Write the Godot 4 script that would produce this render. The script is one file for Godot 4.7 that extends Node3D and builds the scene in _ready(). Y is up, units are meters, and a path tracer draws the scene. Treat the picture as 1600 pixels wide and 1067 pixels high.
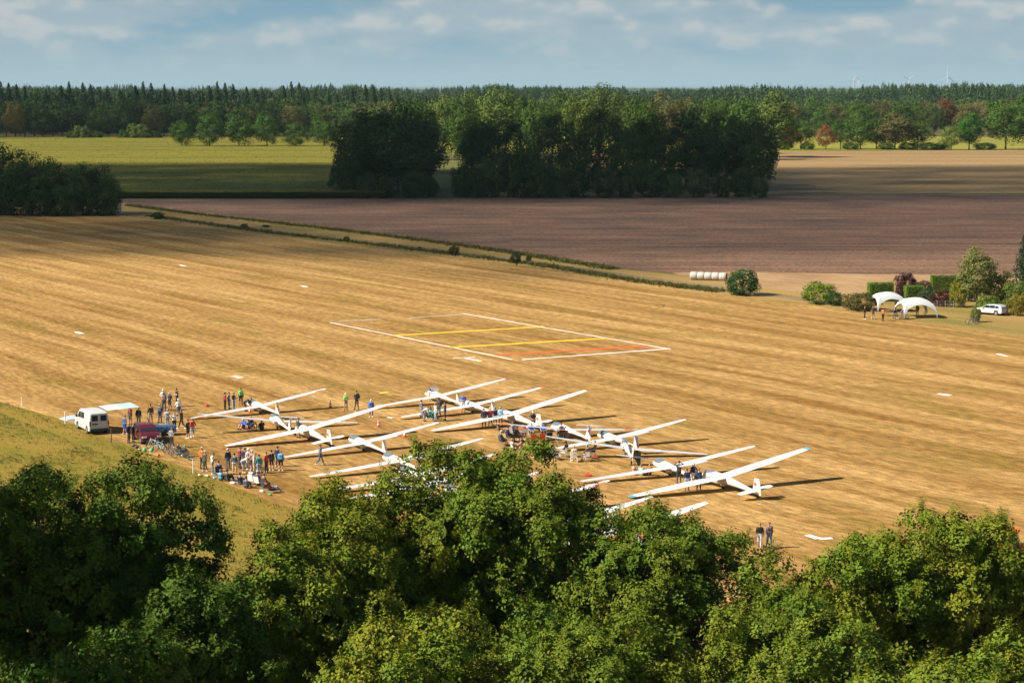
extends Node3D
# A gliding competition on a dry grass airfield, seen from about 31 m above the trees at its edge.
# Units are metres; the runway heads away to the upper left, the sun stands 41 degrees high on the left.

const SUN_EL := 41.0
const RUN := Vector3(0.545, 0, 0.838)        # along the runway, towards the camera
const ACROSS := Vector3(0.838, 0, -0.545)    # to the right across the runway

var mats := {}
var meshes := {}
var used := {}
var rng := RandomNumberGenerator.new()
var noise := FastNoiseLite.new()


# ---------------------------------------------------------------- mesh helper
class MB:
	var v := PackedVector3Array()
	var n := PackedVector3Array()
	var c := PackedColorArray()
	var uv := PackedVector2Array()
	var uv2 := PackedVector2Array()
	var col := Color.WHITE
	var with_color := false

	func _add(a: Vector3, nn: Vector3) -> void:
		v.append(a)
		n.append(nn)
		if with_color:
			c.append(col)

	func tri(a: Vector3, b: Vector3, d: Vector3, hint := Vector3.ZERO) -> void:
		var nn := (d - a).cross(b - a).normalized()
		if hint != Vector3.ZERO and nn.dot(hint) < 0.0:
			nn = -nn
			_add(a, nn); _add(d, nn); _add(b, nn)
		else:
			_add(a, nn); _add(b, nn); _add(d, nn)

	func quad(a: Vector3, b: Vector3, d: Vector3, e: Vector3, hint := Vector3.ZERO) -> void:
		tri(a, b, d, hint)
		tri(a, d, e, hint)

	func box(at: Vector3, size: Vector3, bs := Basis.IDENTITY) -> void:
		var h := size * 0.5
		for ax in 3:
			for s in [-1.0, 1.0]:
				var d := Vector3.ZERO
				d[ax] = s
				var p := Vector3.ZERO
				p[(ax + 1) % 3] = 1.0
				var q := Vector3.ZERO
				q[(ax + 2) % 3] = 1.0
				var o: Vector3 = d * h
				quad(at + bs * (o + (-p - q) * h), at + bs * (o + (p - q) * h), at + bs * (o + (p + q) * h), at + bs * (o + (-p + q) * h), bs * d)

	# rings of equal size, joined one to the next; edges sharper than about 50 degrees stay sharp
	func loft(rings: Array, cap := true, closed := true, keep := 0.62) -> void:
		var k: int = rings[0].size()
		var m: int = rings.size()
		var kq: int = k if closed else k - 1
		var fn := PackedVector3Array()
		var total := 0.0
		for i in m - 1:
			var mid := Vector3.ZERO
			for p in rings[i]:
				mid += p
			for p in rings[i + 1]:
				mid += p
			mid /= 2.0 * k
			for j in kq:
				var j2 := (j + 1) % k
				var a: Vector3 = rings[i][j]
				var b: Vector3 = rings[i][j2]
				var d: Vector3 = rings[i + 1][j2]
				var e: Vector3 = rings[i + 1][j]
				var nn := (d - a).cross(e - b)
				total += nn.dot((a + b + d + e) * 0.25 - mid)
				fn.append(nn.normalized())
		var sg := -1.0 if total < 0.0 else 1.0
		for i in m - 1:
			for j in kq:
				var f: Vector3 = fn[i * kq + j]
				var corner := []
				for w in [[0, 0], [0, 1], [1, 1], [1, 0]]:
					var acc := Vector3.ZERO
					for di in [-1, 0]:
						var ii: int = i + w[0] + di
						if ii < 0 or ii >= m - 1:
							continue
						for dj in [-1, 0]:
							var jj: int = j + w[1] + dj
							if closed:
								jj = posmod(jj, k)
							elif jj < 0 or jj >= kq:
								continue
							var g: Vector3 = fn[ii * kq + jj]
							if g.dot(f) > keep:
								acc += g
					if acc == Vector3.ZERO:
						acc = f
					corner.append([rings[i + w[0]][(j + w[1]) % k], acc.normalized() * sg])
				var order := [0, 2, 1, 0, 3, 2] if sg > 0.0 else [0, 1, 2, 0, 2, 3]
				for o in order:
					_add(corner[o][0], corner[o][1])
		if cap and closed:
			for e in [0, m - 1]:
				var mid := Vector3.ZERO
				for p in rings[e]:
					mid += p
				mid /= k
				var other := Vector3.ZERO
				for p in rings[1 if e == 0 else m - 2]:
					other += p
				other /= k
				for j in k:
					tri(mid, rings[e][j], rings[e][(j + 1) % k], mid - other)

	func tube(path: Array, radii: Array, sides := 6) -> void:
		var rings := []
		for i in path.size():
			var d: Vector3 = (path[min(i + 1, path.size() - 1)] - path[max(i - 1, 0)]).normalized()
			var up := Vector3.UP if absf(d.y) < 0.9 else Vector3.RIGHT
			var x := d.cross(up).normalized()
			var y := x.cross(d)
			var r := PackedVector3Array()
			for s in sides:
				var a := TAU * s / sides
				r.append(path[i] + (x * cos(a) + y * sin(a)) * radii[i])
			rings.append(r)
		loft(rings)

	func wheel(at: Vector3, axis: Vector3, radius: float, width: float, sides := 14) -> void:
		var x := axis.cross(Vector3.UP).normalized()
		var y := x.cross(axis).normalized()
		var rings := []
		for w in [[-0.5, 0.86], [-0.42, 1.0], [0.42, 1.0], [0.5, 0.86]]:
			var r := PackedVector3Array()
			for s in sides:
				var a := TAU * s / sides
				r.append(at + axis * (width * w[0]) + (x * cos(a) + y * sin(a)) * radius * w[1])
			rings.append(r)
		loft(rings)

	func ring(at: Vector3, axis: Vector3, radius: float, thick: float, sides := 18, tsides := 5) -> void:
		var x := axis.cross(Vector3.UP).normalized()
		var y := x.cross(axis).normalized()
		var rings := []
		for s in sides + 1:
			var a := TAU * s / sides
			var o := x * cos(a) + y * sin(a)
			var r := PackedVector3Array()
			for t in tsides:
				var b := TAU * t / tsides
				r.append(at + o * (radius + cos(b) * thick) + axis * sin(b) * thick)
			rings.append(r)
		loft(rings, false)

	func done() -> ArrayMesh:
		var am := ArrayMesh.new()
		add_to(am)
		return am

	func add_to(am: ArrayMesh) -> void:
		if v.is_empty():
			return
		var arr := []
		arr.resize(Mesh.ARRAY_MAX)
		arr[Mesh.ARRAY_VERTEX] = v
		arr[Mesh.ARRAY_NORMAL] = n
		if with_color:
			arr[Mesh.ARRAY_COLOR] = c
		if uv.size() == v.size():
			arr[Mesh.ARRAY_TEX_UV] = uv
		if uv2.size() == v.size():
			arr[Mesh.ARRAY_TEX_UV2] = uv2
		am.add_surface_from_arrays(Mesh.PRIMITIVE_TRIANGLES, arr)


# ---------------------------------------------------------------- scene helpers
func lin(r: float, g: float, b: float, a := 1.0) -> Color:
	return Color(r, g, b, a).linear_to_srgb()


func mat(key: String, base: Color, rough := 0.8, metal := 0.0) -> StandardMaterial3D:
	if not mats.has(key):
		var m := StandardMaterial3D.new()
		m.albedo_color = base
		m.roughness = rough
		m.metallic = metal
		mats[key] = m
	return mats[key]


func numbered(called: String) -> String:
	var k: int = used.get(called, 0)
	used[called] = k + 1
	return called if k == 0 else "%s_%03d" % [called, k]


func tag(o: Node, label := "", category := "", group := "", kind := "") -> Node:
	if label: o.set_meta("label", label)
	if category: o.set_meta("category", category)
	if group: o.set_meta("group", group)
	if kind: o.set_meta("kind", kind)
	return o


func thing(called: String, label: String, category: String, at := Vector3.ZERO, turn := 0.0, group := "") -> Node3D:
	var o := Node3D.new()
	o.name = numbered(called)
	add_child(o)
	o.position = at
	o.rotation.y = turn
	tag(o, label, category, group)
	return o


func part(parent: Node, called: String, mesh: Mesh, m: Material) -> MeshInstance3D:
	var o := MeshInstance3D.new()
	o.mesh = mesh
	o.material_override = m
	o.name = numbered(called) if parent == self else called
	parent.add_child(o, true)
	return o


func struct(called: String, mesh: Mesh, m: Material) -> MeshInstance3D:
	var o := part(self, called, mesh, m)
	o.set_meta("kind", "structure")
	return o


func one(called: String, mesh: Mesh, m: Material, label: String, category: String, at := Vector3.ZERO, turn := 0.0, group := "") -> MeshInstance3D:
	var o := part(self, called, mesh, m)
	o.position = at
	o.rotation.y = turn
	tag(o, label, category, group)
	return o


func scatter(parent: Node, called: String, mesh: Mesh, m: Material, xf: Array, cols := []) -> MultiMeshInstance3D:
	var mm := MultiMesh.new()
	mm.transform_format = MultiMesh.TRANSFORM_3D
	mm.use_colors = not cols.is_empty()
	mm.mesh = mesh
	mm.instance_count = xf.size()
	for i in xf.size():
		mm.set_instance_transform(i, xf[i])
		if not cols.is_empty():
			mm.set_instance_color(i, cols[i])
	var o := MultiMeshInstance3D.new()
	o.multimesh = mm
	o.material_override = m
	o.name = numbered(called) if parent == self else called
	parent.add_child(o, true)
	return o


# a flat sheet from an outline of ground points; u runs along `along`, v across it, in units of the two sizes
func sheet(outline: Array, y: float, along: Vector3, size: Vector2, size2 := Vector2(8, 8)) -> ArrayMesh:
	var flat := PackedVector2Array()
	for p in outline:
		flat.append(Vector2(p.x, p.z))
	var ids := Geometry2D.triangulate_polygon(flat)
	var mb := MB.new()
	var side := Vector3(-along.z, 0, along.x)
	for i in range(0, ids.size(), 3):
		var t := [ids[i], ids[i + 1], ids[i + 2]]
		var q := []
		for j in t:
			q.append(Vector3(flat[j].x, y, flat[j].y))
		mb.tri(q[0], q[1], q[2], Vector3.UP)
	for p in mb.v:
		var a: float = p.dot(along)
		var b: float = p.dot(side)
		mb.uv.append(Vector2(a / size.x, b / size.y))
		mb.uv2.append(Vector2(a / size2.x, b / size2.y))
	return mb.done()


func texture(w: int, h: int, f: Callable) -> ImageTexture:
	var data := PackedByteArray()
	data.resize(w * h * 3)
	var i := 0
	for y in h:
		for x in w:
			var k: Color = f.call(x, y)
			data[i] = clampi(int(k.r * 255.0 + 0.5), 0, 255)
			data[i + 1] = clampi(int(k.g * 255.0 + 0.5), 0, 255)
			data[i + 2] = clampi(int(k.b * 255.0 + 0.5), 0, 255)
			i += 3
	var im := Image.create_from_data(w, h, false, Image.FORMAT_RGB8, data)
	im.generate_mipmaps()
	return ImageTexture.create_from_image(im)


# noise that repeats after `period` in x and y, from points on two circles kept in 3-D by a skewed fold
func wrapped(nz: FastNoiseLite, x: float, y: float, w: float, h: float, sx: float, sy: float) -> float:
	var fx := x / w
	var fy := y / h
	var a := nz.get_noise_2d(x * sx, y * sy)
	var b := nz.get_noise_2d((x - w) * sx, y * sy)
	var c := nz.get_noise_2d(x * sx, (y - h) * sy)
	var d := nz.get_noise_2d((x - w) * sx, (y - h) * sy)
	var ux := smoothstep(0.75, 1.0, fx)
	var uy := smoothstep(0.75, 1.0, fy)
	return lerpf(lerpf(a, b, ux), lerpf(c, d, ux), uy)


func fbm_noise(seed_value: int, freq: float, octaves: int) -> FastNoiseLite:
	var f := FastNoiseLite.new()
	f.seed = seed_value
	f.noise_type = FastNoiseLite.TYPE_SIMPLEX_SMOOTH
	f.frequency = freq
	f.fractal_type = FastNoiseLite.FRACTAL_FBM
	f.fractal_octaves = octaves
	return f


func streak_detail(seed_value: int, sx: float, sy: float, low: float, high: float) -> ImageTexture:
	var f := fbm_noise(seed_value, 0.05, 4)
	var g := fbm_noise(seed_value + 7, 0.28, 2)
	return texture(512, 512, func(x: int, y: int) -> Color:
		var t := wrapped(f, x, y, 512, 512, sx, sy) * 0.9 + wrapped(g, x, y, 512, 512, sx * 1.5, sy) * 0.7
		var k := lerpf(low, high, clampf(t * 0.9 + 0.5, 0.0, 1.0))
		return Color(k, k, k))


# ---------------------------------------------------------------- sky and light
func sky_color(az: float, el: float, f: FastNoiseLite, g: FastNoiseLite) -> Color:
	# az and el in degrees; bright haze at the horizon, deep blue overhead, flat rows of fair-weather cloud
	var e := maxf(el, 0.0)
	var t := 1.0 - exp(-e / 10.0)
	var base := Color(0.185, 0.262, 0.295).lerp(Color(0.020, 0.058, 0.13), t)
	base = base.lerp(Color(0.195, 0.278, 0.305), exp(-e / 0.9))
	var a := deg_to_rad(az)
	# clouds lie in a flat layer: far ones crowd towards the horizon
	var d := 1.0 / (sin(deg_to_rad(e)) + 0.035)
	var n1 := f.get_noise_2d(sin(a) * d * 3.0, -cos(a) * d * 3.0 + 40.0)
	var n2 := g.get_noise_3d(az * 1.1, e * 7.0, 3.0)
	var n3 := g.get_noise_3d(az * 5.0, e * 15.0, 9.0)
	var n4 := g.get_noise_3d(az * 13.0, e * 34.0, 5.0)
	var close := 1.0 - smoothstep(4.0, 16.0, e)
	var lift := smoothstep(0.2, 1.9, e) * (1.0 - 0.75 * smoothstep(6.0, 40.0, e))
	var body := lerpf(n1, n1 * 0.25 + n2 * 1.1 + n3 * 0.3, close)
	var veil := smoothstep(-0.42, 0.25, body) * lift
	var k := base.lerp(Color(0.223, 0.275, 0.302), veil * 0.85)
	# lit heads: flat below, rounded above
	var head := n3 * 0.9 + n2 * 0.45 + n4 * 0.35 + (0.05 - 0.25 * (1.0 - close))
	k = k.lerp(Color(0.337, 0.337, 0.326), smoothstep(0.16, 0.44, head) * 0.55 * lift)
	k = k.lerp(Color(0.165, 0.229, 0.265), smoothstep(0.10, 0.40, -n3 - n4 * 0.3 + body * 0.5) * 0.4 * lift)
	k = k.lerp(Color(0.075, 0.190, 0.272), smoothstep(0.18, 0.46, -body) * lift * close * 0.4)
	return k.linear_to_srgb()


func make_sky() -> Sky:
	var f := fbm_noise(11, 0.12, 4)
	var g := fbm_noise(23, 0.11, 4)
	var w := 1024
	var h := 512
	var im := Image.create(w, h, false, Image.FORMAT_RGB8)
	for y in 258:
		var el := 90.0 - 180.0 * (y + 0.5) / h
		for x in w:
			im.set_pixel(x, y, sky_color(360.0 * (x + 0.5) / w - 180.0, el, f, g))
	im.fill_rect(Rect2i(0, 258, w, h - 258), Color(0.22, 0.20, 0.16))
	im.resize(4096, 2048, Image.INTERPOLATE_CUBIC)
	for y in range(900, 1034):
		var el := 90.0 - 180.0 * (y + 0.5) / 2048.0
		for x in range(1700, 2396):
			var az := 360.0 * (x + 0.5) / 4096.0 - 180.0
			im.set_pixel(x, y, sky_color(az, el, f, g))
	var s := Sky.new()
	var p := PanoramaSkyMaterial.new()
	p.panorama = ImageTexture.create_from_image(im)
	s.sky_material = p
	return s


func set_stage() -> void:
	var cam := Camera3D.new()
	cam.name = "camera"
	cam.fov = 18.9305
	cam.near = 1.0
	cam.far = 30000.0
	add_child(cam)
	cam.position = Vector3(0, 31, 0)
	cam.rotation.x = -0.12297
	cam.current = true

	var we := WorldEnvironment.new()
	we.name = "environment"
	var e := Environment.new()
	e.background_mode = Environment.BG_SKY
	e.sky = make_sky()
	e.sky_rotation = Vector3(0, PI, 0)
	e.background_energy_multiplier = 1.0
	e.tonemap_mode = Environment.TONE_MAPPER_LINEAR
	e.tonemap_exposure = 1.85
	e.sdfgi_enabled = true
	e.ssao_enabled = true
	e.ssil_enabled = true
	e.fog_enabled = true
	e.fog_mode = Environment.FOG_MODE_EXPONENTIAL
	e.fog_density = 0.000025
	e.fog_light_color = Color(0.80, 0.92, 1.0)
	we.environment = e
	add_child(we)

	var sun := DirectionalLight3D.new()
	sun.name = "sun"
	sun.light_energy = 1.6
	sun.light_color = Color(1.0, 0.96, 0.89)
	sun.light_angular_distance = 0.55
	sun.shadow_enabled = true
	sun.directional_shadow_max_distance = 3000.0
	add_child(sun)
	var el := deg_to_rad(SUN_EL)
	sun.look_at_from_position(Vector3(-cos(el), sin(el), 0.18) * 100.0, Vector3.ZERO)


# fair-weather clouds overhead, out of the picture: their shade lies over the far part of the airfield, the ploughed land and the wood
func puffs(called: String, near: Array, far: Array, thick: Callable, seed_value: int, label: String) -> void:
	# a layer of thin cloud made of small tufts, denser where `thick` says so
	rng.seed = seed_value
	var f := fbm_noise(seed_value, 0.012, 3)
	var el := deg_to_rad(SUN_EL)
	var h := 1700.0
	var back := Vector3(-h / tan(el), h, 0.18 * h / sin(el))
	var step := 11.0
	var xf := []
	var x: float = near[0].x
	while x < near[-1].x:
		var z0 := edge_at(near, x) + 40.0
		var z1 := edge_at(far, x) - 40.0
		var z := z0
		while z > z1:
			var p := Vector3(x + rng.randf_range(-3, 3), 0, z + rng.randf_range(-3, 3))
			var inside := minf(z0 - 40.0 - p.z, p.z - z1 - 40.0)
			var nz := f.get_noise_2d(p.x * 0.35, p.z * 1.6)
			var cover: float = thick.call(p) * smoothstep(-35.0, 35.0, inside + nz * 40.0)
			var s := 8.8 * sqrt(cover) * rng.randf_range(0.9, 1.1)
			if s > 1.2:
				xf.append(Transform3D(Basis.from_euler(Vector3(0, rng.randf() * TAU, 0)).scaled(Vector3(s, s * 0.6, s)), p + back + Vector3(0, rng.randf_range(0, 10), 0)))
			z -= step
		x += step
	var puff := SphereMesh.new()
	puff.radius = 1.0
	puff.height = 2.0
	puff.radial_segments = 9
	puff.rings = 5
	var o := scatter(self, called, puff, mat("cloud", lin(0.8, 0.8, 0.8), 1.0), xf)
	tag(o, label, "cloud", "", "structure")


func edge_at(line: Array, x: float) -> float:
	for i in line.size() - 1:
		if x <= line[i + 1].x:
			return lerpf(line[i].y, line[i + 1].y, clampf((x - line[i].x) / (line[i + 1].x - line[i].x), 0.0, 1.0))
	return line[-1].y


# ---------------------------------------------------------------- land
func grassy(key: String, seed_value: int, size: Vector2, base: Color, alt: Color, alt2: Color, sx: float, sy: float, detail: Texture2D, w := 512, h := 512, bands := 0.0) -> StandardMaterial3D:
	var f := fbm_noise(seed_value, 0.012, 4)
	var g := fbm_noise(seed_value + 3, 0.05, 3)
	var m := StandardMaterial3D.new()
	m.albedo_texture = texture(w, h, func(x: int, y: int) -> Color:
		var a := f.get_noise_2d(x * sx, y * sy)
		var b := g.get_noise_2d(x * sx, y * sy)
		var t := clampf(a * 0.9 + b * 0.6 + 0.5, 0.0, 1.0)
		if bands > 0.0:
			t = clampf(t + bands * (0.5 if sin(y * 0.285 + 3.0 * f.get_noise_2d(7.0, y * 1.5)) > 0.0 else -0.5), 0.0, 1.0)
		var k := base.lerp(alt, t)
		k = k.lerp(alt2, clampf(-b * 1.2 + a * 0.8 - 0.1, 0.0, 0.8))
		return k.linear_to_srgb())
	m.roughness = 0.95
	m.metallic_specular = 0.15
	m.detail_enabled = true
	m.detail_blend_mode = BaseMaterial3D.BLEND_MODE_MUL
	m.detail_uv_layer = BaseMaterial3D.DETAIL_UV_2
	m.detail_albedo = detail
	mats[key] = m
	return m


func make_land() -> void:
	var fine := streak_detail(5, 0.8, 1.0, 0.70, 1.0)
	var speck := streak_detail(15, 1.0, 1.0, 0.70, 1.0)
	# the base sheet reaches the horizon
	var far := 16000.0
	var m0 := grassy("ground", 71, Vector2(900, 900), Color(0.16, 0.17, 0.05), Color(0.22, 0.19, 0.075), Color(0.09, 0.12, 0.03), 1.0, 1.0, speck, 256, 256)
	struct("ground", sheet([Vector3(-far, 0, 200), Vector3(far, 0, 200), Vector3(far, 0, -far), Vector3(-far, 0, -far)], -0.05, Vector3.RIGHT, Vector2(900, 900), Vector2(40, 40)), m0)

	# the mown airfield, its swaths running along the runway
	var swath := fbm_noise(31, 0.05, 3)
	var blot := fbm_noise(32, 0.05, 4)
	var m1 := StandardMaterial3D.new()
	m1.albedo_texture = texture(1024, 1800, func(x: int, y: int) -> Color:
		var a := swath.get_noise_2d(x * 0.09, y * 1.3)
		var b := blot.get_noise_2d(x * 0.5, y * 2.4)
		var c := blot.get_noise_2d(x * 0.5 + 700.0, y * 0.6)
		var lane := 0.13 if sin(y * 0.22 + 1.5 * a) > 0.0 else -0.13
		var t := clampf(0.5 + a * 0.55 + b * 0.46 + lane, 0.0, 1.0)
		var k := Color(0.315, 0.166, 0.043).lerp(Color(0.60, 0.366, 0.134), t)
		k = k.lerp(Color(0.29, 0.197, 0.042), clampf(c * 1.5 - b * 0.7 - 0.34, 0.0, 0.65))
		return k.linear_to_srgb())
	m1.roughness = 0.95
	m1.metallic_specular = 0.15
	m1.detail_enabled = true
	m1.detail_blend_mode = BaseMaterial3D.BLEND_MODE_MUL
	m1.detail_uv_layer = BaseMaterial3D.DETAIL_UV_2
	m1.detail_albedo = fine
	struct("airfield", sheet([Vector3(-197.47, 0, -574.99), Vector3(-135.81, 0, -543.53), Vector3(-114.48, 0, -523.47), Vector3(-95.75, 0, -502.28), Vector3(-54.8, 0, -437.9), Vector3(-24.79, 0, -395.83), Vector3(4.46, 0, -355.87), Vector3(20.48, 0, -326.38), Vector3(32.01, 0, -308.95), Vector3(41.15, 0, -297.71), Vector3(47.92, 0, -282.29), Vector3(58.46, 0, -265.46), Vector3(64.24, 0, -255.08), Vector3(74.02, 0, -234.83), Vector3(40.32, 0, -82.84), Vector3(40, 0, -45), Vector3(-4.1, -0, -128.34), Vector3(-17.25, 0, -150.64), Vector3(-26.16, -0, -164.87), Vector3(-42.13, 0, -190.23), Vector3(-51, 0, -201.71), Vector3(-98.12, 0, -259.82)], 0.0, RUN, Vector2(760, 560), Vector2(47, 17)), m1)

	# rough meadow on the near left, greener
	var m2 := grassy("meadow", 43, Vector2(90, 70), Color(0.345, 0.232, 0.046), Color(0.26, 0.208, 0.034), Color(0.165, 0.18, 0.024), 1.1, 2.2, speck, 512, 512)
	struct("meadow", sheet([Vector3(-98.12, 0, -259.82), Vector3(-51, 0, -201.71), Vector3(-42.13, 0, -190.23), Vector3(-26.16, -0, -164.87), Vector3(-17.25, 0, -150.64), Vector3(-4.1, -0, -128.34), Vector3(40, 0, -45), Vector3(40, 0, 30), Vector3(-160, 0, 30), Vector3(-160, 0, -250)], -0.01, RUN, Vector2(90, 70), Vector2(7, 5)), m2)

	# the grass verge and the sandy track beyond the airfield
	var m3 := grassy("verge", 47, Vector2(200, 60), Color(0.47, 0.30, 0.105), Color(0.36, 0.25, 0.078), Color(0.215, 0.20, 0.05), 0.5, 1.2, speck, 256, 256)
	struct("verge", sheet([Vector3(-205.75, 0, -599.25), Vector3(-106.45, 0, -558.82), Vector3(-81.34, 0, -520.73), Vector3(-43.79, 0, -466.8), Vector3(-15.88, 0, -422.93), Vector3(4.81, 0, -383.54), Vector3(17.79, 0, -354.59), Vector3(27.91, 0, -342.27), Vector3(38.29, 0, -321.06), Vector3(47.24, 0, -307.02), Vector3(53.01, 0, -301.37), Vector3(75.27, 0, -299.53), Vector3(100.47, 0, -290.66), Vector3(74.37, 0, -214.17), Vector3(64.24, 0, -255.08), Vector3(58.46, 0, -265.46), Vector3(47.92, 0, -282.29), Vector3(41.15, 0, -297.71), Vector3(32.01, 0, -308.95), Vector3(20.48, 0, -326.38), Vector3(4.46, 0, -355.87), Vector3(-24.79, 0, -395.83), Vector3(-54.8, 0, -437.9), Vector3(-95.75, 0, -502.28), Vector3(-114.48, 0, -523.47), Vector3(-135.81, 0, -543.53), Vector3(-197.47, 0, -574.99)], -0.015, RUN, Vector2(200, 60), Vector2(9, 6)), m3)
	var m4 := grassy("track", 53, Vector2(60, 20), Color(0.36, 0.27, 0.15), Color(0.30, 0.22, 0.12), Color(0.23, 0.18, 0.08), 0.4, 1.0, speck, 256, 256)
	var left := [Vector3(-94.19, 0, -515.32), Vector3(-83.61, 0, -497.24), Vector3(-59.87, 0, -462.44), Vector3(-35.37, 0, -426.58), Vector3(-16.72, 0, -401.46), Vector3(4.62, 0, -368.5), Vector3(11.2, 0, -357.16), Vector3(21.29, -0, -339.32), Vector3(35.15, 0, -320.01), Vector3(43.12, 0, -305.11), Vector3(49.27, -0, -295.92)]
	var right := [Vector3(-93.47, 0, -511.34), Vector3(-82.78, 0, -492.3), Vector3(-59.18, 0, -457.11), Vector3(-34.93, 0, -421.13), Vector3(-16.52, -0, -396.63), Vector3(4.56, 0, -363.74), Vector3(11.04, 0, -352.05), Vector3(20.93, -0, -333.57), Vector3(34.6, 0, -314.89), Vector3(42.4, -0, -299.99), Vector3(48.55, 0, -291.52)]
	right.reverse()
	struct("track", sheet(left + right, 0.005, RUN, Vector2(60, 20), Vector2(6, 3)), m4)

	# ploughed land with furrows from side to side
	var fur := fbm_noise(61, 0.03, 4)
	var clod := fbm_noise(62, 0.35, 3)
	var m5 := StandardMaterial3D.new()
	m5.albedo_texture = texture(1024, 768, func(x: int, y: int) -> Color:
		var a := fur.get_noise_2d(x * 0.06, y * 2.6)
		var b := fur.get_noise_2d(x * 0.5 + 90.0, y * 0.9)
		var c := clod.get_noise_2d(x * 0.8, y * 1.4)
		var t := clampf(0.42 + a * 0.5 + b * 0.3 + c * 0.85, 0.0, 1.0)
		var k := Color(0.125, 0.058, 0.027).lerp(Color(0.45, 0.228, 0.116), t)
		return k.linear_to_srgb())
	m5.roughness = 0.95
	m5.detail_enabled = true
	m5.detail_blend_mode = BaseMaterial3D.BLEND_MODE_MUL
	m5.detail_uv_layer = BaseMaterial3D.DETAIL_UV_2
	m5.detail_albedo = streak_detail(25, 1.0, 1.0, 0.55, 1.0)
	struct("ploughed_field", sheet([Vector3(-200.93, 0, -585.15), Vector3(-111.04, 0, -578.34), Vector3(-43.33, 0, -578.34), Vector3(18.37, 0, -588.61), Vector3(76.69, 0, -599.25), Vector3(151.45, 0, -606.56), Vector3(210.79, -0, -614.05), Vector3(115.3, 0, -334.14), Vector3(85.58, -0, -341.08), Vector3(58.7, 0, -343.46), Vector3(39.32, 0, -348.32), Vector3(27.11, 0, -345.87), Vector3(17.79, 0, -354.59), Vector3(4.81, 0, -383.54), Vector3(-15.88, 0, -422.93), Vector3(-43.79, 0, -466.8), Vector3(-81.34, 0, -520.73), Vector3(-106.45, 0, -558.82), Vector3(-196.34, 0, -571.68)], -0.004, Vector3.RIGHT, Vector2(330, 280), Vector2(13, 16)), m5)
	# pale stubble left between the ploughed land and the garden
	var m6 := grassy("stubble", 67, Vector2(60, 40), Color(0.56, 0.36, 0.19), Color(0.45, 0.28, 0.14), Color(0.32, 0.19, 0.09), 1.0, 1.4, speck, 256, 256)
	struct("stubble_field", sheet([Vector3(27.11, 0, -345.87), Vector3(39.32, 0, -348.32), Vector3(58.7, 0, -343.46), Vector3(85.58, -0, -341.08), Vector3(115.3, 0, -334.14), Vector3(100.47, 0, -290.66), Vector3(75.27, 0, -299.53), Vector3(53.01, 0, -301.37), Vector3(47.24, 0, -307.02), Vector3(38.29, 0, -321.06), Vector3(27.91, 0, -342.27)], -0.008, RUN, Vector2(60, 40), Vector2(6, 6)), m6)
	# wide straw-coloured field beyond, on the right
	var m7 := grassy("harvested", 73, Vector2(500, 420), Color(0.44, 0.29, 0.14), Color(0.35, 0.23, 0.105), Color(0.24, 0.185, 0.07), 0.12, 2.0, fine, 512, 512)
	struct("harvested_field", sheet([Vector3(15.05, 0, -602.89), Vector3(77.38, 0, -604.72), Vector3(152.84, 0, -612.16), Vector3(213.41, 0, -621.73), Vector3(478.1, 0, -1023.88), Vector3(260.3, 0, -1045.29), Vector3(119.9, 0, -1013.5), Vector3(24.74, 0, -993.35)], -0.004, Vector3.RIGHT, Vector2(500, 420), Vector2(60, 14)), m7)
	# bright green strip behind the roadside trees
	var m8 := grassy("pasture", 79, Vector2(300, 200), Color(0.36, 0.33, 0.06), Color(0.29, 0.28, 0.045), Color(0.20, 0.22, 0.035), 0.2, 1.6, fine, 256, 256)
	struct("pasture", sheet([Vector3(-62.47, 0, -1003.32), Vector3(120.5, 0, -1018.66), Vector3(263.04, 0, -1056.33), Vector3(483.03, 0, -1034.47), Vector3(616.5, 0, -1321.37), Vector3(333.18, 0, -1339.04), Vector3(-83.3, 0, -1339.04)], -0.004, Vector3.RIGHT, Vector2(300, 200), Vector2(60, 18)), m8)
	make_crop()
	# low wooded ridges at the horizon
	var f := fbm_noise(91, 0.02, 4)
	for ridge in [[5200.0, 22.0, 8.0], [7600.0, 25.0, 10.0], [10400.0, 29.0, 12.0]]:
		var rows := [PackedVector3Array(), PackedVector3Array(), PackedVector3Array(), PackedVector3Array()]
		var n := 900
		for k in n + 1:
			var x: float = lerpf(-0.42, 0.42, float(k) / n) * ridge[0]
			var top: float = ridge[1] + ridge[2] * f.get_noise_2d(x * 0.02, ridge[0]) + 2.6 * f.get_noise_2d(x * 1.1, ridge[0] * 3.0)
			rows[0].append(Vector3(x, -1.0, -ridge[0]))
			rows[1].append(Vector3(x, top * 0.8, -ridge[0] - 12.0))
			rows[2].append(Vector3(x, top, -ridge[0] - 60.0))
			rows[3].append(Vector3(x, -1.0, -ridge[0] - 900.0))
		var mb := MB.new()
		mb.loft(rows, false, false)
		struct("hills", mb.done(), mat("wooded_ridge", lin(0.035, 0.062, 0.026), 0.95))


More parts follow.
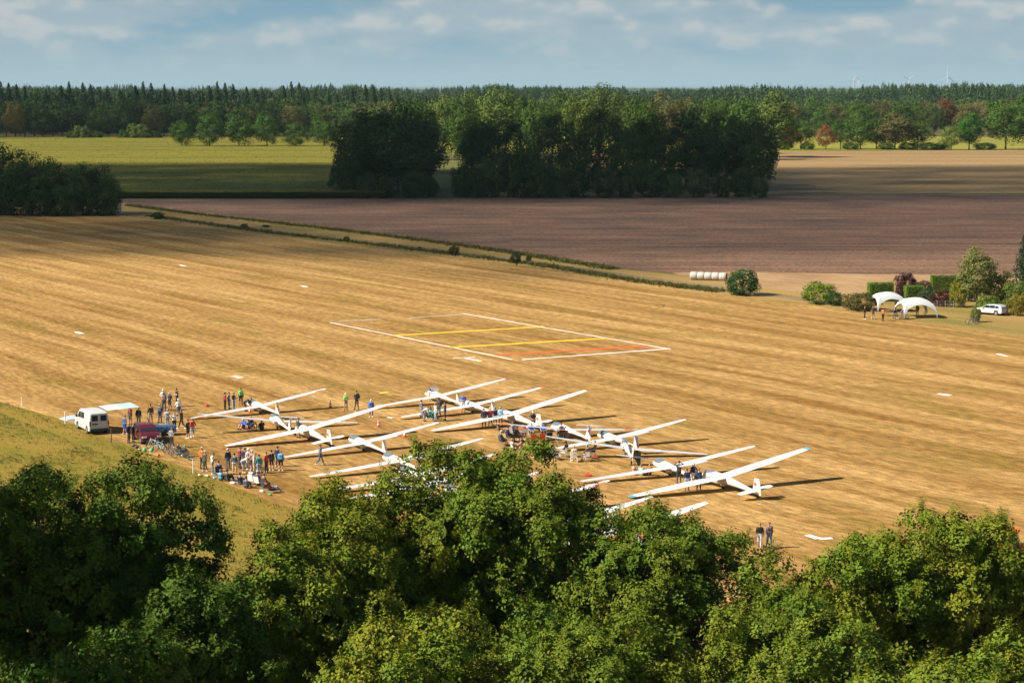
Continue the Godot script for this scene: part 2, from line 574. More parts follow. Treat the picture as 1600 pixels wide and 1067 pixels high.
# standing maize on the left: a rough-topped stand two metres tall with its front rows as single plants
func make_crop() -> void:
	rng.seed = 404
	var front := Vector3(-43.58, 0, -581.72).z
	var m := grassy("maize_top", 83, Vector2(420, 700), Color(0.265, 0.225, 0.034), Color(0.195, 0.185, 0.027), Color(0.115, 0.14, 0.021), 0.14, 2.2, mats["meadow"].detail_albedo, 512, 1024)
	var mb := MB.new()
	var nx := 60
	var nz := 90
	var f := fbm_noise(84, 0.05, 3)
	var x0 := -430.0
	var x1 := 6.0
	var grid := []
	for j in nz + 1:
		var row := PackedVector3Array()
		for i in nx + 1:
			var t := float(j) / nz
			var z := front - 0.6 - 672.0 * t * (0.35 + 0.65 * t)
			var x := lerpf(x0, lerpf(-36.0, -62.0, t), float(i) / nx)
			row.append(Vector3(x, 1.75 + f.get_noise_2d(x * 3.0, z * 3.0) * 0.25, z))
		grid.append(row)
	mb.loft(grid, false, false)
	for p in mb.v:
		mb.uv.append(Vector2(p.x / 420.0, p.z / 700.0))
		mb.uv2.append(Vector2(p.x / 40.0, p.z / 25.0))
	struct("crop_field", mb.done(), m)
	# single plants
	var pl := MB.new()
	pl.with_color = true
	pl.col = Color(0.10, 0.13, 0.025)
	pl.tube([Vector3.ZERO, Vector3(0, 2.0, 0)], [0.02, 0.012], 3)
	for k in 9:
		var a := k * 2.4
		var y := 0.35 + 0.17 * k
		var o := Vector3(cos(a), 0, sin(a))
		var s := Vector3(-o.z, 0, o.x) * 0.05
		pl.col = Color(0.07, 0.115, 0.02) if k % 2 else Color(0.11, 0.15, 0.03)
		var p0 := Vector3(0, y, 0)
		var p1 := o * 0.32 + Vector3(0, y + 0.28, 0)
		var p2 := o * 0.68 + Vector3(0, y + 0.02, 0)
		pl.quad(p0 - s, p0 + s, p1 + s, p1 - s, Vector3.UP)
		pl.tri(p1 - s, p1 + s, p2, Vector3.UP)
	pl.col = Color(0.33, 0.25, 0.06)
	for k in 4:
		var o := Vector3(cos(k * 1.6), 0, sin(k * 1.6)) * 0.16
		pl.tri(Vector3(0.02, 1.9, 0), Vector3(-0.02, 1.9, 0.02), o + Vector3(0, 2.25, 0))
	var vm := leaf_mat("maize_leaf", 0.6)
	var xf := []
	for row in 5:
		var x := -260.0
		while x < -36.0:
			xf.append(Transform3D(Basis(Vector3.UP, rng.randf() * TAU).scaled(Vector3.ONE * rng.randf_range(0.82, 1.08)), Vector3(x, 0, front - row * 0.75 + rng.randf_range(-0.15, 0.15))))
			x += rng.randf_range(0.35, 0.6)
	for k in 14000:
		var t := pow(rng.randf(), 1.5)
		var z := front - 4.0 - 640.0 * t
		xf.append(Transform3D(Basis(Vector3.UP, rng.randf() * TAU).scaled(Vector3(1.3, 1.0, 1.3) * rng.randf_range(0.85, 1.05)), Vector3(rng.randf_range(-320.0, lerpf(-38.0, -64.0, t)), 0, z)))
	tag(scatter(self, "maize_plants", pl.done(), vm, xf), "tall standing maize with yellow tassels beyond the ploughed field", "maize", "", "stuff")


func leaf_mat(key: String, back := 0.5) -> StandardMaterial3D:
	if not mats.has(key):
		var m := StandardMaterial3D.new()
		m.vertex_color_use_as_albedo = true
		m.roughness = 0.48
		m.metallic_specular = 0.18
		m.backlight_enabled = true
		m.backlight = Color(back * 0.9, back, back * 0.35)
		m.cull_mode = BaseMaterial3D.CULL_DISABLED
		mats[key] = m
	return mats[key]


# ---------------------------------------------------------------- trees and shrubs
func spray_mesh(seed_value: int, leaves: int) -> ArrayMesh:
	# a leafy twig: lobed oak leaves set round a short stem that points up
	var r := RandomNumberGenerator.new()
	r.seed = seed_value
	var mb := MB.new()
	mb.with_color = true
	mb.col = Color(0.9, 0.55, 0.5)
	mb.tube([Vector3(0, -0.12, 0), Vector3(0.02, 0.2, 0.01), Vector3(0.0, 0.42, -0.02)], [0.008, 0.006, 0.003], 3)
	for k in leaves:
		var y := r.randf_range(0.02, 0.44)
		var a := k * 2.4 + r.randf_range(-0.4, 0.4)
		var o := Vector3(cos(a), r.randf_range(-0.1, 0.75), sin(a)).normalized()
		var root := Vector3(0, y, 0) + o * r.randf_range(0.02, 0.16)
		var long := r.randf_range(0.13, 0.20)
		var side := o.cross(Vector3.UP).normalized().rotated(o, r.randf_range(-0.7, 0.7)) * long * 0.36
		var fold := side.cross(o).normalized() * long * 0.12
		var tip := root + o * long + Vector3(0, -0.02, 0)
		var p1 := root + o * long * 0.42
		var p2 := root + o * long * 0.62
		var t := r.randf_range(0.75, 1.2)
		mb.col = Color(t * r.randf_range(0.85, 1.2), t, t * r.randf_range(0.8, 1.1))
		mb.tri(root, p1 + side + fold, p2)
		mb.tri(p2, p1 + side + fold, tip)
		mb.tri(root, p2, p1 - side + fold)
		mb.tri(p2, tip, p1 - side + fold)
	return mb.done()


# a broad oak near the camera: trunk, limbs, and a crown of leafy twigs gathered in clumps at the branch ends
func big_tree(at: Vector3, high: float, radius: float, seed_value: int, tint: Color, label: String, clumps := 64, per := 52, low := 0.22) -> void:
	var r := RandomNumberGenerator.new()
	r.seed = seed_value
	var f := fbm_noise(seed_value, 0.35, 2)
	var root := thing("oak_tree", label, "tree", at, 0.0, "trees along the near edge of the airfield")
	var wood := MB.new()
	var top := Vector3(r.randf_range(-0.6, 0.6), high * 0.72, r.randf_range(-0.6, 0.6))
	var trunk_r := 0.020 * high + 0.06
	wood.tube([Vector3(0, -0.1, 0), Vector3(0.05, high * 0.05, 0), top * 0.4 + Vector3(0.15, 0, 0.1), top * 0.7, top], [trunk_r * 1.5, trunk_r, trunk_r * 0.8, trunk_r * 0.5, trunk_r * 0.14], 9)
	part(root, "trunk", wood.done(), mat("bark", lin(0.10, 0.075, 0.055), 0.95))
	var mid := Vector3(0, high * (0.5 + low * 0.5), 0)
	var ry := high * (0.5 - low * 0.5)
	var limbs := MB.new()
	var xf := []
	var cols := []
	var spots := []
	for k in clumps:
		var u := 1.0 - 2.0 * (k + 0.5) / clumps
		var a := k * 2.39996 + r.randf_range(-0.35, 0.35)
		var d := Vector3(sqrt(1.0 - u * u) * cos(a), u, sqrt(1.0 - u * u) * sin(a))
		var depth := 1.0 if k % 4 else 0.55
		var lump := 0.84 + 0.42 * f.get_noise_3d(d.x * 4.0, d.y * 4.0, d.z * 4.0) + r.randf_range(-0.08, 0.14)
		var p := mid + Vector3(d.x * radius, d.y * ry, d.z * radius) * lump * depth * 0.88
		spots.append([p, d, r.randf_range(0.5, 1.15) * (0.75 + radius * 0.055)])
	# limbs reach into the clumps
	for k in 9:
		var h := lerpf(0.30, 0.62, k / 9.0)
		var start := top * (h / 0.72) + Vector3(0.05, 0, 0.05)
		var goal: Vector3 = spots[(k * 7 + 3) % clumps][0]
		var bend := start.lerp(goal, 0.5) + Vector3(0, -0.4, 0)
		limbs.tube([start, bend, goal], [trunk_r * 0.42, trunk_r * 0.26, 0.03], 6)
		for q in 5:
			var s: Array = spots[(k * 7 + 3 + q * 5 + r.randi() % 3) % clumps]
			if s[0].distance_to(bend) < radius * 1.1:
				limbs.tube([bend, bend.lerp(s[0], 0.5) + Vector3(0, 0.25, 0), s[0] + s[1] * 0.3], [trunk_r * 0.17, 0.04, 0.015], 4)
	part(root, "limbs", limbs.done(), mat("bark", lin(0.10, 0.075, 0.055), 0.95))
	for s in spots:
		var hue := r.randf_range(-0.5, 1.0)
		for q in per:
			var w := Vector3(r.randfn(), r.randfn(), r.randfn()).normalized()
			var out: Vector3 = (w + s[1] * 0.35 + Vector3(0, 0.22, 0)).normalized()
			var rad: float = s[2] * (0.45 + 0.62 * sqrt(r.randf()))
			var p: Vector3 = s[0] + Vector3(out.x, out.y * 0.72, out.z) * rad
			if p.y < high * low * 0.75:
				continue
			var up := (out + Vector3(0, 0.35, 0) + Vector3(r.randfn(), r.randfn(), r.randfn()) * 0.35).normalized()
			var side := up.cross(Vector3(0.31, 0.2, 0.9)).normalized()
			xf.append(Transform3D(Basis(side, up, side.cross(up)) * Basis(Vector3.UP, r.randf() * TAU) * Basis.from_scale(Vector3.ONE * r.randf_range(0.8, 1.35)), p))
			var t := r.randf_range(0.75, 1.2) + hue * 0.12
			cols.append(Color(tint.r * t * (1.0 + hue * 0.25), tint.g * t, tint.b * t))
		# a few long shoots break the outline
		for q in 3:
			var up: Vector3 = (s[1] + Vector3(r.randfn() * 0.4, 0.6, r.randfn() * 0.4)).normalized()
			var side := up.cross(Vector3(0.31, 0.2, 0.9)).normalized()
			for j in 3:
				xf.append(Transform3D(Basis(side, up, side.cross(up)) * Basis(Vector3.UP, r.randf() * TAU) * Basis.from_scale(Vector3.ONE * (0.9 - j * 0.2)), s[0] + up * (s[2] * 0.95 + j * 0.28)))
				cols.append(Color(tint.r * 1.25, tint.g * 1.1, tint.b))
	var k0 := xf.size() / 2
	scatter(root, "crown", mesh_of("spray_a", func(): return spray_mesh(3, 17)), leaf_mat("oak_leaf", 0.5), xf.slice(0, k0), cols.slice(0, k0)).set_meta("kind", "stuff")
	scatter(root, "crown", mesh_of("spray_b", func(): return spray_mesh(8, 15)), leaf_mat("oak_leaf", 0.5), xf.slice(k0), cols.slice(k0)).set_meta("kind", "stuff")


func mesh_of(key: String, make: Callable) -> Mesh:
	if not meshes.has(key):
		meshes[key] = make.call()
	return meshes[key]


# crowns for trees seen from afar, one metre tall from the ground; the leaves are small bent faces gathered in clumps
func leaf_face(mb: MB, r: RandomNumberGenerator, p: Vector3, out: Vector3, s: float, drop := 0.0) -> void:
	var up := (out + Vector3(r.randfn(), r.randfn(), r.randfn()) * 0.36).normalized()
	var x := up.cross(Vector3(0.2, 0.9, 0.4)).normalized().rotated(up, r.randf() * TAU)
	var y := x.cross(up)
	var a := x * s * r.randf_range(0.35, 0.6)
	var b := y * s * r.randf_range(0.35, 0.6)
	var t := r.randf_range(0.72, 1.25)
	mb.col = Color(t * r.randf_range(0.92, 1.1), t, t * r.randf_range(0.85, 1.1))
	mb.tri(p - a - Vector3(0, drop, 0), p + b, p + a * 0.2 + up * s * 0.12, up)
	mb.tri(p + b * 0.6 - a * 0.3, p + a, p - b + up * s * 0.05, up)


func broad_crown(seed_value: int, faces: int, wide: float, low: float, lumps: int, size: float) -> ArrayMesh:
	var r := RandomNumberGenerator.new()
	r.seed = seed_value
	var mb := MB.new()
	mb.with_color = true
	var mid := Vector3(0, (1.0 + low) * 0.5, 0)
	var ry := (1.0 - low) * 0.5
	var spots := []
	for k in lumps:
		var u := 1.0 - 2.0 * (k + 0.5) / lumps
		var a := k * 2.39996 + r.randf_range(-0.4, 0.4)
		var q := sqrt(1.0 - u * u)
		var d := Vector3(q * cos(a), u, q * sin(a))
		# fuller below the middle, narrower at the top
		var w := wide * (1.0 - 0.25 * maxf(u, 0.0))
		var t := r.randf_range(0.50, 0.88)
		spots.append([mid + Vector3(d.x * w, d.y * ry * 1.02, d.z * w) * t, d, r.randf_range(0.14, 0.26) * (0.6 + wide)])
	for k in faces:
		var s: Array = spots[r.randi() % lumps]
		var w := Vector3(r.randfn(), r.randfn(), r.randfn()).normalized()
		var out: Vector3 = (w + s[1] * 0.5 + Vector3(0, 0.2, 0)).normalized()
		leaf_face(mb, r, s[0] + out * s[2] * sqrt(r.randf()) * Vector3(1, 0.85, 1), out, size)
	return mb.done()


func spruce_crown(seed_value: int, faces: int, wide: float, low: float, size: float) -> ArrayMesh:
	var r := RandomNumberGenerator.new()
	r.seed = seed_value
	var mb := MB.new()
	mb.with_color = true
	var tiers := 15
	for k in faces:
		var along := pow(r.randf(), 0.7)       # 0 at the top
		var tier := int(along * tiers)
		var t := along
		var y := 1.0 - t * (1.0 - low)
		var a := r.randf() * TAU
		var limb := int(a * 2.2)
		var reach := wide * (0.02 + 0.98 * pow(t, 0.62)) * (0.8 + 0.35 * fmod(limb * 0.37 + tier * 0.61, 1.0)) * sqrt(r.randf())
		var p := Vector3(cos(a) * reach, y - reach * 0.42 + r.randf_range(-0.008, 0.012), sin(a) * reach)
		leaf_face(mb, r, p, Vector3(cos(a), 0.8, sin(a)).normalized(), size, size * 0.5)
	return mb.done()


func pine_crown(seed_value: int, faces: int, wide: float, low: float, size: float) -> ArrayMesh:
	return broad_crown(seed_value, faces, wide, low, 16, size)


func bole(low: float, top: float, thick: float, seed_value: int) -> ArrayMesh:
	var r := RandomNumberGenerator.new()
	r.seed = seed_value
	var mb := MB.new()
	mb.tube([Vector3(0, -0.01, 0), Vector3(0, low * 0.5, 0), Vector3(r.randf_range(-0.02, 0.02), top * 0.6, 0), Vector3(0, top, 0)], [thick * 1.3, thick, thick * 0.7, thick * 0.15], 7)
	for k in 6:
		var a := k * 1.9 + r.randf()
		var y := lerpf(low, top * 0.75, k / 6.0)
		var o := Vector3(cos(a), 0.7, sin(a))
		mb.tube([Vector3(0, y, 0), Vector3(0, y, 0) + o * 0.1, Vector3(0, y, 0) + o * 0.2 + Vector3(0, 0.02, 0)], [thick * 0.4, thick * 0.25, thick * 0.06], 4)
	return mb.done()


const KINDS := {
	"oak": [0.36, 0.16], "lime": [0.30, 0.13], "wide": [0.44, 0.12], "tall": [0.24, 0.14], "round": [0.40, 0.10],
	"spruce": [0.21, 0.10], "spruce_b": [0.24, 0.06], "pine": [0.24, 0.45], "bush": [0.62, -0.10], "poplar": [0.20, 0.12],
}


func crown_of(kind: String, fine := true) -> Mesh:
	var w: float = KINDS[kind][0]
	var low: float = KINDS[kind][1]
	var key := "crown_%s_%s" % [kind, fine]
	return mesh_of(key, func():
		var sd := hash(kind) % 1000
		if kind.begins_with("spruce"):
			return spruce_crown(sd, 2600 if fine else 420, w, low, 0.034 if fine else 0.075)
		if kind == "pine":
			return pine_crown(sd, 2000 if fine else 300, w, low, 0.035 if fine else 0.085)
		return broad_crown(sd, 4600 if fine else 460, w, low, 20 if kind != "bush" else 24, (0.036 if kind != "bush" else 0.062) if fine else 0.085))


func far_tree(called: String, kind: String, at: Vector3, high: float, wide: float, tint: Color, label: String, group: String, turn := 0.0) -> void:
	var w: float = KINDS[kind][0]
	var root := thing(called, label, "bush" if kind == "bush" else "tree", at, turn, group)
	var sc := Vector3(wide * 0.5 / w, high, wide * 0.5 / w)
	var key := "leaf_%.3f_%.3f_%.3f" % [tint.r, tint.g, tint.b]
	if not mats.has(key):
		var m: StandardMaterial3D = leaf_mat("far_leaf", 0.22).duplicate()
		m.albedo_color = lin(tint.r, tint.g, tint.b)
		m.roughness = 0.65
		mats[key] = m
	var t := part(root, "trunk" if kind != "bush" else "stems", mesh_of("bole_" + kind, func(): return bole(maxf(KINDS[kind][1], 0.05), 0.85 if kind != "bush" else 0.5, 0.018, hash(kind) % 99)), mat("bark", lin(0.10, 0.075, 0.055), 0.95))
	t.scale = Vector3(high, high, high)
	var c := part(root, "crown", crown_of(kind), mats[key])
	c.scale = sc


func forest(called: String, kind: String, spots: Array, tints: Array, label: String) -> void:
	var xf := []
	var cols := []
	for s in spots:
		var w: float = KINDS[kind][0]
		xf.append(Transform3D(Basis(Vector3.UP, rng.randf() * TAU) * Basis.from_scale(Vector3(s.w * 0.5 / w, s.h, s.w * 0.5 / w)), s.p))
		var t: Color = tints[rng.randi() % tints.size()]
		var k := rng.randf_range(0.75, 1.2)
		cols.append(Color(t.r * k, t.g * k, t.b * k))
	var o := scatter(self, called, crown_of(kind, false), leaf_mat("far_leaf", 0.22), xf, cols)
	tag(o, label, "forest", "", "stuff")


# clipped hedges: a block of small leaves over a woody core
func hedge(at: Vector3, size: Vector3, turn: float, tint: Color, label: String) -> void:
	var r := RandomNumberGenerator.new()
	r.seed = int(absf(at.x) * 100.0) + 5
	var root := thing("hedge", label, "hedge", at, turn, "clipped garden hedges")
	var core := MB.new()
	core.box(Vector3(0, size.y * 0.48, 0), size * 0.9)
	part(root, "branches", core.done(), mat("hedge_core", lin(0.10, 0.075, 0.045), 1.0))
	var mb := MB.new()
	mb.with_color = true
	var area := 2.0 * (size.x * size.y + size.x * size.z + size.y * size.z)
	for k in int(area * 110.0):
		var q := Vector3(r.randf_range(-0.5, 0.5), r.randf_range(0.0, 1.0), r.randf_range(-0.5, 0.5))
		var n := Vector3.ZERO
		match r.randi() % 5:
			0: q.x = 0.5; n = Vector3.RIGHT
			1: q.x = -0.5; n = Vector3.LEFT
			2: q.z = 0.5; n = Vector3.BACK
			3: q.z = -0.5; n = Vector3.FORWARD
			4: q.y = 1.0; n = Vector3.UP
		leaf_face(mb, r, q * size + n * r.randf_range(-0.08, 0.06), (n + Vector3(0, 0.3, 0)).normalized(), 0.16)
	var m: StandardMaterial3D = leaf_mat("far_leaf", 0.22).duplicate()
	m.albedo_color = lin(tint.r, tint.g, tint.b)
	part(root, "foliage", mb.done(), m)


func tuft_mesh(seed_value: int, blades: int, high: float, wide: float) -> ArrayMesh:
	var r := RandomNumberGenerator.new()
	r.seed = seed_value
	var mb := MB.new()
	mb.with_color = true
	for k in blades:
		var a := r.randf() * TAU
		var o := Vector3(cos(a), 0, sin(a))
		var b := o * r.randf() * wide
		var s := Vector3(-o.z, 0, o.x) * 0.02
		var t := r.randf_range(0.75, 1.2)
		mb.col = Color(t, t, t)
		mb.tri(b - s, b + s, b + o * r.randf_range(0.02, 0.18) + Vector3(0, high * r.randf_range(0.6, 1.1), 0))
	return mb.done()


func make_grass() -> void:
	rng.seed = 900
	var f := fbm_noise(77, 0.05, 3)
	var xf := []
	var cols := []
	# meadow tufts, kept to the near-left side of the boundary
	var a := Vector3(-51, 0, -201.71)
	for k in 26000:
		var along := rng.randf_range(-6.0, 105.0)
		var off := rng.randf_range(0.2, 1.0)
		off = 62.0 * off * off
		var p := a + RUN * along - ACROSS * off
		if p.z > -104.0 or p.x < p.z * 0.27:
			continue
		var d := f.get_noise_2d(p.x * 2.0, p.z * 2.0)
		if d + rng.randf_range(-0.5, 0.5) < -0.1:
			continue
		xf.append(Transform3D(Basis(Vector3.UP, rng.randf() * TAU).scaled(Vector3.ONE * rng.randf_range(0.6, 1.3)), p))
		var t := clampf(0.5 + d, 0.0, 1.0)
		cols.append(Color(0.32, 0.24, 0.066).lerp(Color(0.20, 0.205, 0.04), t))
	var m := leaf_mat("grass_blade", 0.5)
	tag(scatter(self, "meadow_grass", mesh_of("tuft", func(): return tuft_mesh(4, 9, 0.16, 0.14)), m, xf, cols), "rough greenish meadow grass in tufts by the oaks", "grass", "", "stuff")
	xf = []
	cols = []
	for k in 1500:
		var along := rng.randf_range(-30.0, 95.0)
		var p := a + RUN * along - ACROSS * absf(rng.randfn(0.0, 0.9)) + ACROSS * 0.3
		xf.append(Transform3D(Basis(Vector3.UP, rng.randf() * TAU).scaled(Vector3.ONE * rng.randf_range(0.25, 0.7)), p))
		cols.append(Color(0.36, 0.21, 0.075).lerp(Color(0.40, 0.28, 0.10), rng.randf()))
	tag(scatter(self, "fringe_grass", mesh_of("tall_tuft", func(): return tuft_mesh(6, 10, 0.30, 0.2)), m, xf, cols), "strip of taller brown grass along the edge of the mown field", "grass", "", "stuff")
	# weeds on the verge beyond the airfield
	xf = []
	cols = []
	var line := [Vector3(-89.47, 0, -502.28), Vector3(-56.03, 0, -447.81), Vector3(-25.4, 0, -405.58), Vector3(4.53, 0, -361.08), Vector3(20.69, -0, -329.66), Vector3(32.41, 0, -312.88)]
	var line2 := [Vector3(-102.41, 0, -546.53), Vector3(-79.68, 0, -510.02), Vector3(-42.99, 0, -458.17), Vector3(-15.62, 0, -415.82), Vector3(4.75, 0, -379.12), Vector3(17.66, 0, -352.05)]
	for ln in [line, line2]:
		for k in 4200:
			var i: int = rng.randi() % (ln.size() - 1)
			var p: Vector3 = ln[i].lerp(ln[i + 1], rng.randf()) + ACROSS * rng.randfn(0.0, 0.9)
			xf.append(Transform3D(Basis(Vector3.UP, rng.randf() * TAU).scaled(Vector3.ONE * rng.randf_range(0.8, 2.2)), p))
			cols.append(Color(0.20, 0.16, 0.05).lerp(Color(0.07, 0.10, 0.025), rng.randf()))
	tag(scatter(self, "verge_weeds", meshes["tall_tuft"], m, xf, cols), "dark weeds and grass on the verges beside the sandy track", "weeds", "", "stuff")


# ---------------------------------------------------------------- gliders
func foil(at: Vector3, chord: float, thick: float, from := 0.0, to := 1.0) -> PackedVector3Array:
	# ring of a wing section: x across, nose of the section towards -z; quarter chord at `at`
	var up := []
	var dn := []
	for k in 8:
		var t := lerpf(from, to, pow(k / 7.0, 1.5))
		var y := 2.6 * (0.2969 * sqrt(t) - 0.126 * t - 0.3516 * t * t + 0.2843 * t * t * t - 0.1015 * t * t * t * t) * thick
		up.append(at + Vector3(0, y * 1.25 + 0.003, (t - 0.3) * chord))
		dn.append(at + Vector3(0, -y * 0.65 - 0.003, (t - 0.3) * chord))
	dn.reverse()
	return PackedVector3Array(up + dn)


func wing_part(side: float, g: Dictionary, f0: float, f1: float, from := 0.0, to := 1.0, grow := 0.0) -> ArrayMesh:
	var mb := MB.new()
	var rings := []
	for k in 7:
		var f := lerpf(f0, f1, k / 6.0)
		var c := lerpf(g.root, g.mid, f / 0.55) if f < 0.55 else lerpf(g.mid, g.tip, (f - 0.55) / 0.45)
		var th := c * lerpf(0.15, 0.11, f)
		if f > 0.97:
			th *= 0.55
			c *= 0.9 if g.low else 0.82
		var r := foil(Vector3(side * (g.half * f + 0.12 * (1.0 - f)), g.wy + g.half * f * g.dih, g.sweep * f), c, th + grow, from, to)
		rings.append(r)
	mb.loft(rings)
	return mb.done()


func flat_surface(points: Array, thick: float) -> ArrayMesh:
	# a fin or tail surface from [[le, te] ...] pairs, lens-shaped in section
	var mb := MB.new()
	var rings := []
	var a0: Vector3 = points[0][0]
	var side: Vector3 = (points[-1][0] - a0).cross(points[0][1] - a0).normalized()
	for k in points.size():
		var le: Vector3 = points[k][0]
		var te: Vector3 = points[k][1]
		var t := thick * (1.0 if k < points.size() - 1 else 0.5)
		rings.append(PackedVector3Array([le, le.lerp(te, 0.12) + side * t * 0.8, le.lerp(te, 0.35) + side * t, te + side * 0.008, te - side * 0.008, le.lerp(te, 0.35) - side * t, le.lerp(te, 0.12) - side * t * 0.8]))
	mb.loft(rings)
	return mb.done()


func body_rings(rows: Array, sides := 14, boxy := 1.0) -> Array:
	var rings := []
	for s in rows:
		var r := PackedVector3Array()
		for k in sides:
			var a := TAU * k / sides
			var cx := signf(cos(a)) * pow(absf(cos(a)), boxy)
			var sy := signf(sin(a)) * pow(absf(sin(a)), boxy)
			r.append(Vector3(cx * s[2], s[1] + sy * s[3], s[0]))
		rings.append(r)
	return rings


func glider(o: Dictionary) -> void:
	var low: bool = o.kind == "low"
	var white := mat("gelcoat", lin(0.64, 0.64, 0.63), 0.28)
	white.clearcoat_enabled = true
	white.clearcoat = 0.4
	var cloth := mat("doped_fabric", lin(0.62, 0.61, 0.58), 0.5)
	var skin: Material = cloth if low else white
	var g := {"half": o.span * 0.5, "root": 1.42 if low else 1.08, "mid": 1.32 if low else 0.98, "tip": 0.74 if low else 0.54, "wy": 1.05 if low else 0.74, "dih": 0.038, "sweep": -0.12 if low else 0.05, "low": low}
	var root := thing("glider", o.label, "glider", Vector3.ZERO, 0.0, "gliders lined up on the dry airfield")
	var bs := Basis(Vector3.UP, o.yaw) * Basis(Vector3.BACK, o.bank)
	root.transform = Transform3D(bs, o.mid - bs * Vector3(0, g.wy + g.half * g.dih, 0) * Vector3(1, 0, 1))
	root.position.y = 0.0
	var key := o.kind as String
	# fuselage
	var rows_low := [[-2.9, 0.62, 0.02, 0.03], [-2.75, 0.62, 0.15, 0.17], [-2.3, 0.66, 0.25, 0.34], [-1.6, 0.72, 0.30, 0.45], [-0.8, 0.76, 0.31, 0.48], [0.2, 0.78, 0.30, 0.42], [1.0, 0.80, 0.26, 0.33], [2.2, 0.72, 0.19, 0.24], [3.6, 0.59, 0.11, 0.17], [4.7, 0.50, 0.05, 0.14], [5.0, 0.48, 0.03, 0.10]]
	var rows_t := [[-2.75, 0.60, 0.02, 0.02], [-2.6, 0.60, 0.13, 0.13], [-2.2, 0.62, 0.23, 0.27], [-1.5, 0.66, 0.29, 0.38], [-0.7, 0.69, 0.30, 0.41], [0.1, 0.70, 0.28, 0.37], [0.8, 0.72, 0.20, 0.26], [1.5, 0.70, 0.14, 0.18], [2.8, 0.62, 0.10, 0.13], [4.0, 0.55, 0.075, 0.10], [4.35, 0.54, 0.03, 0.06]]
	part(root, "fuselage", mesh_of("fuselage_" + key, func():
		var mb := MB.new()
		mb.loft(body_rings(rows_low if low else rows_t, 14, 0.8 if low else 1.0))
		return mb.done()), skin)
	# canopy over a dark cockpit
	var cz := [[-2.35, 0.10], [-2.1, 0.22], [-1.6, 0.27], [-1.1, 0.27], [-0.7, 0.2], [-0.5, 0.08]]
	var lift := 0.96 if low else 0.88
	for which in ["cockpit", "canopy"]:
		var dark: bool = which == "cockpit"
		part(root, which, mesh_of(which + key, func():
			var mb := MB.new()
			var rows := []
			for s in cz:
				var k := 0.9 if dark else 1.0
				rows.append([s[0] * (0.99 if dark else 1.0), lift, s[1] * k, s[1] * 1.15 * k])
			mb.loft(body_rings(rows, 12))
			return mb.done()), mat("cockpit_dark", lin(0.05, 0.055, 0.06), 0.7) if dark else canopy_glass())
	if o.get("open", false):
		part(root, "raised_canopy", mesh_of("raised" + key, func():
			var mb := MB.new()
			var rings := []
			for s in cz:
				var r := PackedVector3Array()
				for k in 9:
					var a := PI * k / 8.0
					r.append(Vector3(0.3 + sin(a) * s[1] * 1.2, lift + 0.35 + cos(a) * s[1] * 1.3, s[0]))
				rings.append(r)
			mb.loft(rings, false, false)
			return mb.done()), canopy_glass())
	# wings with ailerons
	for side in [-1.0, 1.0]:
		var nm := "wing"
		var tip_col = o.get("tips", null)
		var f1 := 0.955 if tip_col != null else 1.0
		var wk := "%s_%.1f_%s_%s" % [key, o.span, side, f1]
		var w := part(root, nm, mesh_of("wing_" + wk, func(): return wing_part(side, g, 0.0, f1)), skin)
		part(w, "aileron", mesh_of("aileron_" + wk, func(): return wing_part(side, g, 0.56, 0.94, 0.80, 1.0, 0.012)), skin)
		part(w, "airbrake", mesh_of("brake_" + wk, func(): return wing_part(side, g, 0.30, 0.40, 0.45, 0.52, 0.008)), mat("brake_cap", lin(0.62, 0.62, 0.60), 0.5))
		if tip_col != null:
			part(w, "wing_tip", mesh_of("tip_" + wk, func(): return wing_part(side, g, 0.958, 1.0)), tint_mat(tip_col))
		var band = o.get("bands", null)
		if band != null:
			part(w, "warning_band", mesh_of("band_%s_%s" % [wk, band[1]], func(): return wing_part(side, g, band[1], band[2], band[3], band[4], 0.016)), tint_mat(band[0]))
	var before_tail := root.get_child_count()
	# tail
	if low:
		part(root, "fin", mesh_of("fin_low", func(): return flat_surface([[Vector3(0, 0.75, 4.1), Vector3(0, 0.72, 4.72)], [Vector3(0, 1.4, 4.38), Vector3(0, 1.4, 4.78)], [Vector3(0, 1.95, 4.62), Vector3(0, 1.95, 4.86)]], 0.05)), skin)
		part(root, "rudder", mesh_of("rudder_low", func(): return flat_surface([[Vector3(0, 0.62, 4.75), Vector3(0, 0.66, 5.25)], [Vector3(0, 1.4, 4.80), Vector3(0, 1.4, 5.32)], [Vector3(0, 1.98, 4.88), Vector3(0, 1.98, 5.25)]], 0.04)), skin)
		for side in [-1.0, 1.0]:
			var t := part(root, "tailplane", mesh_of("tailplane_low%s" % side, func(): return flat_surface([[Vector3(side * 0.04, 0.98, 4.05), Vector3(side * 0.04, 0.98, 4.62)], [Vector3(side * 1.1, 1.0, 4.15), Vector3(side * 1.1, 1.0, 4.62)], [Vector3(side * 1.5, 1.0, 4.26), Vector3(side * 1.5, 1.0, 4.62)]], 0.045)), skin)
			part(t, "elevator", mesh_of("elevator_low%s" % side, func(): return flat_surface([[Vector3(side * 0.10, 0.98, 4.64), Vector3(side * 0.14, 0.98, 4.98)], [Vector3(side * 1.1, 1.0, 4.64), Vector3(side * 1.1, 1.0, 4.96)], [Vector3(side * 1.5, 1.0, 4.64), Vector3(side * 1.46, 1.0, 4.86)]], 0.03)), skin)
	else:
		part(root, "fin", mesh_of("fin_t", func(): return flat_surface([[Vector3(0, 0.78, 3.5), Vector3(0, 0.78, 4.08)], [Vector3(0, 1.95, 3.95), Vector3(0, 1.95, 4.22)]], 0.055)), skin)
		part(root, "rudder", mesh_of("rudder_t", func(): return flat_surface([[Vector3(0, 0.74, 4.11), Vector3(0, 0.72, 4.48)], [Vector3(0, 1.95, 4.24), Vector3(0, 1.95, 4.52)]], 0.04)), skin)
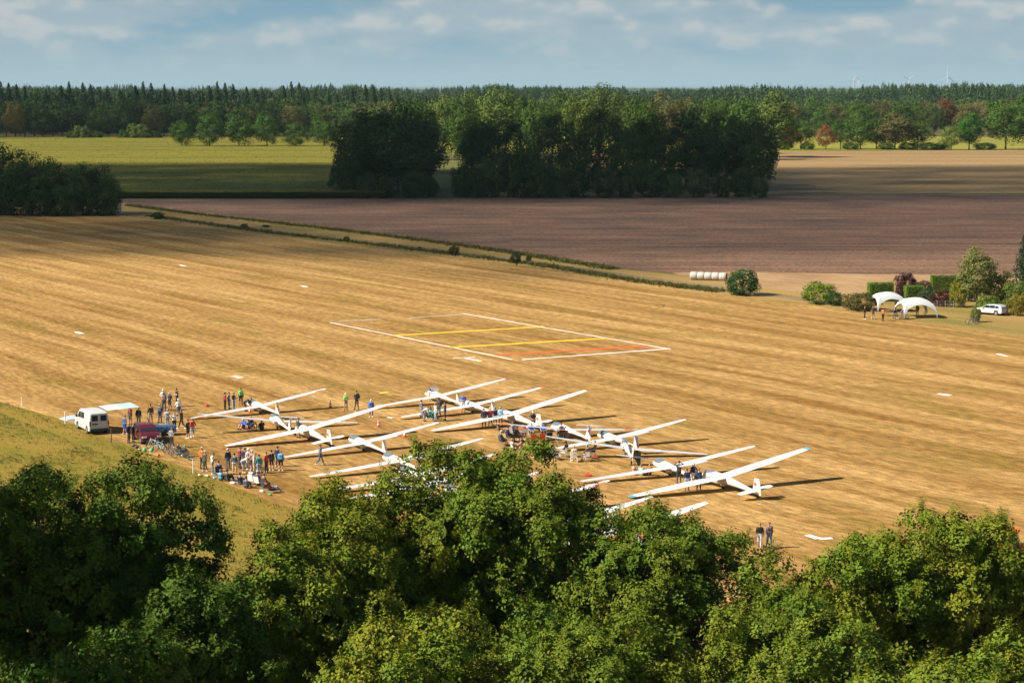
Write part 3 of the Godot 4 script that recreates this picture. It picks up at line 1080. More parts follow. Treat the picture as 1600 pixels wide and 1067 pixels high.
		if o.get("tail", "t") == "t":
			for side in [-1.0, 1.0]:
				var t := part(root, "tailplane", mesh_of("tailplane_t%s" % side, func(): return flat_surface([[Vector3(side * 0.0, 1.98, 3.9), Vector3(side * 0.0, 1.98, 4.3)], [Vector3(side * 1.05, 2.0, 3.98), Vector3(side * 1.05, 2.0, 4.28)], [Vector3(side * 1.28, 2.0, 4.06), Vector3(side * 1.28, 2.0, 4.27)]], 0.035)), skin)
				part(t, "elevator", mesh_of("elevator_t%s" % side, func(): return flat_surface([[Vector3(side * 0.04, 1.98, 4.32), Vector3(side * 0.04, 1.98, 4.48)], [Vector3(side * 1.24, 2.0, 4.29), Vector3(side * 1.24, 2.0, 4.40)]], 0.02)), skin)
		else:
			for side in [-1.0, 1.0]:
				part(root, "tailplane", mesh_of("tailplane_m%s" % side, func(): return flat_surface([[Vector3(side * 0.05, 1.02, 3.75), Vector3(side * 0.05, 1.02, 4.35)], [Vector3(side * 1.3, 1.04, 3.95), Vector3(side * 1.3, 1.04, 4.32)]], 0.04)), skin)
	var mk = o.get("fin_mark", null)
	if mk != null:
		var mb := MB.new()
		var zf := 4.55 if low else 4.02
		for s in [-1.0, 1.0]:
			mb.box(Vector3(s * 0.052, 1.5, zf + 0.1), Vector3(0.006, 0.22, 0.22))
		part(root, "emblem", mb.done(), tint_mat(mk))
	if o.has("stripes"):
		var mb := MB.new()
		for k in 6:
			for s in [-1.0, 1.0]:
				mb.box(Vector3(s * 0.046, 0.86 + k * 0.18, 4.30 + k * 0.014), Vector3(0.006, 0.06, 0.26))
		part(root, "rudder_stripes", mb.done(), tint_mat(o.stripes))
	# the tail rests low on its skid
	for k in range(before_tail, root.get_child_count()):
		root.get_child(k).position.y = -0.3
	if o.has("belly"):
		var mb := MB.new()
		for s in [-1.0, 1.0]:
			mb.box(Vector3(s * 0.292, 0.70, 0.15), Vector3(0.02, 0.34, 0.5))
		part(root, "side_panel", mb.done(), tint_mat(o.belly))
	# undercarriage
	part(root, "main_wheel", mesh_of("main_wheel", func():
		var mb := MB.new()
		mb.wheel(Vector3(0, 0.2, 0.0), Vector3.RIGHT, 0.2, 0.12)
		return mb.done()), mat("rubber", lin(0.025, 0.025, 0.025), 0.85))
	part(root, "wheel_housing", mesh_of("wheel_housing", func():
		var mb := MB.new()
		mb.box(Vector3(0, 0.32, 0.0), Vector3(0.18, 0.16, 0.5))
		return mb.done()), skin)
	part(root, "tail_skid", mesh_of("skid" + key, func():
		var mb := MB.new()
		mb.tube([Vector3(0, 0.42, 4.6 if low else 4.0), Vector3(0, 0.22, 4.68 if low else 4.08), Vector3(0, 0.05, 4.74 if low else 4.14)], [0.07, 0.06, 0.05], 6)
		return mb.done()), mat("rubber", lin(0.025, 0.025, 0.025), 0.85))


func canopy_glass() -> StandardMaterial3D:
	var m := mat("canopy_glass", Color(0.62, 0.72, 0.80, 0.22), 0.04)
	m.transparency = BaseMaterial3D.TRANSPARENCY_ALPHA
	return m


const TINTS := {
	"red": [0.60, 0.055, 0.03], "orange": [0.80, 0.14, 0.015], "blue": [0.04, 0.38, 0.68], "maroon": [0.26, 0.025, 0.035], "black": [0.018, 0.018, 0.02], "charcoal": [0.05, 0.052, 0.058],
	"navy": [0.018, 0.028, 0.075], "denim": [0.075, 0.13, 0.235], "pale_denim": [0.30, 0.40, 0.50], "white": [0.80, 0.80, 0.78], "cream": [0.62, 0.55, 0.42], "grey": [0.24, 0.25, 0.27], "pale_grey": [0.50, 0.50, 0.51],
	"slate": [0.11, 0.13, 0.19], "teal": [0.02, 0.25, 0.24], "green": [0.06, 0.36, 0.06], "hi_vis_green": [0.20, 0.72, 0.14], "royal": [0.03, 0.12, 0.55], "sky": [0.12, 0.40, 0.72], "pale_blue": [0.30, 0.58, 0.75],
	"turquoise": [0.06, 0.50, 0.56], "khaki": [0.34, 0.28, 0.18], "beige": [0.50, 0.42, 0.31], "brown": [0.13, 0.075, 0.05], "olive": [0.085, 0.085, 0.05], "plaid": [0.22, 0.13, 0.11], "mauve": [0.20, 0.15, 0.18], "rose": [0.50, 0.27, 0.25],
	"bright_red": [0.70, 0.06, 0.035], "yellow": [0.80, 0.58, 0.04], "dark_green": [0.02, 0.08, 0.055], "grey_window": [0.16, 0.18, 0.18], "signal_green": [0.03, 0.42, 0.12],
	"skin": [0.52, 0.29, 0.20], "tan_skin": [0.40, 0.21, 0.14], "dark_hair": [0.025, 0.018, 0.014], "fair_hair": [0.30, 0.20, 0.10], "grey_hair": [0.38, 0.36, 0.34], "red_hair": [0.22, 0.07, 0.025],
	"line_white": [0.74, 0.73, 0.70], "line_yellow": [0.80, 0.48, 0.01], "line_red": [0.78, 0.10, 0.02], "wood": [0.30, 0.19, 0.10], "steel": [0.35, 0.36, 0.37],
}


func tint_mat(key: String, rough := 0.75) -> StandardMaterial3D:
	var t: Array = TINTS[key]
	return mat("tint_" + key, lin(t[0], t[1], t[2]), rough)


# ---------------------------------------------------------------- people
# Each pose is one continuous skin round a skeleton (surface nets on a distance grid); cloth, skin and hair are surfaces of that one mesh.
# regions: 0 skin, 1 top, 2 forearms, 3 trousers, 4 calves, 5 shoes, 6 hair
class Figure:
	var out := []
	func _init() -> void:
		for k in 7:
			out.append([PackedVector3Array(), PackedVector3Array()])

	func field(bones: Array, cell: float, soft: float) -> void:
		var lo := Vector3.ONE * 1e9
		var hi := -lo
		for b in bones:
			for e in 2:
				var r: float = b[2 + e] + cell * 2.5
				lo = lo.min(b[e] - Vector3.ONE * r)
				hi = hi.max(b[e] + Vector3.ONE * r)
		var nx := int((hi.x - lo.x) / cell) + 2
		var ny := int((hi.y - lo.y) / cell) + 2
		var nz := int((hi.z - lo.z) / cell) + 2
		var fd := PackedFloat32Array()
		fd.resize(nx * ny * nz)
		fd.fill(1.0)
		var best := fd.duplicate()
		var cls := PackedByteArray()
		cls.resize(nx * ny * nz)
		for b in bones:
			var a: Vector3 = b[0]
			var ab: Vector3 = b[1] - a
			var ll := maxf(ab.length_squared(), 1e-8)
			var ra: float = b[2]
			var rb: float = b[3]
			var m := maxf(ra, rb) + soft + cell * 2.0
			var p0: Vector3 = (a.min(b[1]) - Vector3.ONE * m - lo) / cell
			var p1: Vector3 = (a.max(b[1]) + Vector3.ONE * m - lo) / cell
			for z in range(maxi(0, int(p0.z)), mini(nz, int(p1.z) + 2)):
				for y in range(maxi(0, int(p0.y)), mini(ny, int(p1.y) + 2)):
					var i := (z * ny + y) * nx
					for x in range(maxi(0, int(p0.x)), mini(nx, int(p1.x) + 2)):
						var q := lo + Vector3(x, y, z) * cell - a
						var t := clampf(q.dot(ab) / ll, 0.0, 1.0)
						var d := (q - ab * t).length() - lerpf(ra, rb, t)
						var old := fd[i + x]
						if d < best[i + x]:
							best[i + x] = d
							cls[i + x] = b[4]
						var h := clampf(0.5 + 0.5 * (old - d) / soft, 0.0, 1.0)
						fd[i + x] = lerpf(old, d, h) - soft * h * (1.0 - h)
		# one vertex in each crossed cell
		var vid := PackedInt32Array()
		vid.resize(nx * ny * nz)
		vid.fill(-1)
		var verts := PackedVector3Array()
		var vc := PackedByteArray()
		var step := [0, 1, nx, nx + 1, nx * ny, nx * ny + 1, nx * ny + nx, nx * ny + nx + 1]
		var edges := [[0, 1], [2, 3], [4, 5], [6, 7], [0, 2], [1, 3], [4, 6], [5, 7], [0, 4], [1, 5], [2, 6], [3, 7]]
		for z in nz - 1:
			for y in ny - 1:
				for x in nx - 1:
					var i := (z * ny + y) * nx + x
					var neg := 0
					for s in step:
						if fd[i + s] < 0.0:
							neg += 1
					if neg == 0 or neg == 8:
						continue
					var acc := Vector3.ZERO
					var cnt := 0
					for e in edges:
						var da := fd[i + step[e[0]]]
						var db := fd[i + step[e[1]]]
						if (da < 0.0) != (db < 0.0):
							var t := da / (da - db)
							var pa := Vector3(e[0] & 1, (e[0] >> 1) & 1, e[0] >> 2)
							var pb := Vector3(e[1] & 1, (e[1] >> 1) & 1, e[1] >> 2)
							acc += pa.lerp(pb, t)
							cnt += 1
					vid[i] = verts.size()
					verts.append(lo + (Vector3(x, y, z) + acc / cnt) * cell)
					vc.append(cls[i])
		var nrm := PackedVector3Array()
		nrm.resize(verts.size())
		var quads := []
		var strides := [1, nx, nx * ny]
		for z in range(1, nz - 1):
			for y in range(1, ny - 1):
				for x in range(1, nx - 1):
					var i := (z * ny + y) * nx + x
					for ax in 3:
						var a := fd[i] < 0.0
						if a == (fd[i + strides[ax]] < 0.0):
							continue
						var u: int = strides[(ax + 1) % 3]
						var w: int = strides[(ax + 2) % 3]
						var q := [vid[i], vid[i - u], vid[i - u - w], vid[i - w]]
						if q.min() < 0:
							continue
						if a:
							q.reverse()
						var n := (verts[q[2]] - verts[q[0]]).cross(verts[q[3]] - verts[q[1]])
						# outward is from inside (negative) to outside
						var d := Vector3.ZERO
						d[ax] = 1.0 if a else -1.0
						if n.dot(d) < 0.0:
							n = -n
							q.reverse()
						for k in q:
							nrm[k] += n
						quads.append(q)
		for q in quads:
			var r: int = vc[q[0]]
			for k in [0, 2, 1, 0, 3, 2]:
				out[r][0].append(verts[q[k]])
				out[r][1].append(nrm[q[k]].normalized())

	func done() -> ArrayMesh:
		var am := ArrayMesh.new()
		for k in 7:
			if out[k][0].is_empty():
				out[k] = [PackedVector3Array([Vector3(0, 0.9, 0), Vector3(0, 0.9, 0.001), Vector3(0.001, 0.9, 0)]), PackedVector3Array([Vector3.UP, Vector3.UP, Vector3.UP])]
			var arr := []
			arr.resize(Mesh.ARRAY_MAX)
			arr[Mesh.ARRAY_VERTEX] = out[k][0]
			arr[Mesh.ARRAY_NORMAL] = out[k][1]
			am.add_surface_from_arrays(Mesh.PRIMITIVE_TRIANGLES, arr)
		return am


# joints of each pose, facing -z: hip height and lean, then elbows, wrists, knees and ankles (left, right)
func pose_joints(pose: String) -> Dictionary:
	var V := func(x, y, z): return Vector3(x, y, z)
	var j := {"pelvis": V.call(0, 0.93, 0), "chest": V.call(0, 1.36, 0.0), "head": V.call(0, 1.60, -0.03), "look": V.call(0, -0.1, -1),
		"el": V.call(-0.25, 1.13, 0.03), "er": V.call(0.25, 1.13, 0.03), "wl": V.call(-0.26, 0.88, -0.06), "wr": V.call(0.26, 0.88, -0.06),
		"kl": V.call(-0.11, 0.50, -0.03), "kr": V.call(0.12, 0.50, -0.02), "al": V.call(-0.13, 0.09, 0.02), "ar": V.call(0.15, 0.09, 0.0)}
	match pose:
		"relaxed":
			j.kl = V.call(-0.09, 0.50, -0.06); j.ar = V.call(0.20, 0.09, -0.10); j.wl = V.call(-0.22, 0.90, -0.12); j.head = V.call(0.03, 1.59, -0.04)
			j.er = V.call(0.31, 1.16, 0.10); j.wr = V.call(0.17, 0.97, 0.02)
		"crossed":
			j.el = V.call(-0.25, 1.14, -0.06); j.er = V.call(0.25, 1.14, -0.06); j.wl = V.call(0.06, 1.18, -0.22); j.wr = V.call(-0.06, 1.14, -0.23)
		"phone":
			j.el = V.call(-0.23, 1.13, -0.02); j.er = V.call(0.23, 1.13, -0.02); j.wl = V.call(-0.07, 1.20, -0.30); j.wr = V.call(0.07, 1.19, -0.31); j.look = V.call(0, -0.6, -1); j.head = V.call(0, 1.58, -0.06)
		"shading":
			j.el = V.call(-0.36, 1.44, -0.10); j.er = V.call(0.36, 1.44, -0.10); j.wl = V.call(-0.13, 1.60, -0.17); j.wr = V.call(0.13, 1.60, -0.17)
		"walk":
			j.kl = V.call(-0.09, 0.52, -0.16); j.al = V.call(-0.09, 0.10, -0.30); j.kr = V.call(0.09, 0.49, 0.06); j.ar = V.call(0.09, 0.14, 0.36)
			j.el = V.call(-0.25, 1.14, 0.10); j.wl = V.call(-0.24, 0.92, 0.18); j.er = V.call(0.25, 1.14, -0.08); j.wr = V.call(0.24, 0.94, -0.24); j.chest = V.call(0, 1.36, -0.03)
		"bend":
			j.pelvis = V.call(0, 0.90, 0.12); j.chest = V.call(0, 1.10, -0.24); j.head = V.call(0, 1.20, -0.47); j.look = V.call(0, -1, -0.6)
			j.el = V.call(-0.26, 0.86, -0.32); j.er = V.call(0.26, 0.86, -0.32); j.wl = V.call(-0.14, 0.66, -0.45); j.wr = V.call(0.14, 0.66, -0.45); j.kl = V.call(-0.12, 0.49, -0.02); j.kr = V.call(0.12, 0.49, -0.02)
		"crouch":
			j.pelvis = V.call(0, 0.34, 0.16); j.chest = V.call(0, 0.72, -0.02); j.head = V.call(0, 0.95, -0.12); j.look = V.call(0, -0.5, -1)
			j.kl = V.call(-0.17, 0.54, -0.20); j.kr = V.call(0.17, 0.42, -0.22); j.al = V.call(-0.14, 0.09, -0.08); j.ar = V.call(0.14, 0.09, 0.10)
			j.el = V.call(-0.25, 0.58, -0.18); j.er = V.call(0.25, 0.58, -0.18); j.wl = V.call(-0.10, 0.52, -0.40); j.wr = V.call(0.10, 0.50, -0.40)
		"ground":
			j.pelvis = V.call(0, 0.13, 0.12); j.chest = V.call(0, 0.54, 0.20); j.head = V.call(0, 0.78, 0.14)
			j.kl = V.call(-0.15, 0.46, -0.24); j.kr = V.call(0.15, 0.44, -0.22); j.al = V.call(-0.14, 0.08, -0.46); j.ar = V.call(0.13, 0.08, -0.42)
			j.el = V.call(-0.26, 0.42, -0.02); j.er = V.call(0.26, 0.42, -0.02); j.wl = V.call(-0.10, 0.42, -0.24); j.wr = V.call(0.10, 0.40, -0.24)
		"chair":
			j.pelvis = V.call(0, 0.53, 0.16); j.chest = V.call(0, 0.95, 0.24); j.head = V.call(0, 1.19, 0.18)
			j.kl = V.call(-0.13, 0.52, -0.28); j.kr = V.call(0.14, 0.52, -0.28); j.al = V.call(-0.12, 0.09, -0.30); j.ar = V.call(0.15, 0.09, -0.36)
			j.el = V.call(-0.27, 0.72, 0.10); j.er = V.call(0.27, 0.72, 0.10); j.wl = V.call(-0.14, 0.64, -0.12); j.wr = V.call(0.15, 0.64, -0.12)
		"lounge":
			j.pelvis = V.call(0, 0.40, 0.10); j.chest = V.call(0, 0.70, 0.44); j.head = V.call(0, 0.92, 0.54)
			j.kl = V.call(-0.12, 0.47, -0.36); j.kr = V.call(0.12, 0.47, -0.36); j.al = V.call(-0.10, 0.12, -0.68); j.ar = V.call(0.12, 0.12, -0.70)
			j.el = V.call(-0.28, 0.48, 0.28); j.er = V.call(0.28, 0.48, 0.28); j.wl = V.call(-0.16, 0.50, 0.02); j.wr = V.call(0.16, 0.50, 0.02)
	return j


func person_mesh(pose: String) -> ArrayMesh:
	var j := pose_joints(pose)
	var fig := Figure.new()
	var up: Vector3 = (j.chest - j.pelvis).normalized()
	var X := Vector3.RIGHT
	var sl: Vector3 = j.chest + X * -0.17 + up * 0.05
	var sr: Vector3 = j.chest + X * 0.17 + up * 0.05
	var hl: Vector3 = j.pelvis + X * -0.09
	var hr: Vector3 = j.pelvis + X * 0.09
	var neck: Vector3 = j.chest + up * 0.11
	var waist: Vector3 = j.pelvis.lerp(j.chest, 0.35)
	var b := [
		[hl + up * 0.02, hr + up * 0.02, 0.115, 0.115, 3], [waist - X * 0.07, waist + X * 0.07, 0.105, 0.105, 1], [j.chest - X * 0.08, j.chest + X * 0.08, 0.115, 0.115, 1], [waist - X * 0.07, j.chest - X * 0.09, 0.10, 0.11, 1],
		[waist + X * 0.07, j.chest + X * 0.09, 0.10, 0.11, 1], [sl, sr, 0.065, 0.065, 1], [neck - up * 0.02, j.head - up * 0.02, 0.06, 0.052, 0]]
	for s in [["l", sl, hl, -1.0], ["r", sr, hr, 1.0]]:
		var e: Vector3 = j["e" + s[0]]
		var w: Vector3 = j["w" + s[0]]
		var k: Vector3 = j["k" + s[0]]
		var a: Vector3 = j["a" + s[0]]
		b.append([s[1], e, 0.062, 0.045, 1])
		b.append([e, w, 0.043, 0.031, 2])
		b.append([s[2], k, 0.092, 0.064, 3])
		b.append([k, k.lerp(a, 0.4) + Vector3(0, 0, 0.02), 0.06, 0.058, 4])
		b.append([k.lerp(a, 0.4), a, 0.057, 0.042, 4])
		var toe := Vector3(a.x * 1.15, maxf(a.y - 0.045, 0.04), a.z - 0.17)
		b.append([a + Vector3(0, -0.035, 0.04), toe, 0.05, 0.042, 5])
	fig.field(b, 0.026, 0.05)
	# head: skull, jaw, nose, ears, hair
	var f: Vector3 = j.look.normalized()
	var hx := f.cross(Vector3.UP).normalized()
	var hu := hx.cross(f)
	var c: Vector3 = j.head + hu * 0.06
	var h := [
		[c - f * 0.01, c + hu * 0.03 - f * 0.015, 0.082, 0.085, 0], [c + f * 0.03 - hu * 0.07, c + f * 0.02, 0.05, 0.075, 0], [c + f * 0.085 + hu * 0.005, c + f * 0.098 - hu * 0.025, 0.010, 0.015, 0],
		[c + hx * 0.08, c + hx * 0.084 - hu * 0.03, 0.016, 0.012, 0], [c - hx * 0.08, c - hx * 0.084 - hu * 0.03, 0.016, 0.012, 0],
		[c + hu * 0.055 + f * 0.02, c + hu * 0.04 - f * 0.05, 0.075, 0.078, 6], [c + hu * 0.02 - f * 0.055, c - hu * 0.04 - f * 0.05, 0.062, 0.05, 6],
		[c + f * 0.079 + hx * 0.03 + hu * 0.012, c + f * 0.08 + hx * 0.034 + hu * 0.012, 0.012, 0.012, 6], [c + f * 0.079 - hx * 0.03 + hu * 0.012, c + f * 0.08 - hx * 0.034 + hu * 0.012, 0.012, 0.012, 6],
		[c - hu * 0.07 - f * 0.01, c - hu * 0.12 - f * 0.015, 0.055, 0.056, 0]]
	fig.field(h, 0.014, 0.014)
	# hands: palm, four fingers bent at the knuckles, and a thumb from the side of the palm
	for s in [["l", -1.0], ["r", 1.0]]:
		var e: Vector3 = j["e" + s[0]]
		var w: Vector3 = j["w" + s[0]]
		var d := (w - e).normalized()
		var inward := (Vector3(-s[1], 0, 0) - d * Vector3(-s[1], 0, 0).dot(d)).normalized()
		var span := d.cross(inward).normalized()
		var bones := [[w - d * 0.02, w + d * 0.03, 0.026, 0.03, 0]]
		for q in 4:
			var o := span * (q - 1.5) * 0.021
			var kn := w + d * 0.085 + o
			var ln: float = [0.036, 0.042, 0.040, 0.030][q]
			bones.append([w + d * 0.03 + o * 0.9, kn, 0.013, 0.011, 0])
			var m1 := kn + (d * 0.85 + inward * 0.5).normalized() * ln
			bones.append([kn, m1, 0.0095, 0.009, 0])
			bones.append([m1, m1 + (d * 0.3 + inward).normalized() * ln * 0.8, 0.009, 0.008, 0])
		var th := w + d * 0.03 - span * 0.034
		bones.append([w + d * 0.01 - span * 0.015, th + inward * 0.012, 0.015, 0.012, 0])
		bones.append([th + inward * 0.012, th + d * 0.035 + inward * 0.03 - span * 0.01, 0.011, 0.009, 0])
		fig.field(bones, 0.009, 0.008)
	return fig.done()


func cap_mesh(pose: String) -> ArrayMesh:
	var j := pose_joints(pose)
	var f: Vector3 = j.look.normalized()
	var hx := f.cross(Vector3.UP).normalized()
	var hu := hx.cross(f)
	var c: Vector3 = j.head + hu * 0.085 - f * 0.012
	var mb := MB.new()
	var rings := []
	for t in [[0.0, 0.107, 1.0], [0.045, 0.103, 1.0], [0.08, 0.078, 1.0], [0.10, 0.035, 1.0], [0.105, 0.006, 1.0]]:
		var r := PackedVector3Array()
		for k in 14:
			var a := TAU * k / 14
			r.append(c + hu * t[0] + (hx * cos(a) + f * sin(a)) * t[1])
		rings.append(r)
	mb.loft(rings)
	# peak
	var p := []
	for up in [0.004, 0.016]:
		var r := PackedVector3Array()
		for k in 7:
			var a := PI * (0.12 + 0.76 * k / 6.0)
			r.append(c + hu * up + hx * cos(a) * 0.10 + f * (0.05 + sin(a) * 0.13))
		r.append(c + hu * up - hx * 0.09 + f * 0.04)
		r.append(c + hu * up + hx * 0.09 + f * 0.04)
		p.append(r)
	mb.loft(p)
	return mb.done()


# o: pose, place, facing in degrees (0 away from the camera, 90 to the left), top, trousers, sleeves and legs long (1) or short (0), cap, hair, label
func person(o: Array) -> void:
	var pose: String = o[0]
	var p := MeshInstance3D.new()
	p.name = numbered("person")
	p.mesh = mesh_of("person_" + pose, func(): return person_mesh(pose))
	add_child(p)
	p.position = Vector3(o[1], o[9] if o.size() > 11 else 0.0, o[2])
	p.rotation.y = deg_to_rad(o[3])
	p.scale = Vector3.ONE * (0.96 + 0.09 * fmod(absf(o[1] * 7.3 + o[2] * 3.1), 1.0))
	var skin := tint_mat("skin" if int(absf(o[1] * 10.0)) % 3 else "tan_skin", 0.6)
	var top := tint_mat(o[4], 0.85)
	var legs := tint_mat(o[5], 0.85)
	var list := [skin, top, top if int(o[6]) & 1 else skin, legs, legs if int(o[6]) & 2 else skin, tint_mat("white" if int(absf(o[2] * 10.0)) % 2 else "charcoal", 0.7), tint_mat(o[8], 0.6)]
	for k in 7:
		p.set_surface_override_material(k, list[k])
	tag(p, o[-1], "person", "people at the airfield")
	if o[7] != "":
		part(p, "cap", mesh_of("cap_" + pose, func(): return cap_mesh(pose)), tint_mat(o[7], 0.8))


# ---------------------------------------------------------------- vehicles
# Local axes: the vehicle faces -z. The shell is its side outline carried across, drawn in towards the roof and rounded at the sides.
func shell(profile: Array, w: float, waist: float, roof: float, lean: float) -> ArrayMesh:
	var mid := Vector2.ZERO
	for p in profile:
		mid += p
	mid /= profile.size()
	var rings := []
	for s in [[-1.0, 0.10], [-0.985, 0.04], [-0.93, 0.008], [-0.8, 0.0], [0.8, 0.0], [0.93, 0.008], [0.985, 0.04], [1.0, 0.10]]:
		var r := PackedVector3Array()
		for p in profile:
			var d: Vector2 = (mid - p).normalized() * s[1]
			var t := clampf((p.y - waist) / (roof - waist), 0.0, 1.0)
			r.append(Vector3(s[0] * w * (1.0 - lean * t), p.y + d.y, p.x + d.x))
		rings.append(r)
	var mb := MB.new()
	mb.loft(rings)
	return mb.done()


# a pane on the side of the body: corners as (z, y); follows the lean of the cabin
func side_pane(corners: Array, side: float, w: float, waist: float, roof: float, lean: float, proud := 0.006) -> ArrayMesh:
	var mb := MB.new()
	var rings := [PackedVector3Array(), PackedVector3Array()]
	for c in corners:
		var t := clampf((c.y - waist) / (roof - waist), 0.0, 1.0)
		var x := side * w * (1.0 - lean * t)
		rings[0].append(Vector3(x - side * 0.03, c.y, c.x))
		rings[1].append(Vector3(x + side * proud, c.y, c.x))
	mb.loft(rings)
	return mb.done()


# a pane across the front or the rear: lower and upper (z, y) and half widths
func cross_pane(lo: Vector2, hi: Vector2, wl: float, wh: float, out: Vector3, x0 := 0.0) -> ArrayMesh:
	var mb := MB.new()
	var rings := []
	for k in [-0.03, 0.006]:
		rings.append(PackedVector3Array([Vector3(x0 - wl, lo.y, lo.x) + out * k, Vector3(x0 + wl, lo.y, lo.x) + out * k, Vector3(x0 + wh, hi.y, hi.x) + out * k, Vector3(x0 - wh, hi.y, hi.x) + out * k]))
	mb.loft(rings)
	return mb.done()


func glass_mat() -> StandardMaterial3D:
	return mat("vehicle_glass", lin(0.02, 0.028, 0.035), 0.06)


func add_wheels(root: Node3D, w: float, zf: float, zr: float, radius: float) -> void:
	for z in [zf, zr]:
		for s in [-1.0, 1.0]:
			var mb := MB.new()
			mb.wheel(Vector3(s * (w - 0.09), radius, z), Vector3.RIGHT, radius, 0.21, 18)
			var t := part(root, "wheel", mb.done(), mat("rubber", lin(0.025, 0.025, 0.025), 0.85))
			var rm := MB.new()
			rm.wheel(Vector3(s * (w + 0.0), radius, z), Vector3.RIGHT, radius * 0.62, 0.05, 14)
			part(t, "rim", rm.done(), mat("rim", lin(0.5, 0.5, 0.5), 0.35, 0.7))
			var ar := MB.new()
			ar.wheel(Vector3(s * (w - 0.02), radius + 0.03, z), Vector3.RIGHT, radius + 0.07, 0.05, 18)
			part(root, "wheel_arch", ar.done(), mat("arch", lin(0.02, 0.02, 0.02), 0.9))


func lamp_block(root: Node3D, called: String, at: Vector3, size: Vector3, m: Material) -> void:
	var mb := MB.new()
	mb.box(at, size)
	part(root, called, mb.done(), m)


func make_van(at: Vector3, turn: float) -> void:
	var root := thing("van", "white panel van with two rear doors parked at the edge of the airfield", "van", at, turn)
	var w := 0.92
	var body := mat("van_paint", lin(0.56, 0.57, 0.55), 0.35)
	var prof := [Vector2(-2.4, 0.32), Vector2(-2.48, 0.62), Vector2(-2.36, 0.98), Vector2(-1.75, 1.18), Vector2(-1.15, 1.86), Vector2(-0.9, 1.97), Vector2(0.6, 2.02), Vector2(2.2, 1.98), Vector2(2.36, 1.88), Vector2(2.42, 1.1), Vector2(2.42, 0.36), Vector2(2.3, 0.28), Vector2(0.0, 0.26), Vector2(-2.2, 0.26)]
	part(root, "body", shell(prof, w, 1.05, 2.0, 0.12), body)
	for s in [-1.0, 1.0]:
		part(root, "door_window", side_pane([Vector2(-1.45, 1.2), Vector2(-1.02, 1.72), Vector2(-0.55, 1.76), Vector2(-0.55, 1.2)], s, w, 1.05, 2.0, 0.12), glass_mat())
		part(root, "side_window", side_pane([Vector2(-0.42, 1.24), Vector2(-0.42, 1.76), Vector2(0.55, 1.78), Vector2(0.55, 1.24)], s, w, 1.05, 2.0, 0.12), glass_mat())
		var dm := MB.new()
		dm.box(Vector3(s * (w + 0.004), 0.92, -0.48), Vector3(0.012, 1.2, 0.016))
		dm.box(Vector3(s * (w + 0.004), 0.92, 0.62), Vector3(0.012, 1.2, 0.016))
		part(root, "door_seam", dm.done(), mat("seam", lin(0.05, 0.05, 0.05), 0.9))
		lamp_block(root, "tail_light", Vector3(s * 0.84, 1.0, 2.41), Vector3(0.13, 0.42, 0.06), mat("tail_lens", lin(0.35, 0.01, 0.01), 0.2))
		lamp_block(root, "headlight", Vector3(s * 0.68, 0.84, -2.42), Vector3(0.34, 0.2, 0.08), mat("head_lens", lin(0.6, 0.62, 0.64), 0.1))
		lamp_block(root, "mirror", Vector3(s * 1.03, 1.28, -1.35), Vector3(0.16, 0.24, 0.12), mat("trim_black", lin(0.03, 0.03, 0.03), 0.6))
		var door := part(root, "rear_door", cross_pane(Vector2(2.425, 0.62), Vector2(2.385, 1.84), 0.37, 0.345, Vector3(0, 0, 1), s * 0.395), body)
		part(door, "window", cross_pane(Vector2(2.432, 1.22), Vector2(2.412, 1.72), 0.28, 0.27, Vector3(0, 0, 1), s * 0.40), glass_mat())
	lamp_block(root, "number_plate", Vector3(-0.4, 0.95, 2.45), Vector3(0.5, 0.12, 0.02), mat("trim_black", lin(0.03, 0.03, 0.03), 0.6))
	lamp_block(root, "bumper", Vector3(0, 0.42, 2.46), Vector3(1.7, 0.2, 0.14), mat("trim_black", lin(0.03, 0.03, 0.03), 0.6))
	lamp_block(root, "front_bumper", Vector3(0, 0.42, -2.46), Vector3(1.7, 0.22, 0.14), mat("trim_black", lin(0.03, 0.03, 0.03), 0.6))
	part(root, "windscreen", cross_pane(Vector2(-1.68, 1.26), Vector2(-1.2, 1.82), 0.76, 0.70, Vector3(0, 0.63, -0.77)), glass_mat())
	add_wheels(root, w, -1.55, 1.5, 0.32)


func make_awning(at: Vector3, turn: float) -> void:
	# a sheet stretched from the van's roof edge to two poles
	var root := thing("awning", "pale blue and white awning sheet stretched out from the van's roof", "awning", at, turn)
	for half in 2:
		var rings := []
		for k in 7:
			var r := PackedVector3Array()
			for q in 9:
				var u := (k / 6.0 + half) * 0.5
				var v := q / 8.0
				r.append(Vector3(0.98 + 3.0 * u, 2.02 - 0.06 * sin(u * PI) * sin(v * PI) + 0.10 * u, -1.2 + 2.9 * v))
			rings.append(r)
		var top := MB.new()
		top.loft(rings, false, false)
		part(root, "cloth_panel", top.done(), mat("awning_white", lin(0.74, 0.76, 0.76), 0.8) if half == 0 else mat("awning_blue", lin(0.36, 0.62, 0.72), 0.8))
	for z in [-1.15, 1.65]:
		var mb := MB.new()
		mb.tube([Vector3(3.95, 0, z), Vector3(3.95, 2.1, z)], [0.018, 0.018], 6)
		part(root, "pole", mb.done(), tint_mat("steel", 0.4))


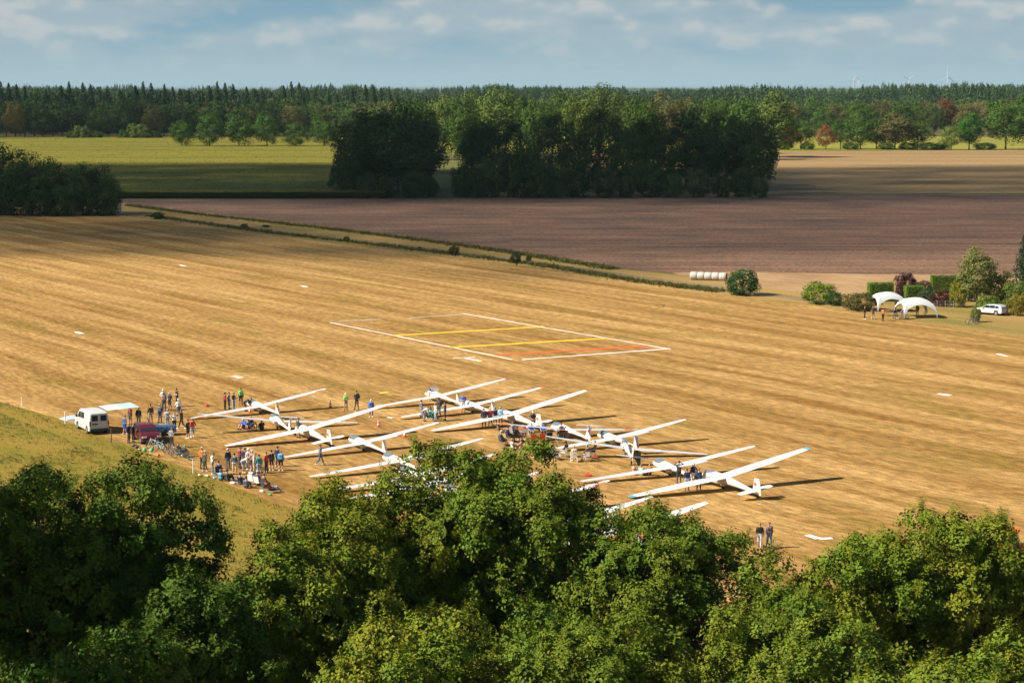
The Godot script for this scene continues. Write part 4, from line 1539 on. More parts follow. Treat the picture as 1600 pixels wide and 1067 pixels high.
func make_car(called: String, label: String, paint: Material, at: Vector3, turn: float, high: float, ln: float) -> void:
	var root := thing(called, label, "car", at, turn)
	var w := 0.87
	var k := ln / 4.4
	var prof := [Vector2(-2.12, 0.34), Vector2(-2.2, 0.55), Vector2(-2.1, 0.74), Vector2(-1.2, 0.93), Vector2(-0.98, 0.98), Vector2(-0.28, high - 0.07), Vector2(0.1, high), Vector2(1.2, high - 0.01), Vector2(1.78, high - 0.08), Vector2(2.1, 1.02), Vector2(2.2, 0.85), Vector2(2.2, 0.42), Vector2(2.05, 0.28), Vector2(0, 0.24), Vector2(-2.0, 0.26)]
	for i in prof.size():
		prof[i].x *= k
	part(root, "body", shell(prof, w, 0.92, high, 0.20), paint)
	for s in [-1.0, 1.0]:
		part(root, "front_side_window", side_pane([Vector2(-0.82 * k, 0.99), Vector2(-0.28 * k, high - 0.12), Vector2(0.22 * k, high - 0.09), Vector2(0.22 * k, 0.99)], s, w, 0.92, high, 0.20), glass_mat())
		part(root, "rear_side_window", side_pane([Vector2(0.30 * k, 0.99), Vector2(0.30 * k, high - 0.09), Vector2(1.05 * k, high - 0.10), Vector2(1.05 * k, 0.99)], s, w, 0.92, high, 0.20), glass_mat())
		part(root, "quarter_window", side_pane([Vector2(1.13 * k, 0.99), Vector2(1.13 * k, high - 0.11), Vector2(1.55 * k, high - 0.15), Vector2(1.75 * k, 1.02)], s, w, 0.92, high, 0.20), glass_mat())
		lamp_block(root, "headlight", Vector3(s * 0.64, 0.68, -2.12 * k), Vector3(0.36, 0.15, 0.12), mat("head_lens", lin(0.6, 0.62, 0.64), 0.1))
		lamp_block(root, "tail_light", Vector3(s * 0.72, 0.86, 2.16 * k), Vector3(0.2, 0.22, 0.12), mat("tail_lens", lin(0.35, 0.01, 0.01), 0.2))
		lamp_block(root, "mirror", Vector3(s * 0.96, 1.0, -0.72 * k), Vector3(0.18, 0.13, 0.1), paint)
		var rail := MB.new()
		rail.tube([Vector3(s * 0.62, high - 0.02, -0.1), Vector3(s * 0.62, high + 0.05, 0.1), Vector3(s * 0.62, high + 0.05, 1.4 * k), Vector3(s * 0.62, high - 0.05, 1.6 * k)], [0.015, 0.018, 0.018, 0.015], 5)
		part(root, "roof_rail", rail.done(), mat("trim_black", lin(0.03, 0.03, 0.03), 0.6))
		for z in [-0.86, 0.26, 1.1]:
			var sm := MB.new()
			sm.box(Vector3(s * (w + 0.003), 0.62, z * k), Vector3(0.01, 0.62, 0.014))
			part(root, "door_seam", sm.done(), mat("seam", lin(0.05, 0.05, 0.05), 0.9))
	var sl := (Vector2(-0.32 * k, high - 0.12) - Vector2(-0.9 * k, 1.02)).normalized()
	part(root, "windscreen", cross_pane(Vector2(-0.92 * k, 1.03), Vector2(-0.36 * k, high - 0.14), 0.72, 0.60, Vector3(0, sl.x, -sl.y)), glass_mat())
	var sr := (Vector2(1.84 * k, high - 0.16) - Vector2(2.08 * k, 1.06)).normalized()
	part(root, "rear_window", cross_pane(Vector2(2.075 * k, 1.06), Vector2(1.835 * k, high - 0.18), 0.68, 0.58, Vector3(0, -sr.x, sr.y)), glass_mat())
	lamp_block(root, "grille", Vector3(0, 0.62, -2.185 * k), Vector3(0.7, 0.14, 0.05), mat("trim_black", lin(0.03, 0.03, 0.03), 0.6))
	lamp_block(root, "front_bumper", Vector3(0, 0.40, -2.17 * k), Vector3(1.5, 0.12, 0.08), mat("trim_black", lin(0.03, 0.03, 0.03), 0.6))
	lamp_block(root, "number_plate", Vector3(0, 0.66, 2.215 * k), Vector3(0.5, 0.11, 0.02), tint_mat("white"))
	add_wheels(root, w, -1.35 * k, 1.3 * k, 0.31)


func make_tractor(at: Vector3, turn: float) -> void:
	var root := thing("tractor", "bright orange tractor half hidden behind the oaks at the picture's edge", "tractor", at, turn)
	var paint := mat("tractor_paint", lin(0.80, 0.17, 0.012), 0.4)
	part(root, "bonnet", shell([Vector2(-1.9, 0.6), Vector2(-1.95, 1.15), Vector2(-1.6, 1.42), Vector2(-0.1, 1.5), Vector2(-0.1, 0.6)], 0.36, 1.2, 1.5, 0.1), paint)
	part(root, "cab", shell([Vector2(-0.1, 0.7), Vector2(-0.05, 1.5), Vector2(0.15, 2.3), Vector2(1.3, 2.3), Vector2(1.4, 1.2), Vector2(1.3, 0.7)], 0.62, 1.4, 2.3, 0.1), glass_mat())
	part(root, "roof", shell([Vector2(0.0, 2.28), Vector2(0.02, 2.42), Vector2(1.4, 2.42), Vector2(1.42, 2.28)], 0.68, 2.3, 2.5, 0.0), paint)
	for s in [-1.0, 1.0]:
		for wz in [[-1.35, 0.45, 0.3], [0.95, 0.72, 0.42]]:
			var mb := MB.new()
			mb.wheel(Vector3(s * 0.78, wz[1], wz[0]), Vector3.RIGHT, wz[1], wz[2], 18)
			var t := part(root, "wheel", mb.done(), mat("rubber", lin(0.025, 0.025, 0.025), 0.85))
			var rm := MB.new()
			rm.wheel(Vector3(s * (0.78 + wz[2] * 0.5), wz[1], wz[0]), Vector3.RIGHT, wz[1] * 0.55, 0.04, 14)
			part(t, "rim", rm.done(), tint_mat("white"))
		part(root, "mudguard", shell([Vector2(0.15, 0.9), Vector2(0.3, 1.5), Vector2(0.95, 1.62), Vector2(1.65, 1.45), Vector2(1.75, 1.2), Vector2(0.95, 1.5)], 0.24, 2.0, 3.0, 0.0), paint).position.x = s * 0.8


# ---------------------------------------------------------------- bicycles, chairs, tents and other things
func make_bike(at: Vector3, turn: float, lean: float, paint: String, label: String) -> void:
	var root := thing("bicycle", label, "bicycle", at, turn, "bicycles at the edge of the airfield")
	root.rotation.z = lean
	for z in [-0.52, 0.52]:
		var mb := MB.new()
		mb.ring(Vector3(0, 0.345, z), Vector3.RIGHT, 0.32, 0.022)
		var t := part(root, "wheel", mesh_of("bike_wheel%s" % z, func(): return mb.done()), mat("rubber", lin(0.025, 0.025, 0.025), 0.85))
		var sp := MB.new()
		for k in 6:
			var a := PI * k / 6.0
			var o := Vector3(0, sin(a), cos(a)) * 0.31
			sp.tube([Vector3(0, 0.345, z) - o, Vector3(0, 0.345, z) + o], [0.004, 0.004], 3)
		part(t, "spokes", mesh_of("spokes%s" % z, func(): return sp.done()), tint_mat("steel", 0.3))
	var fr := MB.new()
	var bb := Vector3(0, 0.30, 0.08)
	var st := Vector3(0, 0.80, 0.22)
	var hd := Vector3(0, 0.82, -0.36)
	for pr in [[bb, st], [bb, hd + Vector3(0, -0.1, 0)], [st + Vector3(0, -0.06, -0.01), hd], [bb, Vector3(0, 0.345, 0.52)], [st + Vector3(0, -0.06, 0), Vector3(0, 0.345, 0.52)], [hd + Vector3(0, 0.08, 0.02), Vector3(0, 0.345, -0.52)]]:
		fr.tube([pr[0], pr[1]], [0.018, 0.018], 5)
	part(root, "frame", mesh_of("bike_frame", func(): return fr.done()), tint_mat(paint, 0.35))
	var hb := MB.new()
	hb.tube([Vector3(-0.28, 0.98, -0.22), Vector3(-0.1, 0.99, -0.36), Vector3(0.1, 0.99, -0.36), Vector3(0.28, 0.98, -0.22)], [0.014, 0.012, 0.012, 0.014], 5)
	hb.tube([Vector3(0, 0.88, -0.35), Vector3(0, 0.99, -0.36)], [0.014, 0.014], 5)
	part(root, "handlebar", mesh_of("handlebar", func(): return hb.done()), mat("trim_black", lin(0.03, 0.03, 0.03), 0.6))
	var sd := MB.new()
	sd.tube([Vector3(0, 0.90, 0.36), Vector3(0, 0.91, 0.26), Vector3(0, 0.90, 0.10)], [0.05, 0.07, 0.02], 6)
	sd.tube([st, Vector3(0, 0.89, 0.25)], [0.014, 0.014], 5)
	part(root, "saddle", mesh_of("saddle", func(): return sd.done()), mat("trim_black", lin(0.03, 0.03, 0.03), 0.6))


func camp_chair(at: Vector3, turn: float, cloth: String, label: String) -> void:
	var root := thing("folding_chair", label, "chair", at, turn, "folding chairs among the gliders")
	part(root, "seat", mesh_of("chair_seat", func():
		var mb := MB.new()
		mb.loft([PackedVector3Array([Vector3(-0.24, 0.44, -0.22), Vector3(0.24, 0.44, -0.22), Vector3(0.24, 0.46, -0.22), Vector3(-0.24, 0.46, -0.22)]), PackedVector3Array([Vector3(-0.24, 0.40, 0.02), Vector3(0.24, 0.40, 0.02), Vector3(0.24, 0.42, 0.02), Vector3(-0.24, 0.42, 0.02)]), PackedVector3Array([Vector3(-0.24, 0.41, 0.24), Vector3(0.24, 0.41, 0.24), Vector3(0.24, 0.43, 0.24), Vector3(-0.24, 0.43, 0.24)])])
		return mb.done()), tint_mat(cloth, 0.85))
	part(root, "backrest", mesh_of("chair_back", func():
		var mb := MB.new()
		mb.box(Vector3(0, 0.68, 0.335), Vector3(0.50, 0.54, 0.022), Basis(Vector3.RIGHT, 0.2))
		return mb.done()), tint_mat(cloth, 0.85))
	for s in [-1.0, 1.0]:
		part(root, "leg", mesh_of("chair_leg_a%s" % s, func():
			var mb := MB.new()
			mb.tube([Vector3(s * 0.27, 0.0, -0.26), Vector3(s * 0.27, 0.44, 0.22), Vector3(s * 0.27, 0.95, 0.40)], [0.014, 0.014, 0.014], 5)
			return mb.done()), tint_mat("steel", 0.4))
		part(root, "leg", mesh_of("chair_leg_b%s" % s, func():
			var mb := MB.new()
			mb.tube([Vector3(s * 0.27, 0.0, 0.28), Vector3(s * 0.27, 0.46, -0.22)], [0.014, 0.014], 5)
			return mb.done()), tint_mat("steel", 0.4))
		part(root, "armrest", mesh_of("chair_arm%s" % s, func():
			var mb := MB.new()
			mb.box(Vector3(s * 0.27, 0.63, 0.04), Vector3(0.05, 0.025, 0.5))
			return mb.done()), tint_mat("wood"))


func garden_chair(at: Vector3, turn: float, label: String) -> void:
	var root := thing("plastic_chair", label, "chair", at, turn, "white plastic chairs beside the gliders")
	var m := mat("white_plastic", lin(0.78, 0.78, 0.76), 0.45)
	part(root, "seat", mesh_of("gc_seat", func():
		var mb := MB.new()
		mb.box(Vector3(0, 0.43, 0), Vector3(0.46, 0.03, 0.46))
		return mb.done()), m)
	for k in 5:
		part(root, "back_slat", mesh_of("gc_slat%d" % k, func():
			var mb := MB.new()
			mb.box(Vector3((k - 2) * 0.095, 0.64, 0.255), Vector3(0.06, 0.36, 0.02), Basis(Vector3.RIGHT, 0.15))
			return mb.done()), m)
	part(root, "back_rail", mesh_of("gc_rail", func():
		var mb := MB.new()
		mb.box(Vector3(0, 0.84, 0.285), Vector3(0.5, 0.07, 0.025))
		return mb.done()), m)
	for s in [-1.0, 1.0]:
		part(root, "armrest", mesh_of("gc_arm%s" % s, func():
			var mb := MB.new()
			mb.box(Vector3(s * 0.26, 0.65, 0.02), Vector3(0.06, 0.025, 0.46))
			return mb.done()), m)
		for z in [-0.22, 0.22]:
			part(root, "leg", mesh_of("gc_leg%s%s" % [s, z], func():
				var mb := MB.new()
				mb.tube([Vector3(s * 0.27, 0, z * 1.15), Vector3(s * 0.25, 0.43, z), Vector3(s * 0.26, 0.64, z)], [0.022, 0.026, 0.022], 4)
				return mb.done()), m)


func dome_tent(at: Vector3, turn: float, half: float, high: float, label: String) -> void:
	# four curved legs meet over the middle; the cloth between them is cut away in an arch on each side
	var root := thing("dome_tent", label, "tent", at, turn, "white dome tents at the far side of the airfield")
	var cloth := mat("tent_cloth", lin(0.55, 0.57, 0.58), 0.7)
	cloth.backlight_enabled = true
	cloth.backlight = Color(0.35, 0.35, 0.35)
	cloth.cull_mode = BaseMaterial3D.CULL_DISABLED
	var arch := func(s: float, a: float) -> Vector3:
		var reach := half * 1.414 * sin(s * PI * 0.5) ** 0.85
		return Vector3(cos(a) * reach, high * cos(s * PI * 0.5) ** 0.75, sin(a) * reach)
	for q in 4:
		var a0 := PI * 0.25 + q * PI * 0.5
		var rings := []
		for i in 13:
			var t := i / 12.0
			var s_end := 1.0 - 0.42 * pow(sin(t * PI), 0.5)
			var r := PackedVector3Array()
			for k in 13:
				var s: float = s_end * k / 12.0
				var p: Vector3 = arch.call(s, a0).lerp(arch.call(s, a0 + PI * 0.5), t)
				p *= Vector3(1.0 + 0.10 * sin(t * PI) * s, 1.0 + 0.03 * sin(t * PI), 1.0 + 0.10 * sin(t * PI) * s)
				r.append(p)
			rings.append(r)
		var mb := MB.new()
		mb.loft(rings, false, false)
		part(root, "roof_panel", mb.done(), cloth)
		var path := []
		var radii := []
		for k in 13:
			path.append(arch.call(k / 12.0, a0) * 0.992)
			radii.append(0.03)
		var leg := MB.new()
		leg.tube(path, radii, 5)
		part(root, "pole", leg.done(), tint_mat("steel", 0.4))


func table(at: Vector3, turn: float, label: String, ln := 2.2, benches := true) -> void:
	var root := thing("beer_table", label, "table", at, turn, "folding tables under the dome tents")
	var top := MB.new()
	top.box(Vector3(0, 0.75, 0), Vector3(ln, 0.04, 0.6))
	part(root, "table_top", top.done(), tint_mat("wood", 0.6))
	for s in [-1.0, 1.0]:
		for z in [-0.22, 0.22]:
			var lg := MB.new()
			lg.tube([Vector3(s * ln * 0.4, 0, z * 1.2), Vector3(s * ln * 0.4, 0.73, z)], [0.02, 0.02], 5)
			part(root, "leg", lg.done(), tint_mat("dark_green"))
	for s in [-1.0, 1.0] if benches else []:
		var bt := thing("bench", "%s bench along the %s" % ["near wooden" if s > 0 else "far wooden", label], "bench", at + Basis(Vector3.UP, turn) * Vector3(0, 0, s * 0.62), turn, "benches under the dome tents")
		var st := MB.new()
		st.box(Vector3(0, 0.46, 0), Vector3(ln, 0.035, 0.25))
		part(bt, "seat", st.done(), tint_mat("wood", 0.6))
		for x in [-0.4, 0.4]:
			var lg := MB.new()
			lg.box(Vector3(x * ln, 0.22, 0), Vector3(0.04, 0.44, 0.2))
			part(bt, "leg", lg.done(), tint_mat("dark_green"))


func cone(at: Vector3, label: String) -> void:
	var root := thing("traffic_cone", label, "traffic cone", at, 0.3, "orange and white traffic cones")
	var base := MB.new()
	base.box(Vector3(0, 0.02, 0), Vector3(0.42, 0.04, 0.42))
	part(root, "base", base.done(), tint_mat("orange", 0.6))
	var y := [0.04, 0.2, 0.34, 0.48, 0.60, 0.74]
	for k in 5:
		var mb := MB.new()
		mb.tube([Vector3(0, y[k], 0), Vector3(0, y[k + 1], 0)], [lerpf(0.15, 0.03, y[k] / 0.74), lerpf(0.15, 0.03, y[k + 1] / 0.74)], 14)
		part(root, "band", mb.done(), tint_mat("orange" if k % 2 == 0 else "white", 0.6))


func bag(at: Vector3, turn: float, size: float, colour: String, label: String) -> void:
	var root := thing("bag", label, "bag", at, turn, "bags and clothes left on the grass")
	var mb := MB.new()
	mb.loft(body_rings([[-0.5 * size, 0.14 * size, 0.02, 0.03], [-0.44 * size, 0.17 * size, 0.18 * size, 0.15 * size], [0.0, 0.20 * size, 0.23 * size, 0.20 * size], [0.44 * size, 0.17 * size, 0.18 * size, 0.15 * size], [0.5 * size, 0.14 * size, 0.02, 0.03]], 10, 0.8))
	part(root, "body", mb.done(), tint_mat(colour, 0.85))
	var h := MB.new()
	h.tube([Vector3(0, 0.36 * size, -0.2 * size), Vector3(0, 0.50 * size, 0), Vector3(0, 0.36 * size, 0.2 * size)], [0.015, 0.015, 0.015], 4)
	part(root, "handle", h.done(), tint_mat("black"))


func ball(at: Vector3, r: float, colour: String, label: String) -> void:
	var s := SphereMesh.new()
	s.radius = r
	s.height = 2.0 * r
	s.radial_segments = 20
	s.rings = 12
	var root := thing("ball", label, "ball", at + Vector3(0, r, 0), 0.0)
	part(root, "skin", s, tint_mat(colour, 0.5))
	var mb := MB.new()
	mb.ring(Vector3.ZERO, Vector3(0.3, 0.9, 0.1).normalized(), r * 1.0, 0.008, 20, 4)
	part(root, "seam", mb.done(), tint_mat("white"))


func post(called: String, at: Vector3, high: float, r: float, colour: String, label: String) -> void:
	var root := thing(called, label, "post", at, 0.0, "posts along the edge of the airfield")
	var mb := MB.new()
	mb.tube([Vector3(0, -0.1, 0), Vector3(0.01, high * 0.5, 0), Vector3(0, high, 0)], [r, r * 0.95, r * 0.9], 7)
	part(root, "shaft", mb.done(), tint_mat(colour))
	var c := MB.new()
	c.tube([Vector3(0, high, 0), Vector3(0, high + 0.05, 0)], [r * 1.25, r * 0.7], 7)
	part(root, "cap", c.done(), tint_mat(colour))


func ribbon(a: Vector3, b: Vector3, wide: float, colour: String, label: String, called := "field_line") -> void:
	# a strip of cloth tape pegged to the grass, slightly uneven
	var d := (b - a)
	var side := Vector3(-d.z, 0, d.x).normalized() * wide * 0.5
	var n := maxi(2, int(d.length() / 1.2))
	var rings := []
	var f := fbm_noise(int(absf(a.x * 10.0)) + 1, 0.3, 2)
	for k in n + 1:
		var p := a.lerp(b, float(k) / n) + side.normalized() * f.get_noise_1d(k * 1.3) * 0.12
		var w := 1.0 + f.get_noise_1d(k * 2.1 + 50.0) * 0.5
		var y := 0.016 + 0.02 * absf(f.get_noise_1d(k * 3.0 + 9.0))
		rings.append(PackedVector3Array([p - side * w + Vector3(0, 0.004, 0), p + side * w + Vector3(0, 0.004, 0), p + side * w + Vector3(0, y, 0), p - side * w + Vector3(0, y, 0)]))
	var mb := MB.new()
	mb.loft(rings)
	one(called, mb.done(), tint_mat(colour, 0.9), label, "marking", Vector3.ZERO, 0.0, "tapes and marks laid out on the landing field")


func bale(at: Vector3, turn: float, label: String) -> void:
	var root := thing("round_bale", label, "bale", at, turn, "wrapped round bales")
	var mb := MB.new()
	var rings := []
	for s in [[-0.58, 0.60], [-0.52, 0.655], [-0.2, 0.675], [0.2, 0.675], [0.52, 0.655], [0.58, 0.60]]:
		var r := PackedVector3Array()
		for k in 22:
			var a := TAU * k / 22
			r.append(Vector3(s[0], 0.655 + sin(a) * s[1] * (0.97 if sin(a) < -0.8 else 1.0), cos(a) * s[1]))
		rings.append(r)
	mb.loft(rings)
	part(root, "wrapping", mb.done(), mat("bale_wrap", lin(0.46, 0.44, 0.40), 0.55))
	for s in [-1.0, 1.0]:
		var e := MB.new()
		e.wheel(Vector3(s * 0.585, 0.655, 0), Vector3.RIGHT, 0.54, 0.02, 22)
		part(root, "straw_end", e.done(), mat("bale_end", lin(0.20, 0.13, 0.07), 0.95))


func turbine(at: Vector3, hub: float, blade: float, turn: float, phase: float, label: String) -> void:
	var root := thing("wind_turbine", label, "wind turbine", at, turn, "wind turbines on the horizon")
	var m := mat("turbine_hazed", lin(0.55, 0.58, 0.60), 0.5)  # white greyed in the colour to stand for distance haze
	var tw := MB.new()
	tw.tube([Vector3.ZERO, Vector3(0, hub * 0.5, 0), Vector3(0, hub, 0)], [3.2, 2.6, 1.7], 12)
	part(root, "tower", tw.done(), m)
	var na := MB.new()
	na.tube([Vector3(0, hub + 1.0, 6.0), Vector3(0, hub + 1.0, 0), Vector3(0, hub + 1.0, -4.0)], [2.0, 2.6, 1.6], 10)
	part(root, "nacelle", na.done(), m)
	for k in 3:
		var a := phase + TAU * k / 3.0
		var d := Vector3(cos(a), sin(a), 0)
		var c := Vector3(0, hub + 1.0, -4.5)
		var b := MB.new()
		b.tube([c, c + d * blade * 0.15, c + d * blade * 0.6, c + d * blade], [1.2, 2.2, 1.4, 0.35], 6)
		part(root, "blade", b.done(), m)


